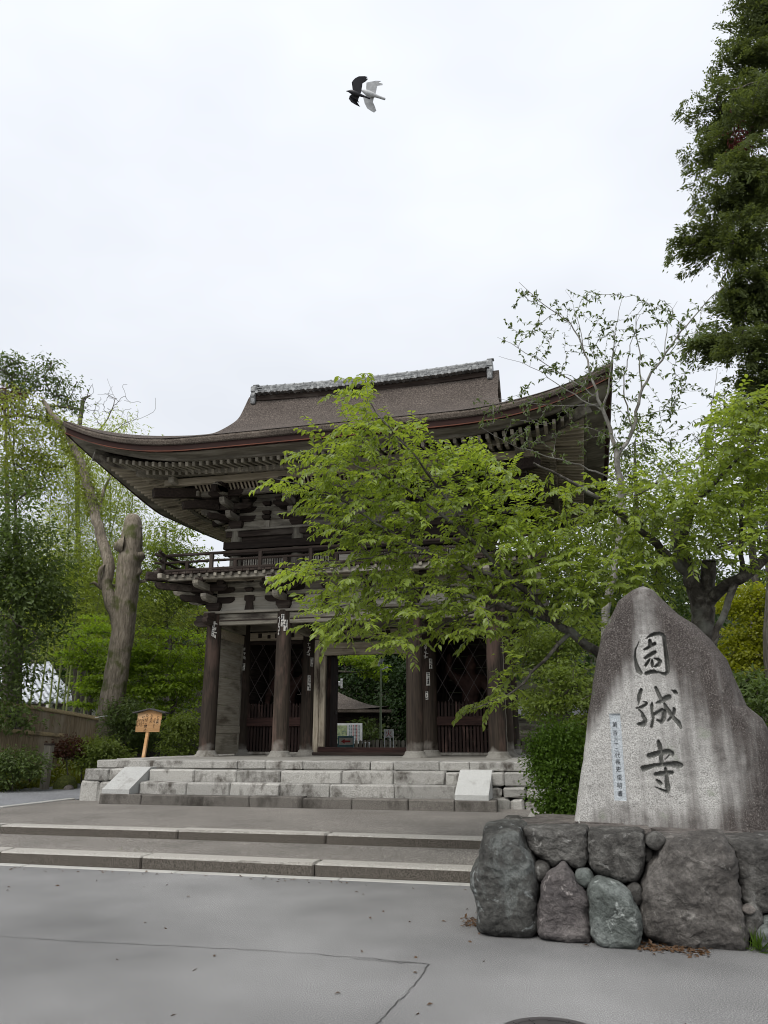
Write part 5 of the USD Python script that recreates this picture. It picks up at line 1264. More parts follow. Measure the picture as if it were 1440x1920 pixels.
# ------------------------------------------------------------------ plants: builders
class Skel:
    """A tree's wood: nodes with parents, grown towards the places where the leaves hang."""

    def __init__(self):
        self.p, self.par, self.r = [], [], []

    def node(self, p, par, r=0.0):
        self.p.append(np.array(p, float))
        self.par.append(par)
        self.r.append(r)
        return len(self.p) - 1

    def path(self, pts, step=0.14, jit=0.012):
        """pts: (x, y, z, radius); starts from the nearest wood already there."""
        P = np.array(pts, float)
        d = np.concatenate([[0], np.cumsum(np.linalg.norm(np.diff(P[:, :3], axis=0), axis=1))])
        n = max(3, int(d[-1] / step) + 1)
        t = np.linspace(0, d[-1], n)
        if len(P) > 3:
            Q = PchipInterpolator(d, P)(t)
        else:
            Q = np.stack([np.interp(t, d, P[:, k]) for k in range(4)], 1)
        Q[1:-1, :3] += rng.normal(0, jit, (n - 2, 3))
        par = -1
        if self.p:
            A = np.array(self.p)
            par = int(np.argmin(np.linalg.norm(A - Q[0, :3], axis=1)))
        out = []
        for q in Q:
            par = self.node(q[:3], par, q[3])
            out.append(par)
        return out

    def reach(self, target, sag=0.0, k=5, lower=0.5, jit=0.02):
        A = np.array(self.p)
        v = target - A
        dist = np.linalg.norm(v, axis=1)
        cost = dist + lower * np.maximum(0, -v[:, 2])
        i = int(np.argmin(cost))
        a = A[i]
        pi_ = self.par[i]
        d0 = (a - A[pi_]) if pi_ >= 0 else np.array([0, 0, 1.0])
        d0 = d0 / max(np.linalg.norm(d0), 1e-6) * dist[i] * 0.35
        b = a + d0
        out, par = [a], i
        for t in np.linspace(0, 1, k + 1)[1:]:
            q = (1 - t) ** 2 * a + 2 * t * (1 - t) * (0.5 * b + 0.5 * (a + target) / 2) + t * t * target
            q = q + rng.normal(0, jit, 3) * dist[i] * (t < 1)
            q[2] -= sag * t * t * dist[i]
            par = self.node(q, par)
            out.append(q)
        return np.array(out)

    def mesh(self, tip=0.004, expo=0.42, sides=(4, 9), scale_r=1.0):
        n = len(self.p)
        cnt = np.zeros(n)
        kids = [[] for _ in range(n)]
        for i in range(n):
            if self.par[i] >= 0:
                kids[self.par[i]].append(i)
        for i in range(n - 1, -1, -1):
            if not kids[i]:
                cnt[i] = 1
            if self.par[i] >= 0:
                cnt[self.par[i]] += cnt[i]
        R = np.where(np.array(self.r) > 0, np.array(self.r), tip * cnt ** expo) * scale_r
        m = MB()
        roots = [i for i in range(n) if self.par[i] < 0]
        stack = [(None, r) for r in roots]
        while stack:
            start, i = stack.pop()
            ch = [] if start is None else [start]
            rr = [] if start is None else [min(R[start], R[i] * 1.25)]
            while True:
                ch.append(i)
                rr.append(R[i])
                if not kids[i]:
                    break
                ks = sorted(kids[i], key=lambda q: -R[q])
                for q in ks[1:]:
                    stack.append((i, q))
                i = ks[0]
            if len(ch) > 1:
                m.tube(np.array([self.p[q] for q in ch]), rr, sides[1] if max(rr) > 0.03 else sides[0], cap=max(rr) > 0.02)
        return m


def leaves(b, d, nrm, L, W, near=False):
    """Leaf meshes: bases b, directions d, upward sides nrm, lengths L, widths W."""
    b, d, nrm = np.asarray(b, float), np.asarray(d, float), np.asarray(nrm, float)
    d = d / np.maximum(np.linalg.norm(d, axis=1, keepdims=True), 1e-9)
    s = np.cross(d, nrm)
    s /= np.maximum(np.linalg.norm(s, axis=1, keepdims=True), 1e-9)
    u = np.cross(s, d)
    L, W = np.asarray(L, float)[:, None], np.asarray(W, float)[:, None]
    n = len(b)
    if near:
        st = [(0.0, 0, 0, 0.0), (0.32, 1, 0.16, -0.02), (0.32, 0, 0, -0.02), (0.32, -1, 0.16, -0.02), (0.68, 0.8, 0.14, -0.10), (0.68, 0, 0, -0.10), (0.68, -0.8, 0.14, -0.10), (1.0, 0, 0, -0.26)]
        F = [(0, 1, 2), (0, 2, 3), (1, 4, 5), (1, 5, 2), (2, 5, 6), (2, 6, 3), (4, 7, 5), (5, 7, 6)]
    else:
        st = [(0.0, 0, 0, 0), (0.45, 1, 0.15, -0.02), (1.0, 0, 0, -0.12), (0.45, -1, 0.15, -0.02)]
        F = [(0, 1, 2), (0, 2, 3)]
    V = np.stack([b + d * L * a + s * W * 0.5 * w + u * (W * c + L * e) for a, w, c, e in st], 1).reshape(-1, 3)
    k = len(st)
    F = (np.arange(n)[:, None, None] * k + np.array(F)[None]).reshape(-1, 3)
    return V, F


def unit(v):
    return v / np.maximum(np.linalg.norm(v, axis=-1, keepdims=True), 1e-9)


def blob_points(blobs, n, shell=0.55):
    """n points in ellipsoids given as (u, v, D, ru, rv): seen direction, distance, half sizes."""
    w = np.array([b[3] * b[4] * (b[2] ** 1.0) for b in blobs], float)
    pick = rng.choice(len(blobs), n, p=w / w.sum())
    out, rad = [], []
    for i in pick:
        u, v, D, ru, rv = blobs[i]
        c = at(u, v, D=D)
        sc = np.linalg.norm(c - EYE) / FPX * 0.97
        q = unit(rng.normal(0, 1, 3)) * (shell + (1 - shell) * rng.random()) ** (1 if rng.random() < 0.7 else 2)
        r = np.array([ru * sc, ru * sc * 0.9, rv * sc])
        out.append(c + q * r)
        rad.append(r.mean())
    return np.array(out), np.array(rad)


def leafcloud(cl, rad, nleaf, L, W, flat=0.45, spread=0.30, droop=0.25, near=False, hang=0.0):
    """Leaves round clump centres cl: flattened tufts, tips outward and a little down."""
    k = rng.integers(0, len(cl), nleaf)
    off = rng.normal(0, 1, (nleaf, 3)) * (np.array(rad)[k] * spread)[:, None] * np.array([1, 1, flat])
    off[:, 2] -= hang * np.abs(off[:, 0])
    b = cl[k] + off
    d = unit(off * np.array([1, 1, 0.5]) + rng.normal(0, 1, (nleaf, 3)) * 0.25 * np.array(rad)[k][:, None]) + np.array([0, 0, -droop])
    nr = np.array([0, 0, 1.0]) + rng.normal(0, 0.45, (nleaf, 3))
    s = 0.7 + 0.6 * rng.random(nleaf)
    return leaves(b, d, nr, L * s, W * s, near)


def plant(name, label, cat, foot, wood_paths, blobs, nclump, nleaf, L, W, lm, bm='bark_grey', group=None, twigs=60, tip=0.012, crown='crown', **kw):
    base = np.array(foot, float)
    t = thing(name, base, label, cat, group)
    cl, rad = blob_points(blobs, nclump)
    sk = Skel()
    for p in wood_paths:
        sk.path(p, 0.35, 0.02)
    if wood_paths:
        order = np.argsort(np.linalg.norm(cl - base, axis=1))
        for i in order[:: max(1, len(order) // twigs)]:
            sk.reach(cl[i], 0.0, 4, 0.8)
        obj('trunk', sk.mesh(tip), LOOKS[bm], t, smooth=60)
    obj(crown, leafcloud(cl, rad, nleaf, L, W, **kw), LOOKS[lm], t)
    return t


def pts(*q):
    """(u, v, D, radius) -> (x, y, z, radius)"""
    return [(*at(u, v, D=D), r) for u, v, D, r in q]


def gz(p):
    return float(ground_h(np.array([p[0]]), np.array([p[1]]))[0])


def foot(u, v, D):
    p = at(u, v, D=D)
    p[2] = gz(p)
    return p


def bark(name, c1, c2, c3, moss=None, amount=0.2, stretch_=(9, 9, 1.6)):
    N = {'g': ('geometry', {}), 'm': ('mapping', {'scale': stretch_}), 'n': ('noise_texture', {'scale': 1.6, 'detail': 8.0, 'roughness': 0.7, 'distortion': 0.5}), 'r': ('rgb_ramp', {'ramp': [(0.3, c1), (0.5, c2), (0.7, c3)]}),
         'n2': ('noise_texture', {'scale': 2.2, 'detail': 6.0}), 'r2': ('rgb_ramp', {'ramp': [(0.66 - amount * 0.4, (0, 0, 0)), (0.80 - amount * 0.4, (1, 1, 1))]}), 'mx': ('mix_color', {'b': moss or c2}), 'bp': ('bump', {'strength': 0.8, 'distance': 0.03}), 'p': ('principled_bsdf', {'roughness': 0.9, 'specular_ior_level': 0.2})}
    return mat(name, N, [('g.position', 'm.vector'), ('m.vector', 'n.vector'), ('n.fac', 'r.fac'), ('g.position', 'n2.vector'), ('n2.fac', 'r2.fac'), ('r.color', 'mx.a'), ('r2.color', 'mx.fac'), ('mx.result', 'p.base_color'), ('n.fac', 'bp.height'), ('bp.normal', 'p.normal')])


bark('bark_grey', (0.035, 0.030, 0.025), (0.095, 0.085, 0.07), (0.20, 0.185, 0.16), (0.05, 0.07, 0.02), 0.2)
bark('bark_cherry', (0.020, 0.017, 0.015), (0.062, 0.055, 0.047), (0.19, 0.175, 0.155), (0.17, 0.17, 0.15), 0.30, (5, 5, 5))
bark('bark_pale', (0.10, 0.095, 0.085), (0.20, 0.19, 0.17), (0.34, 0.33, 0.30), (0.10, 0.09, 0.07), 0.25, (6, 6, 3))
bark('bark_pollard', (0.07, 0.060, 0.045), (0.19, 0.162, 0.124), (0.33, 0.29, 0.23), (0.075, 0.085, 0.028), 0.34, (14, 14, 2.0))
bark('culm', (0.10, 0.13, 0.04), (0.17, 0.20, 0.07), (0.24, 0.26, 0.11))
plain('cut_wood', (0.24, 0.18, 0.13), 0.9, 0.1, 0.4)
leaf('leaf_cherry', [(0, (0.19, 0.25, 0.05)), (0.4, (0.35, 0.43, 0.08)), (0.85, (0.48, 0.55, 0.13)), (1, (0.58, 0.61, 0.18))], (1.7, 1.65, 0.7), 0.50, 0.38, 0.5)
leaf('leaf_young', [(0, (0.085, 0.115, 0.05)), (0.6, (0.15, 0.19, 0.07)), (1, (0.26, 0.32, 0.07))], (1.6, 1.6, 0.7), 0.40, 0.5, 0.2)
leaf('leaf_dark', [(0, (0.080, 0.112, 0.036)), (0.6, (0.175, 0.23, 0.072)), (1, (0.33, 0.39, 0.14))], (1.5, 1.6, 0.6), 0.38, 0.5, 0.25)
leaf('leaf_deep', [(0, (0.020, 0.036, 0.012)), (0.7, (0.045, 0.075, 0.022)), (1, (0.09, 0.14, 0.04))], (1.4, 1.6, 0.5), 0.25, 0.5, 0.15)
leaf('leaf_mid', [(0, (0.14, 0.185, 0.045)), (0.6, (0.26, 0.325, 0.075)), (1, (0.40, 0.46, 0.13))], (1.6, 1.6, 0.6), 0.48, 0.5, 0.25)
leaf('leaf_maple', [(0, (0.15, 0.22, 0.028)), (0.6, (0.28, 0.375, 0.048)), (1, (0.42, 0.50, 0.08))], (1.7, 1.7, 0.5), 0.50, 0.5, 0.2)
leaf('leaf_yellow', [(0, (0.22, 0.24, 0.020)), (0.6, (0.36, 0.35, 0.030)), (1, (0.46, 0.42, 0.05))], (1.6, 1.6, 0.4), 0.48)
leaf('leaf_olive', [(0, (0.17, 0.20, 0.05)), (0.6, (0.29, 0.33, 0.08)), (1, (0.42, 0.43, 0.13))], (1.7, 1.7, 0.6), 0.48, 0.5, 0.2)
leaf('leaf_bamboo', [(0, (0.24, 0.29, 0.07)), (0.5, (0.36, 0.41, 0.11)), (1, (0.48, 0.50, 0.17))], (1.7, 1.7, 0.6), 0.5, 0.5, 0.2)
leaf('leaf_rust', [(0, (0.055, 0.022, 0.012)), (0.6, (0.10, 0.040, 0.020)), (1, (0.12, 0.09, 0.03))], (1.4, 1.0, 0.5), 0.3)
leaf('needle_cypress', [(0, (0.095, 0.120, 0.045)), (0.55, (0.22, 0.265, 0.09)), (0.9, (0.34, 0.385, 0.13)), (1, (0.30, 0.21, 0.11))], (1.4, 1.4, 0.6), 0.46, 0.6, 0.15)
leaf('needle_dead', [(0, (0.09, 0.018, 0.016)), (1, (0.17, 0.045, 0.035))], (1.2, 0.9, 0.7), 0.25)
leaf('leaf_shrub', [(0, (0.065, 0.115, 0.016)), (0.6, (0.14, 0.215, 0.032)), (1, (0.25, 0.33, 0.05))], (1.7, 1.7, 0.5), 0.38, 0.5, 0.2)
leaf('leaf_moss', [(0, (0.11, 0.125, 0.016)), (0.6, (0.20, 0.22, 0.03)), (1, (0.31, 0.30, 0.055))], (1.5, 1.5, 0.4), 0.35)
leaf('leaf_dry', [(0, (0.09, 0.05, 0.025)), (0.6, (0.16, 0.11, 0.06)), (1, (0.24, 0.18, 0.10))], (1.2, 1.0, 0.7), 0.2)

# ------------------------------------------------------------------ cherry tree in front of the gate
CD = 11.2
cf = foot(1300, 1420, CD)
cherry = thing('cherry_tree', cf, 'spreading cherry tree with fresh green leaves reaching across the front of the gate', 'tree')
sk = Skel()
sk.path([(*cf, 0.20)] + pts((1306, 1330, CD, 0.175), (1313, 1250, CD, 0.16), (1318, 1180, CD, 0.15), (1321, 1135, CD, 0.145)))
cut_a = pts((1318, 1165, CD, 0.13), (1301, 1095, 11.1, 0.115), (1281, 1030, 11.0, 0.10), (1266, 978, 11.0, 0.085))
sk.path(cut_a)
sk.path(pts((1281, 1025, 11.0, 0.05), (1292, 965, 11.0, 0.045), (1330, 915, 10.9, 0.03), (1385, 860, 10.8, 0.02), (1440, 790, 10.7, 0.010)))
sk.path(pts((1298, 1085, 11.1, 0.07), (1255, 1043, 10.9, 0.06), (1205, 1000, 10.7, 0.05), (1150, 955, 10.5, 0.04), (1080, 910, 10.3, 0.025), (1000, 868, 10.1, 0.012)))
sk.path(pts((1205, 1000, 10.7, 0.03), (1190, 930, 10.8, 0.022), (1240, 900, 10.9, 0.012)))
sk.path(pts((1321, 1140, CD, 0.09), (1345, 1113, 11.1, 0.080), (1375, 1093, 11.0, 0.074), (1412, 1066, 10.9, 0.066), (1475, 1012, 10.8, 0.05)))
sk.path(pts((1392, 1080, 11.0, 0.035), (1390, 1030, 10.9, 0.03), (1391, 975, 10.9, 0.026), (1402, 900, 10.8, 0.012)))
sk.path(pts((1380, 1090, 11.0, 0.05), (1355, 1160, 10.8, 0.042), (1330, 1240, 10.6, 0.035), (1350, 1190, 10.5, 0.01)))
cut_c = pts((1322, 1140, CD, 0.11), (1327, 1095, 11.15, 0.10), (1329, 1052, 11.1, 0.095))
sk.path(cut_c)
sk.path(pts((1308, 1290, CD, 0.10), (1200, 1268, 10.8, 0.075), (1113, 1222, 10.4, 0.062), (1070, 1186, 10.2, 0.056), (1035, 1163, 10.1, 0.05), (978, 1143, 10.0, 0.042), (930, 1133, 9.9, 0.034), (859, 1113, 9.8, 0.024), (800, 1102, 9.7, 0.016), (700, 1122, 9.6, 0.010), (600, 1150, 9.5, 0.005)))
sk.path(pts((1035, 1163, 10.1, 0.045), (975, 1098, 9.9, 0.04), (930, 1058, 9.8, 0.035), (877, 1005, 9.7, 0.028), (820, 960, 9.6, 0.02), (740, 902, 9.5, 0.014), (650, 866, 9.4, 0.008), (590, 838, 9.4, 0.004)))
sk.path(pts((972, 1096, 9.9, 0.034), (925, 1079, 9.8, 0.03), (891, 1069, 9.75, 0.028), (812, 1039, 9.6, 0.024), (769, 1020, 9.5, 0.02), (680, 962, 9.4, 0.012), (600, 920, 9.3, 0.008), (512, 897, 9.3, 0.004)))
sk.path(pts((877, 1005, 9.7, 0.022), (834, 930, 9.6, 0.018), (787, 868, 9.5, 0.015), (724, 795, 9.4, 0.010), (697, 759, 9.4, 0.008), (684, 700, 9.4, 0.004)))
sk.path(pts((1070, 1186, 10.2, 0.03), (1015, 1240, 9.9, 0.02), (960, 1296, 9.7, 0.012), (890, 1328, 9.6, 0.005)))
sk.path(pts((930, 1133, 9.9, 0.02), (850, 1165, 9.7, 0.014), (760, 1200, 9.6, 0.008), (725, 1216, 9.5, 0.004)))
sk.path(pts((812, 1039, 9.6, 0.014), (720, 1040, 9.4, 0.012), (640, 1060, 9.3, 0.008), (545, 1072, 9.3, 0.004)))
crown_px = Polygon([(505, 905), (560, 880), (600, 885), (555, 850), (600, 826), (580, 812), (640, 800), (660, 775), (628, 740), (665, 735), (668, 695), (700, 700), (705, 745), (740, 775), (775, 800), (800, 765), (795, 810), (830, 838), (870, 838), (905, 822), (930, 850), (965, 872), (1010, 893), (1060, 905),
                    (1110, 892), (1180, 905), (1260, 880), (1310, 860), (1330, 770), (1400, 740), (1500, 760), (1500, 1080), (1400, 1085), (1330, 1040), (1240, 1110), (1165, 1110), (1135, 1185), (1080, 1170), (1030, 1140), (985, 1200), (970, 1300), (895, 1335), (885, 1315), (950, 1270), (965, 1190),
                    (900, 1195), (800, 1195), (725, 1222), (690, 1190), (640, 1200), (580, 1170), (565, 1140), (640, 1100), (530, 1076), (600, 1045), (660, 1038), (640, 1000), (590, 975), (570, 930)])
tw = []
Pt = __import__('shapely').Point
while len(tw) < 1480:
    u, v = rng.uniform(495, 1500), rng.uniform(690, 1340)
    from_edge = crown_px.covers(Pt(u, v))
    if from_edge and not (u > 1230 and v > 1000 and rng.random() < 0.5):
        tw.append((u, v, 9.35 + (min(u, 1440) - 500) / 940 * 1.35 + rng.normal(0, 0.42)))
A0 = np.array(sk.p)
T = np.array([at(u, v, D=max(D, 8.9)) for u, v, D in tw])
order = np.argsort([np.linalg.norm(A0 - q, axis=1).min() for q in T])
lb, ld, ln = [], [], []
crown_c = np.array([*cf[:2], 0])
for i in order:
    P = sk.reach(T[i], 0.10, 5, 0.4, 0.03)
    out = unit((T[i] * [1, 1, 0] - crown_c)[None])[0] * 0.7 + unit((P[-1] - P[0])[None])[0] * 0.6 + rng.normal(0, 0.35, 3) * [1, 1, 0.4]
    ext_ = unit(out[None])[0] * (0.18 + 0.22 * rng.random())
    last = len(sk.p) - 1
    tail = []
    for a in (0.34, 0.67, 1.0):
        q = P[-1] + ext_ * a + [0, 0, -0.10 * a * a * rng.random()]
        last = sk.node(q, last)
        tail.append(q)
    P = np.vstack([P, tail])
    seg = np.linalg.norm(np.diff(P, axis=0), axis=1)
    tot = seg.sum()
    use = min(tot, 0.70)
    d = np.concatenate([[0], np.cumsum(seg)])
    side = 1
    for s in np.arange(tot - use, tot + 1e-6, 0.03):
        q = np.array([np.interp(s, d, P[:, k]) for k in range(3)])
        q2 = np.array([np.interp(min(s + 0.05, tot), d, P[:, k]) for k in range(3)])
        dr = q2 - q
        if np.linalg.norm(dr) < 1e-6:
            dr = P[-1] - P[-2]
        dr = unit(dr[None])[0]
        sd = unit(np.cross(dr, (0, 0, 1.0))[None])[0]
        side = -side
        lb.append(q)
        ld.append(dr * 0.75 + sd * side * (0.8 + 0.3 * rng.random()) + np.array([0, 0, -0.24 + 0.22 * rng.normal()]))
        ln.append(np.array([0, 0, 1.0]) + rng.normal(0, 0.35, 3))
n_ = len(lb)
sz = 0.6 + 0.55 * rng.random(n_)
lb, ld, ln, LL, LW = np.array(lb), np.array(ld), np.array(ln), 0.106 * sz, 0.049 * sz
wood_m = sk.mesh(0.0024, 0.36)
obj('trunk', wood_m, LOOKS['bark_cherry'], cherry, smooth=60)
for q in (cut_a[-1], cut_c[-1]):
    obj('pruned_end', MB().lathe([(0, 0.012), (q[3] * 0.9, 0.008), (q[3] * 1.02, -0.02)], q[:3], 12), LOOKS['cut_wood' if q is cut_a[-1] else 'bark_cherry'], cherry)
dist = np.linalg.norm(lb - EYE, axis=1)
vis = ((lb - EYE) @ CR) / ((lb - EYE) @ CF) * FPX + 720
big = np.argsort(dist / LL + 1e6 * (vis > 1430))[:300]
rest = np.setdiff1d(np.arange(n_), big)
cr_ = obj('crown', leaves(lb[rest], ld[rest], ln[rest], LL[rest], LW[rest], True), LOOKS['leaf_cherry'], cherry, kind='stuff')
for i in big:
    obj('leaf', leaves(lb[i:i + 1], ld[i:i + 1], ln[i:i + 1], LL[i:i + 1], LW[i:i + 1], True), LOOKS['leaf_cherry'], cherry)

# ------------------------------------------------------------------ slender young tree behind it
yf = foot(1130, 1400, 13.0)
young = thing('young_tree', yf, 'slender pale stemmed young tree with sparse small leaves against the sky', 'tree')
sk = Skel()
sk.path([(*yf, 0.075)] + pts((1136, 1250, 13, 0.07), (1138, 1135, 13, 0.066), (1150, 1075, 13, 0.062), (1162, 1010, 13, 0.058), (1166, 950, 13, 0.054), (1160, 890, 13, 0.05), (1156, 850, 13, 0.048)))
for q in (((1156, 850, 13, .04), (1145, 810, 13, .036), (1130, 765, 13, .03), (1121, 745, 13, .026), (1098, 667, 13, .016), (1067, 605, 12.9, .011), (1024, 574, 12.8, .008), (973, 529, 12.7, .004)),
          ((1121, 745, 13, .016), (1075, 715, 12.8, .012), (1025, 685, 12.7, .008), (960, 645, 12.6, .005), (932, 632, 12.6, .003)),
          ((1130, 770, 13, .014), (1060, 730, 13.1, .010), (1000, 690, 13.2, .006), (935, 668, 13.2, .003)),
          ((1130, 770, 13, .02), (1140, 725, 13, .015), (1150, 650, 13, .010), (1157, 600, 13, .006), (1168, 555, 13, .003)),
          ((1158, 855, 13, .034), (1187, 803, 13.1, .03), (1203, 733, 13.1, .024), (1246, 667, 13.1, .017), (1292, 605, 13.1, .012), (1358, 535, 13.1, .005)),
          ((1187, 803, 13.1, .014), (1170, 720, 13.2, .011), (1180, 660, 13.2, .008), (1200, 590, 13.2, .004)),
          ((1203, 733, 13.1, .014), (1198, 660, 13.0, .010), (1190, 610, 13.0, .006), (1215, 560, 12.9, .003)),
          ((1246, 667, 13.1, .010), (1250, 610, 13.2, .006), (1270, 565, 13.2, .003)),
          ((1098, 667, 13, .008), (1085, 610, 13, .006), (1070, 560, 13, .003), (1060, 545, 13, .002)),
          ((1150, 900, 13, .016), (1080, 870, 12.8, .012), (990, 845, 12.6, .006), (900, 800, 12.4, .003)),
          ((1125, 760, 13, .012), (1040, 760, 12.8, .008), (960, 750, 12.6, .005), (885, 745, 12.5, .003)),
          ((1164, 930, 13, .02), (1240, 900, 13.2, .014), (1330, 830, 13.3, .010), (1335, 760, 13.3, .006), (1345, 690, 13.3, .003))):
    sk.path(pts(*q), 0.15, 0.012)
lb, ld, ln = [], [], []
young_px = Polygon([(930, 625), (975, 525), (1030, 560), (1065, 545), (1165, 548), (1260, 560), (1300, 560), (1370, 530), (1340, 620), (1290, 700), (1330, 740), (1380, 690), (1380, 800), (1300, 840), (1200, 880), (1110, 850), (1050, 870), (950, 830), (890, 800), (880, 745), (960, 735), (1000, 700)])
k = 0
while k < 420:
    u, v = rng.uniform(880, 1390), rng.uniform(525, 880)
    if not young_px.covers(Pt(u, v)):
        continue
    k += 1
    P = sk.reach(at(u, v, D=13.0 + rng.normal(0, 0.5)), 0.0, 4, 0.9, 0.03)
    for t in np.linspace(0.3, 1, 8):
        q = P[0] * 0 + np.array([np.interp(t * (len(P) - 1), np.arange(len(P)), P[:, c]) for c in range(3)])
        lb.append(q)
        ld.append(unit((P[-1] - P[0])[None])[0] * 0.6 + rng.normal(0, 0.6, 3) + np.array([0, 0, -0.25]))
        ln.append(np.array([0, 0, 1.0]) + rng.normal(0, 0.5, 3))
sz = 0.6 + 0.6 * rng.random(len(lb))
obj('trunk', sk.mesh(0.0032, 0.36, (4, 8)), LOOKS['bark_pale'], young, smooth=60)
obj('crown', leaves(lb, ld, ln, 0.085 * sz, 0.034 * sz, True), LOOKS['leaf_young'], young, kind='stuff')

# ------------------------------------------------------------------ tall cypress at the right edge
hf = foot(1475, 1400, 17.5)
cyp = thing('cypress_tree', hf, 'huge dark cypress towering at the right edge of the picture', 'tree')
sk = Skel()
sk.path([(*hf, 0.48)] + pts((1478, 1000, 17.5, 0.42), (1480, 600, 17.5, 0.34), (1480, 300, 17.5, 0.24), (1478, 0, 17.5, 0.14), (1478, -150, 17.5, 0.05)), 0.5, 0.02)
hb = [(1425, 30, 17, 70, 45), (1400, 110, 17, 62, 42), (1372, 195, 16.8, 78, 40), (1430, 200, 16, 60, 60), (1345, 285, 16.8, 75, 42), (1400, 330, 16, 60, 60), (1372, 375, 17, 72, 45), (1322, 455, 16.8, 66, 42), (1395, 455, 16.2, 60, 55), (1430, 540, 16.4, 70, 60), (1385, 575, 17, 60, 40), (1345, 640, 16.8, 62, 36),
      (1415, 650, 16.2, 60, 45), (1440, 720, 16.6, 70, 45), (1500, 100, 18, 80, 90), (1520, 350, 18, 90, 130), (1520, 620, 18, 90, 130), (1440, -60, 17, 60, 70), (1490, -40, 17.5, 60, 90)]
cl, rad = blob_points(hb, 2300, 0.25)
for i in np.argsort(np.abs(cl[:, 2] - 3))[::6]:
    # boughs leave the trunk and droop outward
    sk.reach(cl[i], 0.06, 4, -0.2, 0.03)
obj('trunk', sk.mesh(0.007, 0.42), LOOKS['bark_grey'], cyp, smooth=60)
nl = 230000
kk = rng.integers(0, len(cl), nl)
axc = unit(cl * [1, 1, 0] - np.array([hf[0], hf[1], 0])) * 0.8 + rng.normal(0, 0.35, cl.shape) + np.array([0, 0, -0.30])
axc = unit(axc)
sdc = unit(np.cross(axc, np.array([0, 0, 1.0]) + rng.normal(0, 0.5, cl.shape)))
t_, w_ = rng.random(nl), rng.normal(0, 1, nl)
b = cl[kk] + axc[kk] * (t_ * 0.52 - 0.2)[:, None] + sdc[kk] * (w_ * 0.12 * (1.15 - t_))[:, None] + rng.normal(0, 0.03, (nl, 3)) - np.array([0, 0, 1.0]) * (0.10 * w_ ** 2 * 0.3)[:, None]
d = axc[kk] + sdc[kk] * (np.sign(w_) * 0.7)[:, None] + np.array([0, 0, -0.2]) + rng.normal(0, 0.2, (nl, 3))
s = 0.6 + 0.8 * rng.random(nl)
dead = (np.linalg.norm(cl[kk] - at(1392, 278, D=16.2), axis=1) < 0.5)
V_, F_ = leaves(b[~dead], d[~dead], rng.normal(0, 1, ((~dead).sum(), 3)) + [0, 0, 0.8], 0.088 * s[~dead], 0.034 * s[~dead])
obj('crown', (V_, F_), LOOKS['needle_cypress'], cyp, kind='stuff')
q = at(1388, 272, D=16.0)
n_ = 320
bb = q + rng.normal(0, 1, (n_, 3)) * np.array([0.13, 0.13, 0.24])
obj('dead_spray', leaves(bb, rng.normal(0, 0.5, (n_, 3)) + [0, 0, -0.7], rng.normal(0, 1, (n_, 3)), np.full(n_, 0.13), np.full(n_, 0.04)), LOOKS['needle_dead'], cyp, kind='stuff', label='dead rust red spray of foliage')

# ------------------------------------------------------------------ clipped shrub beside the stone
sf = at(1052, 1530, D=10.2)
sf[2] = gz(sf)
sb = thing('clipped_shrub', sf, 'dense clipped green shrub between the monument and the platform end', 'shrub')
cl, rad = blob_points([(1050, 1410, 10.2, 52, 55), (1045, 1470, 10.1, 46, 60), (1062, 1520, 10.0, 36, 45), (1085, 1420, 10.3, 30, 50), (1030, 1425, 10.3, 34, 42)], 900, 0.75)
obj('stem', MB().tube([sf, sf + [0, 0, 0.5], sf + [0.05, 0, 0.9]], [0.05, 0.04, 0.02], 7), LOOKS['bark_grey'], sb)
obj('foliage', leafcloud(cl, rad, 15000, 0.046, 0.026, flat=0.9, spread=0.22, droop=0.2), LOOKS['leaf_shrub'], sb, kind='stuff')

# ------------------------------------------------------------------ background trees
def bgtree(name, label, u, D, vt, blobs, nclump, nleaf, L, W, lm, group=None, r=0.14, bm='bark_grey', cat='tree', **kw):
    f = foot(u, 1390, D)
    cx = at(u, vt, D=D)
    return plant(name, label, cat, f, [[(*f, r), (*(f + (cx - f) * 0.5 + [0.15, 0, 0]), r * 0.75), (*cx, r * 0.3)]], blobs, nclump, nleaf, L, W, lm, bm, group, **kw)


bgtree('evergreen_tree', 'big dark broadleaf evergreen overhanging the bamboo fence at the left edge', 30, 25.5, 980, [(15, 950, 25, 60, 70), (60, 1060, 25, 62, 90), (5, 1160, 24, 80, 130), (78, 1150, 25.5, 52, 62), (15, 1275, 24, 48, 75), (40, 1345, 23.6, 46, 34), (0, 1050, 24, 60, 100), (100, 1110, 26, 40, 50)], 420, 13000, 0.15, 0.075, 'leaf_dark', r=0.22, flat=0.5)
bgtree('tall_tree', 'tall dark leaved tree rising highest on the left against the sky', 10, 38, 730, [(88, 700, 38, 40, 26), (125, 735, 38, 36, 24), (18, 690, 38, 26, 28), (55, 720, 38, 30, 25), (110, 775, 38, 40, 20), (20, 740, 38, 30, 30)], 90, 3600, 0.17, 0.075, 'leaf_dark', r=0.17, flat=0.4, twigs=80, tip=0.02)
bgtree('olive_tree', 'yellowish olive leaved tree behind the bamboo at far left', 25, 34, 800, [(25, 760, 34, 50, 40), (75, 795, 34, 50, 40), (15, 840, 33, 60, 60), (60, 880, 34, 50, 50), (95, 850, 34, 45, 45), (20, 910, 33, 50, 40)], 170, 6500, 0.16, 0.07, 'leaf_olive', r=0.11, twigs=90)
bgtree('rusty_tree', 'small rust brown leaved crown at the upper left edge', -10, 36, 760, [(8, 728, 35.5, 28, 22), (-20, 760, 35.5, 40, 40)], 30, 1100, 0.16, 0.07, 'leaf_rust', r=0.14)
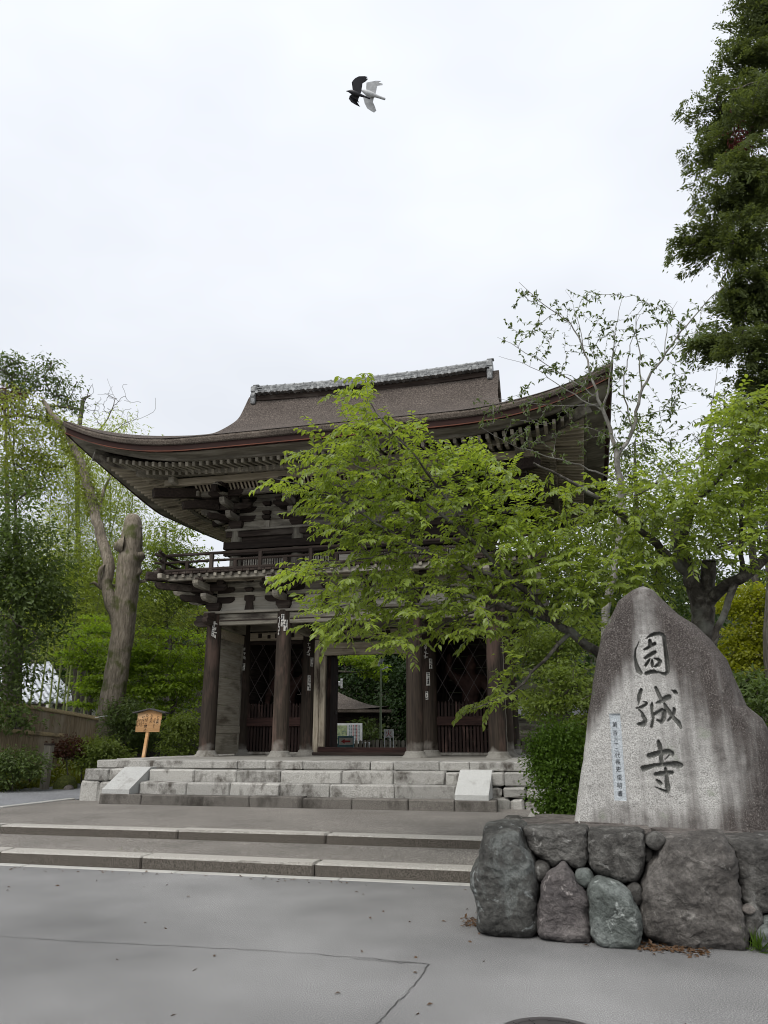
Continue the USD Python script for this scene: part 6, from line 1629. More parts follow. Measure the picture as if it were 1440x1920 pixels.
bgtree('yellow_green_tree', 'bright yellow green tree filling the gap left of the pollarded trunk', 140, 40, 1050, [(120, 1060, 40, 70, 60), (165, 1130, 40, 60, 60), (80, 1140, 41, 60, 70), (130, 1190, 39, 70, 50), (190, 1070, 41, 50, 50)], 180, 9000, 0.17, 0.08, 'leaf_bamboo', r=0.18, twigs=40)
bgtree('maple_tree', 'fresh green maple behind the fence left of the pollarded trunk', 165, 29.5, 1190, [(160, 1215, 29, 44, 35), (195, 1265, 29, 45, 38), (172, 1305, 28.6, 36, 30), (172, 1180, 30, 40, 35)], 70, 5000, 0.13, 0.075, 'leaf_maple', r=0.1, flat=0.14)
bgtree('maple_tree', 'fresh green maple between the pollarded trunk and the gate', 320, 27.5, 1190, [(300, 1215, 27, 60, 45), (345, 1275, 27, 55, 45), (290, 1310, 26.6, 55, 40), (372, 1230, 28, 34, 60), (258, 1255, 27, 40, 50), (330, 1330, 26.5, 50, 30)], 120, 8500, 0.13, 0.075, 'leaf_maple', r=0.11, flat=0.14)
bgtree('woodland_tree', 'mid green round crowned tree just left of the balcony', 310, 38, 990, [(320, 1000, 38, 50, 40), (285, 1050, 38, 55, 60), (345, 1060, 37, 45, 55), (300, 1120, 37, 70, 60), (355, 1110, 37, 30, 40)], 180, 8500, 0.17, 0.085, 'leaf_mid', r=0.16)
bgtree('woodland_tree', 'yellowing tree in the gap under the balcony corner', 370, 42, 1120, [(350, 1140, 42, 55, 40), (380, 1200, 42, 40, 60), (300, 1170, 43, 60, 40)], 100, 4600, 0.18, 0.085, 'leaf_olive', r=0.14)
bgtree('woodland_tree', 'deep green tree far behind the fence on the left', 60, 50, 1040, [(60, 1140, 50, 140, 80), (200, 1220, 50, 130, 80)], 150, 6500, 0.24, 0.12, 'leaf_mid', r=0.2)
bgtree('woodland_tree', 'deep green tree behind the sign and bamboo fence', 260, 46, 1120, [(260, 1200, 46, 110, 90), (330, 1280, 44, 80, 70), (200, 1290, 44, 80, 60)], 170, 8000, 0.22, 0.11, 'leaf_dark', r=0.2)
# bare tree behind the roof's left corner
bf = foot(160, 1390, 42)
bt = thing('bare_tree', bf, 'leafless tree with fine grey twigs above the left roof corner', 'tree')
sk = Skel()
sk.path([(*bf, 0.16)] + pts((150, 1100, 42, 0.14), (145, 900, 42, 0.12), (147, 810, 42, 0.12), (153, 770, 42, 0.11), (156, 748, 42, 0.09), (168, 742, 42, 0.05)), 0.4)
for q in (((153, 770, 42, .07), (130, 762, 42, .05), (110, 765, 42, .03)), ((150, 860, 42, .08), (180, 815, 42, .05), (205, 780, 42, .035), (215, 750, 42, .02)), ((180, 815, 42, .04), (215, 808, 42, .03), (232, 795, 42, .02), (250, 788, 42, .012)), ((156, 760, 42, .03), (165, 735, 42, .02), (172, 722, 42, .01))):
    sk.path(pts(*q), 0.3)
for _ in range(90):
    u, v = 190 + rng.normal(0, 35), 765 + rng.normal(0, 24)
    sk.reach(at(u, v, D=42 + rng.normal(0, 0.6)), -0.05, 3, 0.8, 0.04)
obj('trunk', sk.mesh(0.010, 0.3), LOOKS['bark_grey'], bt, smooth=60)

# bamboo: one built, the others are turned and rescaled copies
b0 = None
for i, (u, D, vt) in enumerate(((66, 33, 800), (98, 34, 790), (118, 32.5, 840), (132, 35, 760), (152, 33.5, 870), (176, 34.5, 800), (205, 35, 850), (232, 36, 880), (48, 35.5, 850), (112, 36, 900), (190, 33.5, 930), (85, 32.8, 960))):
    f = foot(u, 1390, D)
    h = at(u, vt, D=D)[2] - f[2]
    if b0 is None:
        b0 = thing('bamboo', f, 'tall thin bamboo with feathery pale green leaves in the grove', 'bamboo', 'bamboo stems behind the fence')
        H0 = h
        z = np.linspace(0, 1, 24)
        lean = np.stack([1.1 * z ** 3, 0.35 * z ** 3, h * (z - 0.03 * z ** 4)], 1)
        m = MB().tube(f + lean, 0.036 * (1 - 0.8 * z) + 0.006, 7)
        for k in range(2, 23):
            m.lathe([(0.036 * (1 - 0.8 * z[k]) + 0.006, -0.02), (0.036 * (1 - 0.8 * z[k]) + 0.013, 0), (0.036 * (1 - 0.8 * z[k]) + 0.006, 0.02)], f + lean[k], 7)
        obj('culm', m, LOOKS['culm'], b0, smooth=50)
        cl, tm_ = [], MB()
        for k in range(10, 24):
            for _ in range(3):
                a = rng.random() * 2 * PI
                r = (0.5 + 1.7 * rng.random()) * (1.15 - 0.4 * k / 24)
                q = f + lean[k]
                e = q + np.array([r * math.cos(a), r * math.sin(a), 0.45 - 0.28 * r])
                tm_.tube([q, (q + e) / 2 + [0, 0, 0.12], e], [0.009, 0.006, 0.003], 3, False)
                cl += [e, (q + e) / 2 + [0, 0, 0.1]]
        obj('twigs', tm_, LOOKS['culm'], b0)
        cl = np.array(cl)
        obj('leaves', leafcloud(cl, np.full(len(cl), 1.0), 2300, 0.19, 0.042, flat=0.5, spread=0.46, droop=0.4), LOOKS['leaf_bamboo'], b0, kind='stuff')
        src = str(b0.GetPath())
    else:
        path, _ = path_for('bamboo', None)
        x = UsdGeom.Xform.Define(stage, path)
        x.GetPrim().GetReferences().AddInternalReference(src)
        x.ClearXformOpOrder()
        x.AddTranslateOp().Set(Gf.Vec3d(*map(float, f)))
        x.AddRotateZOp(opSuffix='turn').Set(float(rng.uniform(0, 360)))
        x.AddScaleOp(opSuffix='grow').Set(Gf.Vec3f(1.0, 1.0, float(h / H0)))
        x.GetPrim().SetInstanceable(True)
        tag(x, 'tall thin bamboo with feathery pale green leaves in the grove', 'bamboo', 'bamboo stems behind the fence')

# trees seen through and behind the gate
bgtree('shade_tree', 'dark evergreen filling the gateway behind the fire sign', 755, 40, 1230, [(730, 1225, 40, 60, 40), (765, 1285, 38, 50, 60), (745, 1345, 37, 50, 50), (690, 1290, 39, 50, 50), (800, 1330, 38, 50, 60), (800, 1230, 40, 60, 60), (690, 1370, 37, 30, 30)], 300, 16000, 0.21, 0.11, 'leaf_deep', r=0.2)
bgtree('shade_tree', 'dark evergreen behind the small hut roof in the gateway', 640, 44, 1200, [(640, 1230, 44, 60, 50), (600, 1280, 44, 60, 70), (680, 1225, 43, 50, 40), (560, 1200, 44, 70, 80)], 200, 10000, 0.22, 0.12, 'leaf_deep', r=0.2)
bgtree('maple_tree', 'sunlit green maple bough hanging in the gateway above the hut', 585, 33, 1225, [(690, 1252, 33, 34, 16), (668, 1235, 33, 36, 14), (705, 1272, 33, 20, 10)], 34, 1700, 0.14, 0.08, 'leaf_maple', r=0.1, flat=0.2)
bgtree('fern_palm', 'leafy dark plant beside the notice board in the gateway', 690, 33, 1360, [(690, 1365, 33, 22, 22)], 24, 700, 0.22, 0.05, 'leaf_dark', r=0.05, cat='plant')
for i, (lab_, u, D, vt, bl, nc, nlf, L, W, lm, grp) in enumerate((
        ('dark wooded crown right behind the roof, left of the young tree', 1040, 30, 930, [(1030, 1000, 30, 80, 60), (1100, 960, 30, 70, 60), (1000, 1090, 29, 70, 70), (1085, 1070, 29, 80, 70), (1140, 1050, 30, 60, 60)], 230, 9500, 0.16, 0.08, 'leaf_mid', None),
        ('green tree with gaps of sky behind the young tree stem', 1190, 32, 830, [(1195, 800, 32, 30, 24), (1230, 880, 32, 60, 50), (1180, 960, 32, 70, 60), (1260, 980, 31, 70, 70), (1170, 870, 32, 40, 40)], 150, 5600, 0.17, 0.08, 'leaf_mid', None),
        ('large green tree below the cypress at the right edge', 1400, 24, 800, [(1390, 780, 24, 60, 40), (1430, 860, 24, 70, 60), (1350, 900, 25, 60, 60), (1420, 960, 24, 70, 70), (1330, 990, 25, 60, 60), (1480, 800, 24, 60, 90)], 210, 8500, 0.14, 0.07, 'leaf_mid', None),
        ('deep green tree behind the monument top', 1230, 26, 1050, [(1210, 1060, 26, 80, 60), (1300, 1080, 26, 80, 70), (1240, 1150, 25, 90, 70), (1120, 1150, 25, 70, 70)], 180, 7500, 0.15, 0.075, 'leaf_dark', None))):
    bgtree('woodland_tree', lab_, u, D, vt, bl, nc, nlf, L, W, lm, grp, r=0.16)
bgtree('maple_tree', 'leafy green maple between the gate corner and the monument', 1040, 17.5, 1160, [(1010, 1225, 18, 50, 45), (1065, 1270, 17, 50, 50), (1000, 1310, 18.5, 34, 40), (1090, 1330, 16.5, 34, 60), (1060, 1190, 17.5, 60, 40), (1035, 1330, 17, 40, 30)], 260, 10500, 0.085, 0.05, 'leaf_mid', r=0.07, flat=0.25)
bgtree('maple_tree', 'golden yellow maple behind the right shoulder of the monument', 1420, 19, 1110, [(1400, 1130, 19, 62, 34), (1425, 1190, 18.6, 60, 40), (1385, 1225, 18.6, 44, 40), (1430, 1265, 18.4, 60, 40), (1480, 1180, 19, 50, 90)], 260, 12500, 0.085, 0.055, 'leaf_yellow', r=0.08, flat=0.2)
bgtree('laurel_shrub', 'dark glossy leaved shrub low behind the right side of the monument', 1420, 15, 1320, [(1420, 1320, 15, 60, 44), (1450, 1390, 14.6, 50, 60), (1400, 1290, 15.5, 40, 30)], 120, 3600, 0.12, 0.055, 'leaf_dark', r=0.05, cat='shrub')

# far wooded slopes that read as one mass
n_ = 42000
wx, wy = rng.uniform(-95, 80, n_), rng.uniform(30, 75, n_)
side = rng.random(n_) < 0.3
wx, wy = np.where(side, rng.uniform(-75, -26, n_), wx), np.where(side, rng.uniform(-2, 45, n_), wy)
hgt = 1.5 + 5.0 * meshkit.fbm(np.stack([wx * 0.22, wy * 0.22, 0 * wx], 1), 3, 8)
b = np.stack([wx, wy, ground_h(wx, wy) + hgt * rng.random(n_) ** 0.6], 1)
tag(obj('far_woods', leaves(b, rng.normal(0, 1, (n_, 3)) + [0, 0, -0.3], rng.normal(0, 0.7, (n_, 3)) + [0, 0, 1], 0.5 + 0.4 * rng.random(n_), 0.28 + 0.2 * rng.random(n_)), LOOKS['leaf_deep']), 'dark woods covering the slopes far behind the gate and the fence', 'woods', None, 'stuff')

# ------------------------------------------------------------------ pollarded trunk
pfoot = foot(200, 1405, 26.0)
pol = thing('pollarded_tree', pfoot, 'massive pollarded tree trunk with a leaning ivy covered limb', 'tree')
TR = pts((203, 1385, 26, 0.43), (207, 1333, 26, 0.375), (219, 1260, 26, 0.355), (229, 1196, 26, 0.35), (237, 1110, 26, 0.37), (241, 1065, 26, 0.385), (246, 1024, 26, 0.355), (249, 990, 26, 0.31), (249.5, 972, 26, 0.25), (250, 965, 26, 0.15))
P = np.array([(*(pfoot - [0, 0, 0.2]), 0.60)] + TR)
dd = np.concatenate([[0], np.cumsum(np.linalg.norm(np.diff(P[:, :3], axis=0), axis=1))])
t = np.linspace(0, dd[-1], 90)
Q = PchipInterpolator(dd, P)(t)
v, f = tube(Q[:, :3], Q[:, 3], 40)
c = np.repeat(Q[:, :3], 40, 0)
o = v[:-2] - c
nn = (meshkit.fbm(np.stack([v[:-2, 0] * 3.2, v[:-2, 1] * 3.2, v[:-2, 2] * 0.5], 1), 4, 21) - 0.5) * 0.20 + (meshkit.fbm(v[:-2] * np.array([6, 6, 2.5]), 4, 22) - 0.5) * 0.22
v[:-2] = c + o * (1 + nn)[:, None]
obj('trunk', (v, f), LOOKS['bark_pollard'], pol, smooth=70)
for (u, vv, du, dv, r, L) in ((232, 1022, -16, -6, 0.22, 5), (256, 1044, 10, -8, 0.20, 5), (256, 990, 9, -5, 0.13, 4), (255, 1072, 9, 2, 0.15, 4)):
    # stubs left by old pruning
    k = np.linspace(0, 1, 7)
    Pb = np.array([at(u + du * q, vv + dv * q * q, D=25.9) for q in k])
    v, f = tube(Pb, r * np.array([1.5, 1.35, 1.15, 1.05, 1.0, 0.8, 0.35]), 18)
    v = v + (meshkit.fbm(v * 5 + u, 4, 5) - 0.5)[:, None] * 0.16 * unit(v - np.repeat(Pb.mean(0)[None], len(v), 0))
    obj('stub', (v, f), LOOKS['bark_pollard'], pol, smooth=True)
sk = Skel()
sk.path(pts((224, 1175, 26, .24), (212, 1144, 26.0, .21), (200, 1101, 26.1, .19), (202, 1058, 26.2, .185), (193, 1015, 26.4, .175), (180, 972, 26.6, .165), (172, 938, 26.8, .155), (163, 903, 27, .145), (147, 857, 27.2, .13), (129, 817, 27.5, .11), (104, 784, 27.8, .09), (80, 750, 28, .06)), 0.25, 0.03)
sk.path(pts((186, 955, 26.8, .06), (195, 915, 26.8, .05), (210, 890, 26.8, .02)), 0.2)
sk.path(pts((205, 1100, 26.2, .07), (190, 1103, 26.1, .06), (176, 1092, 26, .05), (168, 1095, 25.9, .02)), 0.15)
sk.path(pts((190, 1103, 26.1, .05), (186, 1082, 26, .06), (190, 1065, 26, .08), (196, 1058, 26, .03)), 0.15)
sk.path(pts((268, 1090, 26, .05), (290, 1086, 26, .03), (310, 1090, 26, .02)), 0.15)
obj('limb', sk.mesh(0.02), LOOKS['bark_pollard'], pol, smooth=70)
L_ = np.array([p for p, r in zip(sk.p, sk.r) if r > 0.09 and p[2] > at(200, 960, D=26.6)[2]])
nv = 1500
k = rng.integers(0, len(L_), nv)
off = unit(rng.normal(0, 1, (nv, 3))) * (0.18 + 0.14 * rng.random((nv, 1)))
obj('ivy', leaves(L_[k] + off, off + [0, 0, -0.2], rng.normal(0, 1, (nv, 3)), np.full(nv, 0.11), np.full(nv, 0.07)), LOOKS['leaf_olive'], pol, kind='stuff')
obj('tie', MB().tube([at(178, 1346, D=25.4), at(192, 1343, D=25.35), at(206, 1342, D=25.4)], 0.010, 5), LOOKS['white_paint'], pol)

# ------------------------------------------------------------------ bank plants on the left
def shrub(label, u, v, D, ru, rv, n, L, W, lm, name='bank_shrub'):
    f = foot(u, v + rv, D)
    c = at(u, v, D=D)
    return plant(name, label, 'shrub', f, [[(*f, 0.03), (*((f + c) / 2), 0.025), (*c, 0.012)]], [(u, v, D, ru, rv)], 60, n, L, W, lm, twigs=20, tip=0.006, crown='foliage')


shrub('dark round shrub under the left end of the lower bamboo fence', 25, 1436, 23.4, 46, 34, 2600, 0.11, 0.05, 'leaf_dark')
shrub('reddish brown low shrub behind the tall wooden post', 128, 1402, 24.4, 30, 18, 1100, 0.10, 0.05, 'leaf_rust')
shrub('loose shrub at the foot of the pollarded trunk', 182, 1408, 24.4, 40, 28, 2200, 0.10, 0.05, 'leaf_mid')
shrub('leafy shrub climbing around the pollarded trunk on its right', 236, 1352, 25.2, 36, 42, 2200, 0.12, 0.055, 'leaf_dark')
shrub('low mixed bush in front of the first bamboo fence, left of the trunk', 158, 1402, 25.2, 30, 20, 1500, 0.10, 0.045, 'leaf_olive')
shrub('pale tipped low bush behind the short grey post', 205, 1418, 24.6, 34, 20, 1700, 0.10, 0.045, 'leaf_mid')
shrub('bushy green shrub between the sign and the first gate column', 338, 1380, 25.0, 32, 44, 2800, 0.11, 0.05, 'leaf_mid')
shrub('dark leafy shrub filling the space behind the sign post', 268, 1375, 26.6, 44, 34, 2400, 0.12, 0.055, 'leaf_dark')
nb_ = 15000
bx, by = rng.uniform(-13, -8.8, nb_), rng.uniform(-4.5, 4, nb_)
bx = np.where(bx > -9.3, bx - 0.4 * rng.random(nb_), bx)
b = np.stack([bx, by, ground_h(bx, by) + 0.02 + 0.10 * rng.random(nb_)], 1)
tag(obj('ground_cover', leaves(b, rng.normal(0, 0.6, (nb_, 3)) + [0, 0, 0.6], rng.normal(0, 0.6, (nb_, 3)) + [0, 0, 1], 0.10 + 0.10 * rng.random(nb_), 0.05 + 0.04 * rng.random(nb_)), LOOKS['leaf_moss']), 'low yellow green ground cover on the bank beside the gravel lane', 'ground cover', None, 'stuff')
for (u, v, D, r, lb_) in ((128, 1424, 24.0, 0.30, 'mossy green boulder on the bank behind the wooden post'), (133, 1440, 23.6, 0.13, 'small pale stone on the bank below the mossy boulder')):
    q = foot(u, v, D)
    poly = [(q[0] + r * math.cos(a), q[2] + 0.25 * r + r * 1.1 * math.sin(a)) for a in np.linspace(0, 2 * PI, 12)[:-1]]
    single('bank_boulder', rockmesh(poly, q[1], r, r, 61, 0.1, 50, 18), LOOKS['moss_soil' if r > 0.2 else 'slate'], lb_, 'boulder', smooth=40)

# weeds in the kerb joints and leaf litter at the wall foot
tl = []
for (u, v, n, h) in ((248, 1617, 46, 0.16), (376, 1630, 26, 0.07), (420, 1632, 14, 0.05), (135, 1614, 18, 0.06), (60, 1613, 40, 0.05), (95, 1615, 40, 0.05), (20, 1611, 30, 0.05), (268, 1567, 18, 0.06), (110, 1560, 14, 0.06), (295, 1568, 10, 0.05), (480, 1577, 16, 0.07), (1430, 1785, 60, 0.16), (1068, 1752, 20, 0.08), (1005, 1745, 16, 0.06)):
    q = at(u, v, Z=0.0 if not 1555 < v < 1590 else 0.17)
    b = q + np.stack([rng.normal(0, 0.05 if n < 30 else 0.09, n), rng.normal(0, 0.012, n), np.zeros(n)], 1)
    tl.append(leaves(b, rng.normal(0, 0.45, (n, 3)) + [0, -0.2, 1.0], rng.normal(0, 1, (n, 3)), h * (0.6 + 0.7 * rng.random(n)), np.full(n, 0.012)))
m = MB()
for v, f in tl:
    m.add(v, f)
tag(obj('weeds', m, LOOKS['leaf_shrub']), 'small tufts of grass and weeds growing in the kerb and wall joints', 'weeds', None, 'stuff')
n_ = 420
scat = np.stack([rng.uniform(-3, 8, 150), np.concatenate([rng.uniform(-15, -10.2, 60), rng.uniform(-10.4, -10.12, 90)]), np.full(150, 0.008)], 1)
u = np.concatenate([rng.uniform(1190, 1330, n_ // 2), rng.uniform(1090, 1130, n_ // 4), rng.uniform(870, 915, n_ - n_ // 2 - n_ // 4)])
v = np.concatenate([1772 + (u[:n_ // 2] - 1190) * 0.08 + rng.normal(0, 5, n_ // 2), 1758 + rng.normal(0, 4, n_ // 4), 1728 + rng.normal(0, 6, n_ - n_ // 2 - n_ // 4)])
b = np.vstack([[at(p, q, Z=0.012) for p, q in zip(u, v)], scat])
n_ = len(b)
tag(obj('fallen_leaves', leaves(b, rng.normal(0, 1, (n_, 3)) * [1, 1, 0.2], rng.normal(0, 0.3, (n_, 3)) + [0, 0, 1], 0.03 + 0.03 * rng.random(n_), 0.018 + 0.012 * rng.random(n_)), LOOKS['leaf_dry']), 'brown fallen leaves gathered along the foot of the boulder wall', 'leaves', None, 'stuff')

# ------------------------------------------------------------------ bamboo fences on the left
wood('bamboo_slats', (0.33, 0.25, 0.155), (0.64, 0.51, 0.34), 'z', (0.66, 0.57, 0.43), 0.25, across=34, island=True)
wood('bamboo_rail', (0.20, 0.155, 0.085), (0.36, 0.29, 0.17), 'x', (0.12, 0.10, 0.07), 0.2)
wood('old_slats', (0.10, 0.09, 0.08), (0.25, 0.225, 0.20), 'z', (0.30, 0.275, 0.245), 0.25, across=34, island=True)


def bamboo_fence(label, a, b, height, drop, slat, railm, base_over=0.0):
    """a, b: top ends of the fence; slats hang below a pole rail."""
    a, b = np.array(a), np.array(b)
    L = np.linalg.norm((b - a)[:2])
    u = (b - a) / L
    s = np.array([u[1], -u[0], 0])
    if np.dot(s[:2], (EYE - a)[:2]) < 0:
        s = -s
    t = thing('bamboo_fence', ((a + b) / 2) * [1, 1, 0] + [0, 0, min(a[2], b[2]) - height], label, 'fence')
    m = MB()
    n = int(L / 0.042)
    for i in range(n):
        p = a + u * L * (i + 0.5) / n
        w = 0.036 + 0.008 * rng.random()
        m.box((p + [0, 0, -height / 2 + rng.normal(0, 0.008)]) + s * rng.normal(0, 0.005), (w, 0.022, height - 0.02), 0, math.atan2(u[1], u[0]))
    obj('slats', m, LOOKS[slat], t, kind='stuff')
    for z, r, o in ((-0.02, 0.045, 0.03), (-0.05, 0.035, 0.06), (-0.02, 0.035, -0.03), (-height + 0.10, 0.035, 0.04)):
        z0 = np.array([0, 0, z])
        k = np.linspace(-0.1, L + 0.1, 9)
        obj('pole', MB().tube(a + z0 + s * o + k[:, None] * u + rng.normal(0, 0.006, (9, 3)), r, 8), LOOKS[railm], t, smooth=50)
    for i in range(int(L / 1.8) + 1):
        p = a + u * min(i * 1.8, L)
        obj('post', MB().tube([p - s * 0.05 + [0, 0, -height - 0.8], p - s * 0.05 + [0, 0, -0.02]], 0.05, 8), LOOKS['dark_wood_z'], t, smooth=50)
    return t


bamboo_fence('brown bamboo screen fence ending at the pollarded trunk', at(-40, 1306, D=25.2), at(184, 1345, D=25.9), 1.10, 0, 'bamboo_slats', 'bamboo_rail')
bamboo_fence('lower brown bamboo fence in front of the first one at the left edge', at(-60, 1361, D=24.5), at(112, 1377, D=25.2), 0.95, 0, 'bamboo_slats', 'bamboo_rail')
bamboo_fence('grey weathered bamboo fence behind the sign next to the gate', at(226, 1352, D=27.0), at(380, 1356, D=28.6), 1.25, 0, 'old_slats', 'old_slats')

# ------------------------------------------------------------------ wooden notice sign
sp = at(272, 1428, D=23.4)
su = unit(np.array([[0.97, 0.10, 0]]))[0]
sn = np.array([su[1], -su[0], 0])
b0_ = at(277, 1371, D=23.4)
sc_ = 23.4 / FPX * 1.02
sign = thing('notice_sign', (sp[0], sp[1], gz(sp)), 'orange wooden notice board with a small dark roof on a post', 'sign')
tilt = np.array([0.10, 0, 1.0])
tilt = tilt / np.linalg.norm(tilt)
W_, H_ = 43 * sc_, 31 * sc_
ctr = at(279, 1355, D=23.4)
for k in range(3):
    z0, z1 = -H_ / 2 + k * H_ / 3, -H_ / 2 + (k + 1) * H_ / 3 - 0.003
    obj('board', MB().beam(ctr + tilt * (z0 + z1) / 2 - su * W_ / 2, ctr + tilt * (z0 + z1) / 2 + su * W_ / 2, 0.03, z1 - z0, 0.004, tuple(tilt)), LOOKS['sign_wood'], sign)
foot_ = ctr + tilt * (gz(sp) - 0.2 - ctr[2]) / tilt[2]
obj('post', MB().beam(foot_ - sn * 0.04, ctr + tilt * H_ / 2 - sn * 0.04, 0.085, 0.085, 0.008, tuple(-sn)), LOOKS['sign_wood'], sign)
for sx in (-1, 1):
    rf = obj('roof', MB().beam(ctr + tilt * (H_ / 2 + 0.12), ctr + tilt * (H_ / 2 + 0.01) + su * sx * (W_ / 2 + 0.13), 0.24, 0.035, 0.006, tuple(tilt)), LOOKS['dark_iron'], sign)
obj('gable', MB().prism([(-W_ / 2, 0), (W_ / 2, 0), (0, 0.105)], ctr + tilt * H_ / 2 - sn * 0.012, su, tilt, sn * 0.024), LOOKS['sign_wood'], sign)
m = MB()
F0 = ctr + sn * 0.0165
for col, (txt, x, ztop, size) in enumerate((('仁王門', 0.36, 0.36, 0.15), ('たき火', 0.085, 0.46, 0.155), ('たばこ禁止', -0.10, 0.47, 0.185))):
    z = ztop
    for ch in txt:
        glyph(m, ch, F0 + su * x * W_ + tilt * (z * H_ - size * H_ / 2), su, tilt, sn * 0.003, size * H_, 0.03)
        z -= size * 1.02
for x, z0, z1 in ((0.24, 0.22, -0.32), (-0.22, 0.32, -0.1), (-0.29, 0.34, -0.2), (-0.37, 0.18, -0.22), (-0.46, 0.2, -0.25)):
    z = z0
    while z > z1:
        h = 0.03 + 0.03 * rng.random()
        m.box(F0 + su * (x + rng.normal(0, 0.008)) * W_ + tilt * z * H_, (0.022 + 0.02 * rng.random(), 0.006, h * H_ * 0.5), 0, math.atan2(su[1], su[0]))
        z -= h + 0.025
obj('lettering', m, LOOKS['ink'], sign)

# posts on the left
for (u, vt, D, w, lab_) in ((93, 1395, 23.9, 0.19, 'tall dark wooden post standing between gravel lane and bank'), (222, 1402, 25.0, 0.26, 'short grey wooden post with a cap beside the platform corner')):
    p = at(u, vt, D=D)
    g0 = gz(p) - 0.1
    t = thing('wooden_post', (p[0], p[1], g0), lab_, 'post')
    obj('shaft', MB().span(p[0] - w / 2, p[0] + w / 2, p[1] - w / 2, p[1] + w / 2, g0, p[2] - 0.03, 0.015, 0.006), LOOKS['grey_wood_z' if w > 0.2 else 'worn_wood_z'], t)
    obj('cap', MB().span(p[0] - w * 0.56, p[0] + w * 0.56, p[1] - w * 0.56, p[1] + w * 0.56, p[2] - 0.03, p[2] + 0.02, 0.012), LOOKS['dark_wood_x'], t)

# ------------------------------------------------------------------ far temple roof with pale tiles
mat('pale_tile', {'g': ('geometry', {}), 'oi': ('object_info', {}), 'n': ('noise_texture', {'scale': 4.0, 'detail': 4.0}), 'r': ('rgb_ramp', {'ramp': [(0.3, (0.34, 0.36, 0.40)), (0.7, (0.62, 0.65, 0.70))]}), 'p': ('principled_bsdf', {'roughness': 0.4, 'specular_ior_level': 0.5})},
    [('g.position', 'n.vector'), ('n.fac', 'r.fac'), ('r.color', 'p.base_color')])
e0, e1, r0 = at(30, 1318, D=44), at(140, 1318, D=44), at(52, 1238, D=47)
tr = thing('tiled_roof_hall', (e0[0], e0[1], 1.2), 'far hall with a pale grey tiled hip roof behind the fence', 'building')
dx = unit((e1 - e0)[None])[0]
r1 = at(88, 1248, D=47)
e00, r00 = e0 - dx * 8, r0 - dx * 8
n_ = 40
for i in range(n_):
    t0 = i / (n_ - 1)
    a, b_ = e00 + (e1 - e00) * t0, r00 + (r1 - r00) * t0
    mid = (a + b_) / 2 - [0, 0, 0.22]
    k = np.linspace(0, 1, 9)[:, None]
    P = (1 - k) ** 2 * a + 2 * k * (1 - k) * mid + k ** 2 * b_
    if at(-10, 1300, D=44)[0] < a[0]:
        obj('tile_row', MB().tube(P, 0.10, 6), LOOKS['pale_tile'], tr)
k = np.linspace(0, 1, 9)
G0 = np.array([[(1 - q) ** 2 * a + 2 * q * (1 - q) * ((a + b_) / 2 - [0, 0, 0.22]) + q ** 2 * b_ for q in k] for a, b_ in ((e00, r00), ((e00 + e1) / 2, (r00 + r1) / 2), (e1, r1))])
obj('roof', (G0.reshape(-1, 3) - [0, 0, 0.03], gridf(3, 9)), LOOKS['ridge_tile'], tr)
obj('hip_ridge', MB().tube([r1 + [0, 0, 0.1], (e1 + r1) / 2 - [0, 0, 0.02], e1 + [0, 0, 0.15]], 0.17, 8), LOOKS['pale_tile'], tr)
cn = np.array([e00[0] - 1, (e0[1] + r0[1]) / 2 + 1.5, 0])
obj('wall', MB().span(e00[0], e1[0] - 0.8, e0[1] + 0.8, e0[1] + 5, 0.8, e0[2] - 0.05), LOOKS['paper'], tr)
obj('fascia', MB().beam(e00 - [0, 0, 0.1], e1 - [0, 0, 0.1], 0.1, 0.16), LOOKS['dark_wood_x'], tr)

# ------------------------------------------------------------------ behind the gate
GZ = float(ground_h(np.array([0.0]), np.array([8.0]))[0])
hut = thing('reception_hut', (-1.75, 12.6, GZ), 'small dark hut with a curved bark roof seen through the gateway', 'building')
UsdGeom.Xformable(hut).AddRotateZOp().Set(17.0)
HX0, HX1, HY0, HY1 = -9.0, -1.75, 12.6, 18.4
ez, rzz = 2.78, 4.0
xx, yy = np.linspace(HX0, HX1, 30), np.linspace(HY0, HY1, 26)
A, B = np.meshgrid(xx, yy, indexing='ij')
e = np.minimum(np.minimum(A - HX0, HX1 - A), np.minimum(B - HY0, HY1 - B)) / 2.9
Zr = ez + (rzz - ez) * (0.45 * e + 0.55 * e ** 2.0) + 0.16 * np.clip(1 - e * 3, 0, 1) * np.clip(np.abs(A - (HX0 + HX1) / 2) / 3.6, 0, 1) ** 4
hr = obj('roof', (np.vstack([np.stack([A, B, Zr], -1).reshape(-1, 3)]), gridf(30, 26)), LOOKS['cypress_bark'], hut, smooth=True)
obj('eave_edge', MB().span(HX0 + 0.05, HX1 - 0.02, HY0, HY0 + 0.08, ez - 0.12, ez - 0.005).span(HX1 - 0.09, HX1 - 0.01, HY0 + 0.09, HY1, ez - 0.12, ez - 0.005), LOOKS['bark_edge'], hr)
obj('ridge', MB().span(-6.2, -3.9, 15.35, 15.65, rzz - 0.1, rzz + 0.12, 0.03), LOOKS['ridge_tile'], hr)
obj('ridge_end', MB().prism([(-0.22, -0.2), (0.22, -0.2), (0.16, 0.16), (0, 0.24), (-0.16, 0.16)], (-3.9, 15.5, rzz), (0, 1, 0), (0, 0, 1), (0.1, 0, 0)), LOOKS['ridge_tile'], hr)
obj('soffit', MB().span(HX0 + 0.2, HX1 - 0.2, HY0 + 0.2, HY1 - 0.2, ez - 0.15, ez - 0.11), LOOKS['dark_wood_x'], hut)
for i, x in enumerate(np.arange(HX0 + 0.8, HX1 - 0.7, 0.3)):
    obj('wall_board', MB().span(x, x + 0.296, HY0 + 1.1, HY0 + 1.16, GZ - 0.05, ez - 0.15, 0.006), LOOKS['dark_wood_z'], hut)
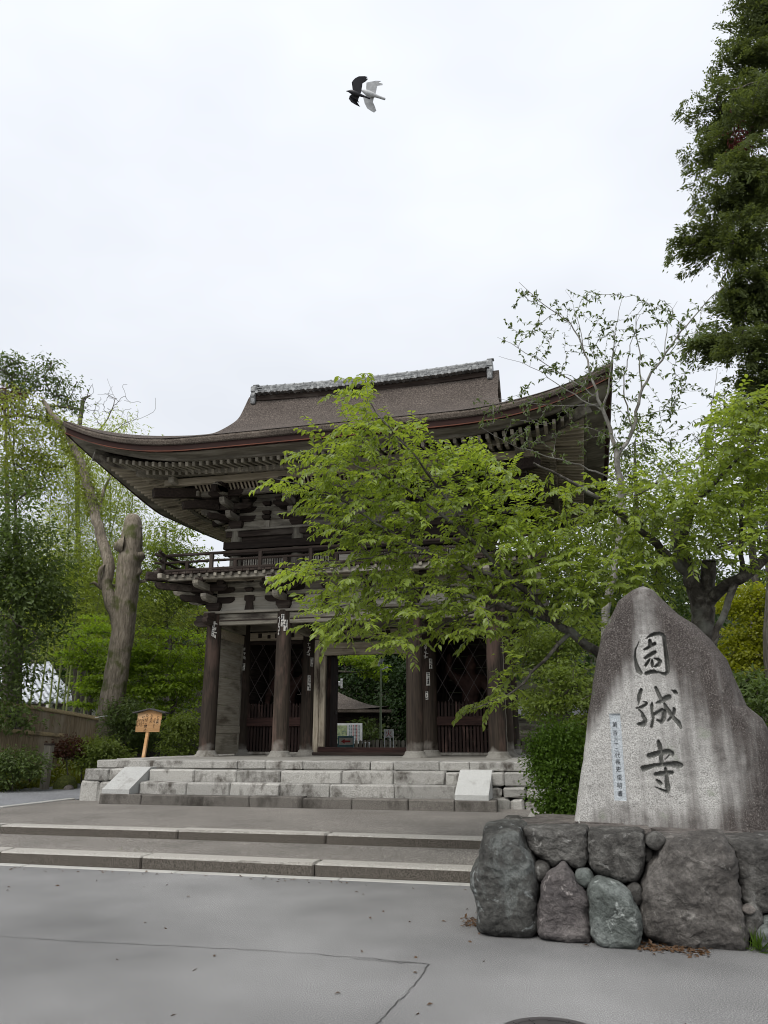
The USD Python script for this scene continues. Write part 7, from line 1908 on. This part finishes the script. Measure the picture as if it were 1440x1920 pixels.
obj('wall', MB().span(HX0 + 0.8, HX1 - 0.8, HY0 + 1.17, HY1 - 1, GZ - 0.05, ez - 0.16), LOOKS['dark_wood_x'], hut)
obj('wall_beam', MB().span(HX0 + 0.7, HX1 - 0.7, HY0 + 1.0, HY0 + 1.09, 2.35, 2.5, 0.01), LOOKS['dark_wood_x'], hut)

nbd = thing('notice_board', (-3.3, 11.0, GZ), 'white notice board with a green map leaning before the hut', 'sign')
p0 = at(679, 1356, Y=11.0)
obj('panel', MB().span(p0[0] - 1.25, p0[0], 11.0, 11.04, 1.42, p0[2], 0.006), LOOKS['white_paint'], nbd)
plain('map_green', (0.40, 0.47, 0.26), 0.7, 0.2, 0.25)
plain('print_red', (0.42, 0.07, 0.07), 0.6)
plain('print_teal', (0.10, 0.20, 0.22), 0.6)
obj('map', MB().span(p0[0] - 1.16, p0[0] - 0.62, 10.985, 10.996, 1.52, p0[2] - 0.08), LOOKS['map_green'], nbd)
m, q = MB(), MB()
for _ in range(70):
    m.box((p0[0] - 1.14 + 0.5 * rng.random(), 10.98, 1.54 + (p0[2] - 1.66) * rng.random()), (0.02 + 0.03 * rng.random(), 0.004, 0.012))
for x, mm, s in ((-0.52, m, 0), (-0.44, m, 0), (-0.36, q, 1), (-0.28, m, 0), (-0.22, q, 1), (-0.12, m, 0)):
    z = p0[2] - 0.08
    while z > 1.5:
        mm.box((p0[0] + x, 10.98, z), (0.035 + 0.02 * rng.random(), 0.004, 0.03))
        z -= 0.055
obj('print', m, LOOKS['print_teal'], nbd)
obj('print', q, LOOKS['print_red'], nbd)
for x in (-1.15, -0.1):
    obj('leg', MB().span(p0[0] + x - 0.03, p0[0] + x + 0.03, 11.05, 11.11, GZ - 0.05, p0[2] - 0.05, 0.006), LOOKS['white_paint'], nbd)


def pickets(label, x0, x1, y, top, w=0.105, gap=0.155):
    t = thing('picket_fence', ((x0 + x1) / 2, y, GZ), label, 'fence')
    for x in np.arange(x0, x1, gap):
        h = top + rng.normal(0, 0.006)
        obj('picket', MB().prism([(-w / 2, 0), (w / 2, 0), (w / 2, h - GZ - 0.03), (w / 2 - 0.03, h - GZ), (-w / 2 + 0.03, h - GZ), (-w / 2, h - GZ - 0.03)], (x, y - 0.02, GZ - 0.02), (1, 0, 0), (0, 0, 1), (0, 0.025, 0)), LOOKS['worn_wood_z'], t)
    for z in (GZ + 0.2, top - 0.2):
        obj('rail', MB().span(x0 - 0.1, x1, y + 0.008, y + 0.05, z - 0.035, z + 0.035, 0.006), LOOKS['dark_wood_x'], t)
    for x in np.arange(x0, x1 + 0.1, 1.5):
        obj('post', MB().span(x - 0.05, x + 0.05, y + 0.052, y + 0.14, GZ - 0.1, top + 0.02, 0.008), LOOKS['dark_wood_z'], t)


pickets('brown wooden picket fence crossing behind the open gateway', -2.6, 2.2, 8.0, 1.58)
pickets('short grey brown picket fence right of the gate by the shrub', 3.3, 6.0, 8.0, 1.62)

asg = thing('arrow_sign', (-1.94, 6.5, GZ), 'dark teal stand sign with a red arrow pointing left', 'sign')
p0, p1 = at(633, 1380, Y=6.5), at(663, 1380, Y=6.5)
obj('frame', MB().span(p0[0], p1[0], 6.5, 6.54, GZ + 0.05, p0[2], 0.008), LOOKS['print_teal'], asg)
xa, xb, zt = p0[0] + 0.06, p1[0] - 0.03, p0[2]
obj('panel', MB().span(xa, xb, 6.488, 6.498, zt - 0.29, zt - 0.06), LOOKS['paper'], asg)
obj('panel', MB().span(xa, xb - 0.06, 6.488, 6.498, zt - 0.80, zt - 0.44), LOOKS['paper'], asg)
wx = xb - xa
obj('arrow', MB().prism([(0.10, 0.0), (0.38, 0.085), (0.38, 0.04), (0.86, 0.035), (0.86, -0.035), (0.38, -0.04), (0.38, -0.085)] if False else [(xa + wx * a, zt - 0.175 + b) for a, b in ((0.14, 0), (0.42, 0.08), (0.42, 0.035), (0.84, 0.03), (0.84, -0.03), (0.42, -0.035), (0.42, -0.08))], (0, 6.487, 0), (1, 0, 0), (0, 0, 1), (0, -0.003, 0)), LOOKS['print_red'], asg)
obj('lettering', glyph(MB(), '入', ((xa + xb - 0.06) / 2, 6.487, zt - 0.58), (1, 0, 0), (0, 0, 1), (0, -0.003, 0), 0.26), LOOKS['ink'], asg)
for x in (p0[0] + 0.04, p1[0] - 0.04):
    obj('leg', MB().span(x - 0.025, x + 0.025, 6.545, 6.60, GZ - 0.02, zt - 0.05, 0.005), LOOKS['print_teal'], asg)

fs = thing('fire_sign', (-0.55, 7.0, GZ), 'small tilted white sign with a red fire character on white posts', 'sign')
p0, p1 = at(720, 1368, Y=7.0), at(738, 1382, Y=7.0)
c_ = (p0 + p1) / 2
obj('plate', MB().box(c_, (abs(p1[0] - p0[0]), 0.02, abs(p0[2] - p1[2]) + 0.03), 0.004), LOOKS['white_paint'], fs)
obj('lettering', glyph(MB(), '火', c_ - np.array([0, 0.0105, 0]), (1, 0, 0), (0, 0, 1), (0, -0.003, 0), 0.24), LOOKS['print_red'], fs)
for x in (p0[0] + 0.015, c_[0] + 0.04, p1[0] - 0.015):
    obj('post', MB().tube([(x, 7.03, GZ), (x, 7.03, p0[2] - 0.05)], 0.016, 7), LOOKS['white_paint'], fs)
for u, lab_ in ((685, 'thin white stake before the picket fence, nearer the arrow sign'), (692, 'thin white stake before the picket fence, nearer the fire sign')):
    p = at(u, 1393, Y=7.2)
    single('marker_stake', MB().tube([(p[0], 7.2, GZ), (p[0], 7.2, p[2])], 0.013, 7).lathe([(0, 0.03), (0.03, 0.02), (0.03, -0.01), (0.01, -0.02)], p, 8), LOOKS['white_paint'], lab_, 'stake')

lp = thing('lamp_pole', (-1.58, 10.0, GZ), 'slim green pole with a lamp arm and loudspeaker seen in the gateway', 'lamp post')
plain('pole_green', (0.16, 0.20, 0.12), 0.5, 0.4)
pt_, pb_ = at(714, 1253, Y=10.0), at(714, 1400, Y=10.0)
obj('pole', MB().tube([(pt_[0], 10, GZ), (pt_[0], 10, 2.6), (pt_[0], 10, pt_[2])], [0.05, 0.042, 0.032], 9), LOOKS['pole_green'], lp, smooth=50)
a, b_ = at(716, 1256, Y=10.0), at(727, 1251, Y=9.95)
obj('lamp_arm', MB().tube([a, (a + b_) / 2, b_], [0.025, 0.03, 0.035], 7), LOOKS['metal_grey'], lp)
h0 = at(715, 1240, Y=9.97)
obj('loudspeaker', MB().lathe([(0.02, -0.12), (0.06, -0.05), (0.10, 0.08), (0.11, 0.10), (0, 0.09)], h0, 10), LOOKS['metal_grey'], lp)
h1 = at(710.5, 1245, Y=9.97)
obj('floodlight', MB().box(h1, (0.09, 0.10, 0.20), 0.02), LOOKS['metal_grey'], lp)

# weatherboarded shed right of the gate
shed = thing('boarded_shed', (4.6, 12.4, GZ), 'low grey weatherboarded shed right of the gate behind the pickets', 'building')
for k in range(12):
    z = GZ + 0.05 + k * 0.135
    if z + 0.135 < 2.45:
        obj('board', MB().span(3.2, 6.6, 11.4 - 0.012 * (k % 2), 11.5, z, z + 0.128, 0.004), LOOKS['grey_wood_x'], shed)
obj('wall', MB().span(3.2, 6.6, 11.51, 13.6, GZ - 0.1, 2.42), LOOKS['worn_wood_x'], shed)
obj('roof', MB().add([(3.0, 11.2, 2.46), (6.8, 11.2, 2.46), (6.8, 12.6, 2.95), (3.0, 12.6, 2.95), (3.0, 13.9, 2.46), (6.8, 13.9, 2.46)], [(0, 1, 2, 3), (3, 2, 5, 4)]), LOOKS['dark_iron'], shed)

# ------------------------------------------------------------------ crow overhead and its exposure ghost
plain('crow_black', (0.016, 0.016, 0.020), 0.5, 0.4)
plain('ghost_grey', (0.50, 0.51, 0.51), 0.7, 0.2)


def bird(name, label, looks, u0, v0, D, body, wings, k):
    """body: (x, y, radius) along the axis in the outline's units; wings: outlines with a rise in depth; k: units per pixel."""
    ctr = at(u0, v0, D=D)
    sc = np.linalg.norm(ctr - EYE) / FPX / k
    R_, U_, Fd = CR, CU, CF

    def to(x, y, d=0.0):
        return ctr + R_ * (x - 450) * sc - U_ * (y - 560) * sc + Fd * d
    ms = []
    pr = None
    for x, y, r in body:
        s = manifold3d.Manifold.sphere(r * sc, 16).translate([float(c) for c in to(x, y)])
        if pr is not None:
            ms.append(manifold3d.Manifold.batch_hull([pr, s]))
        pr = s
    for poly, depth in wings:
        P = np.array(poly, float)
        n = len(P)
        root = P[:2].mean(0)
        far = np.linalg.norm(P - root, axis=1).max()
        t = (np.linalg.norm(P - root, axis=1) / far)
        tm = trimesh.creation.triangulate_polygon(Polygon(P), engine='earcut')
        vv, ff = np.array(tm[0]), np.array(tm[1])
        tt = np.linalg.norm(vv - root, axis=1) / far
        dep = depth * tt ** 1.3
        th = 0.018 * (1 - 0.7 * tt)
        top_ = np.array([to(x, y, d - h) for (x, y), d, h in zip(vv, dep, th)])
        bot = np.array([to(x, y, d + h) for (x, y), d, h in zip(vv, dep, th)])
        m_ = len(vv)
        # walls along the outline
        e = np.sort(np.vstack([ff[:, [0, 1]], ff[:, [1, 2]], ff[:, [2, 0]]]), 1)
        uq, cn_ = np.unique(e, axis=0, return_counts=True)
        bd_ = uq[cn_ == 1]
        dirs = {(a, b): 1 for f_ in ff for a, b in ((f_[0], f_[1]), (f_[1], f_[2]), (f_[2], f_[0]))}
        side = []
        for a, b in bd_:
            if (a, b) not in dirs:
                a, b = b, a
            side += [(b, a, a + m_), (b, a + m_, b + m_)]
        ms.append((np.vstack([top_, bot]), np.vstack([ff, ff[:, ::-1] + m_, side])))
    solids = [q for q in ms if not isinstance(q, tuple)]
    M_ = manifold3d.Manifold.batch_boolean(solids, manifold3d.OpType.Add).to_mesh()
    mb = MB().add(M_.vert_properties[:, :3], M_.tri_verts)
    t = thing(name, ctr, label, 'bird')
    obj('body', mb, LOOKS[looks], t, smooth=60)
    for q in ms:
        if isinstance(q, tuple):
            obj('wing', q, LOOKS[looks], t, smooth=40)


bird('flying_crow', 'black crow in flight high in the sky, wings raised', 'crow_black', 671, 169, 24, [(180, 585, 8), (235, 585, 22), (290, 600, 44), (360, 625, 62), (430, 655, 58), (510, 680, 34), (620, 715, 22), (725, 752, 24)],
     [([(330, 570), (510, 660), (535, 600), (560, 430), (640, 395), (695, 352), (645, 335), (682, 312), (620, 288), (480, 282), (390, 320), (335, 370), (308, 410), (320, 520)], -0.18), ([(330, 620), (480, 700), (450, 770), (478, 805), (420, 790), (500, 876), (400, 850), (290, 790), (232, 710), (250, 650)], 0.25)], 14.4)
bird('pale_bird', 'pale grey exposure ghost of the black crow, built as a second bird', 'ghost_grey', 671, 169, 26.5, [(545, 568, 20), (600, 590, 42), (680, 630, 70), (780, 670, 66), (860, 690, 40), (960, 725, 34), (1075, 765, 30)],
     [([(650, 600), (870, 650), (890, 560), (912, 480), (1040, 480), (1030, 445), (930, 420), (1005, 392), (870, 375), (760, 390), (655, 412), (645, 520)], -0.15), ([(570, 700), (830, 720), (805, 820), (850, 900), (885, 985), (830, 1028), (760, 1000), (670, 950), (610, 850)], 0.22)], 14.4)  # exposure ghost of the crow, added as a solid grey bird
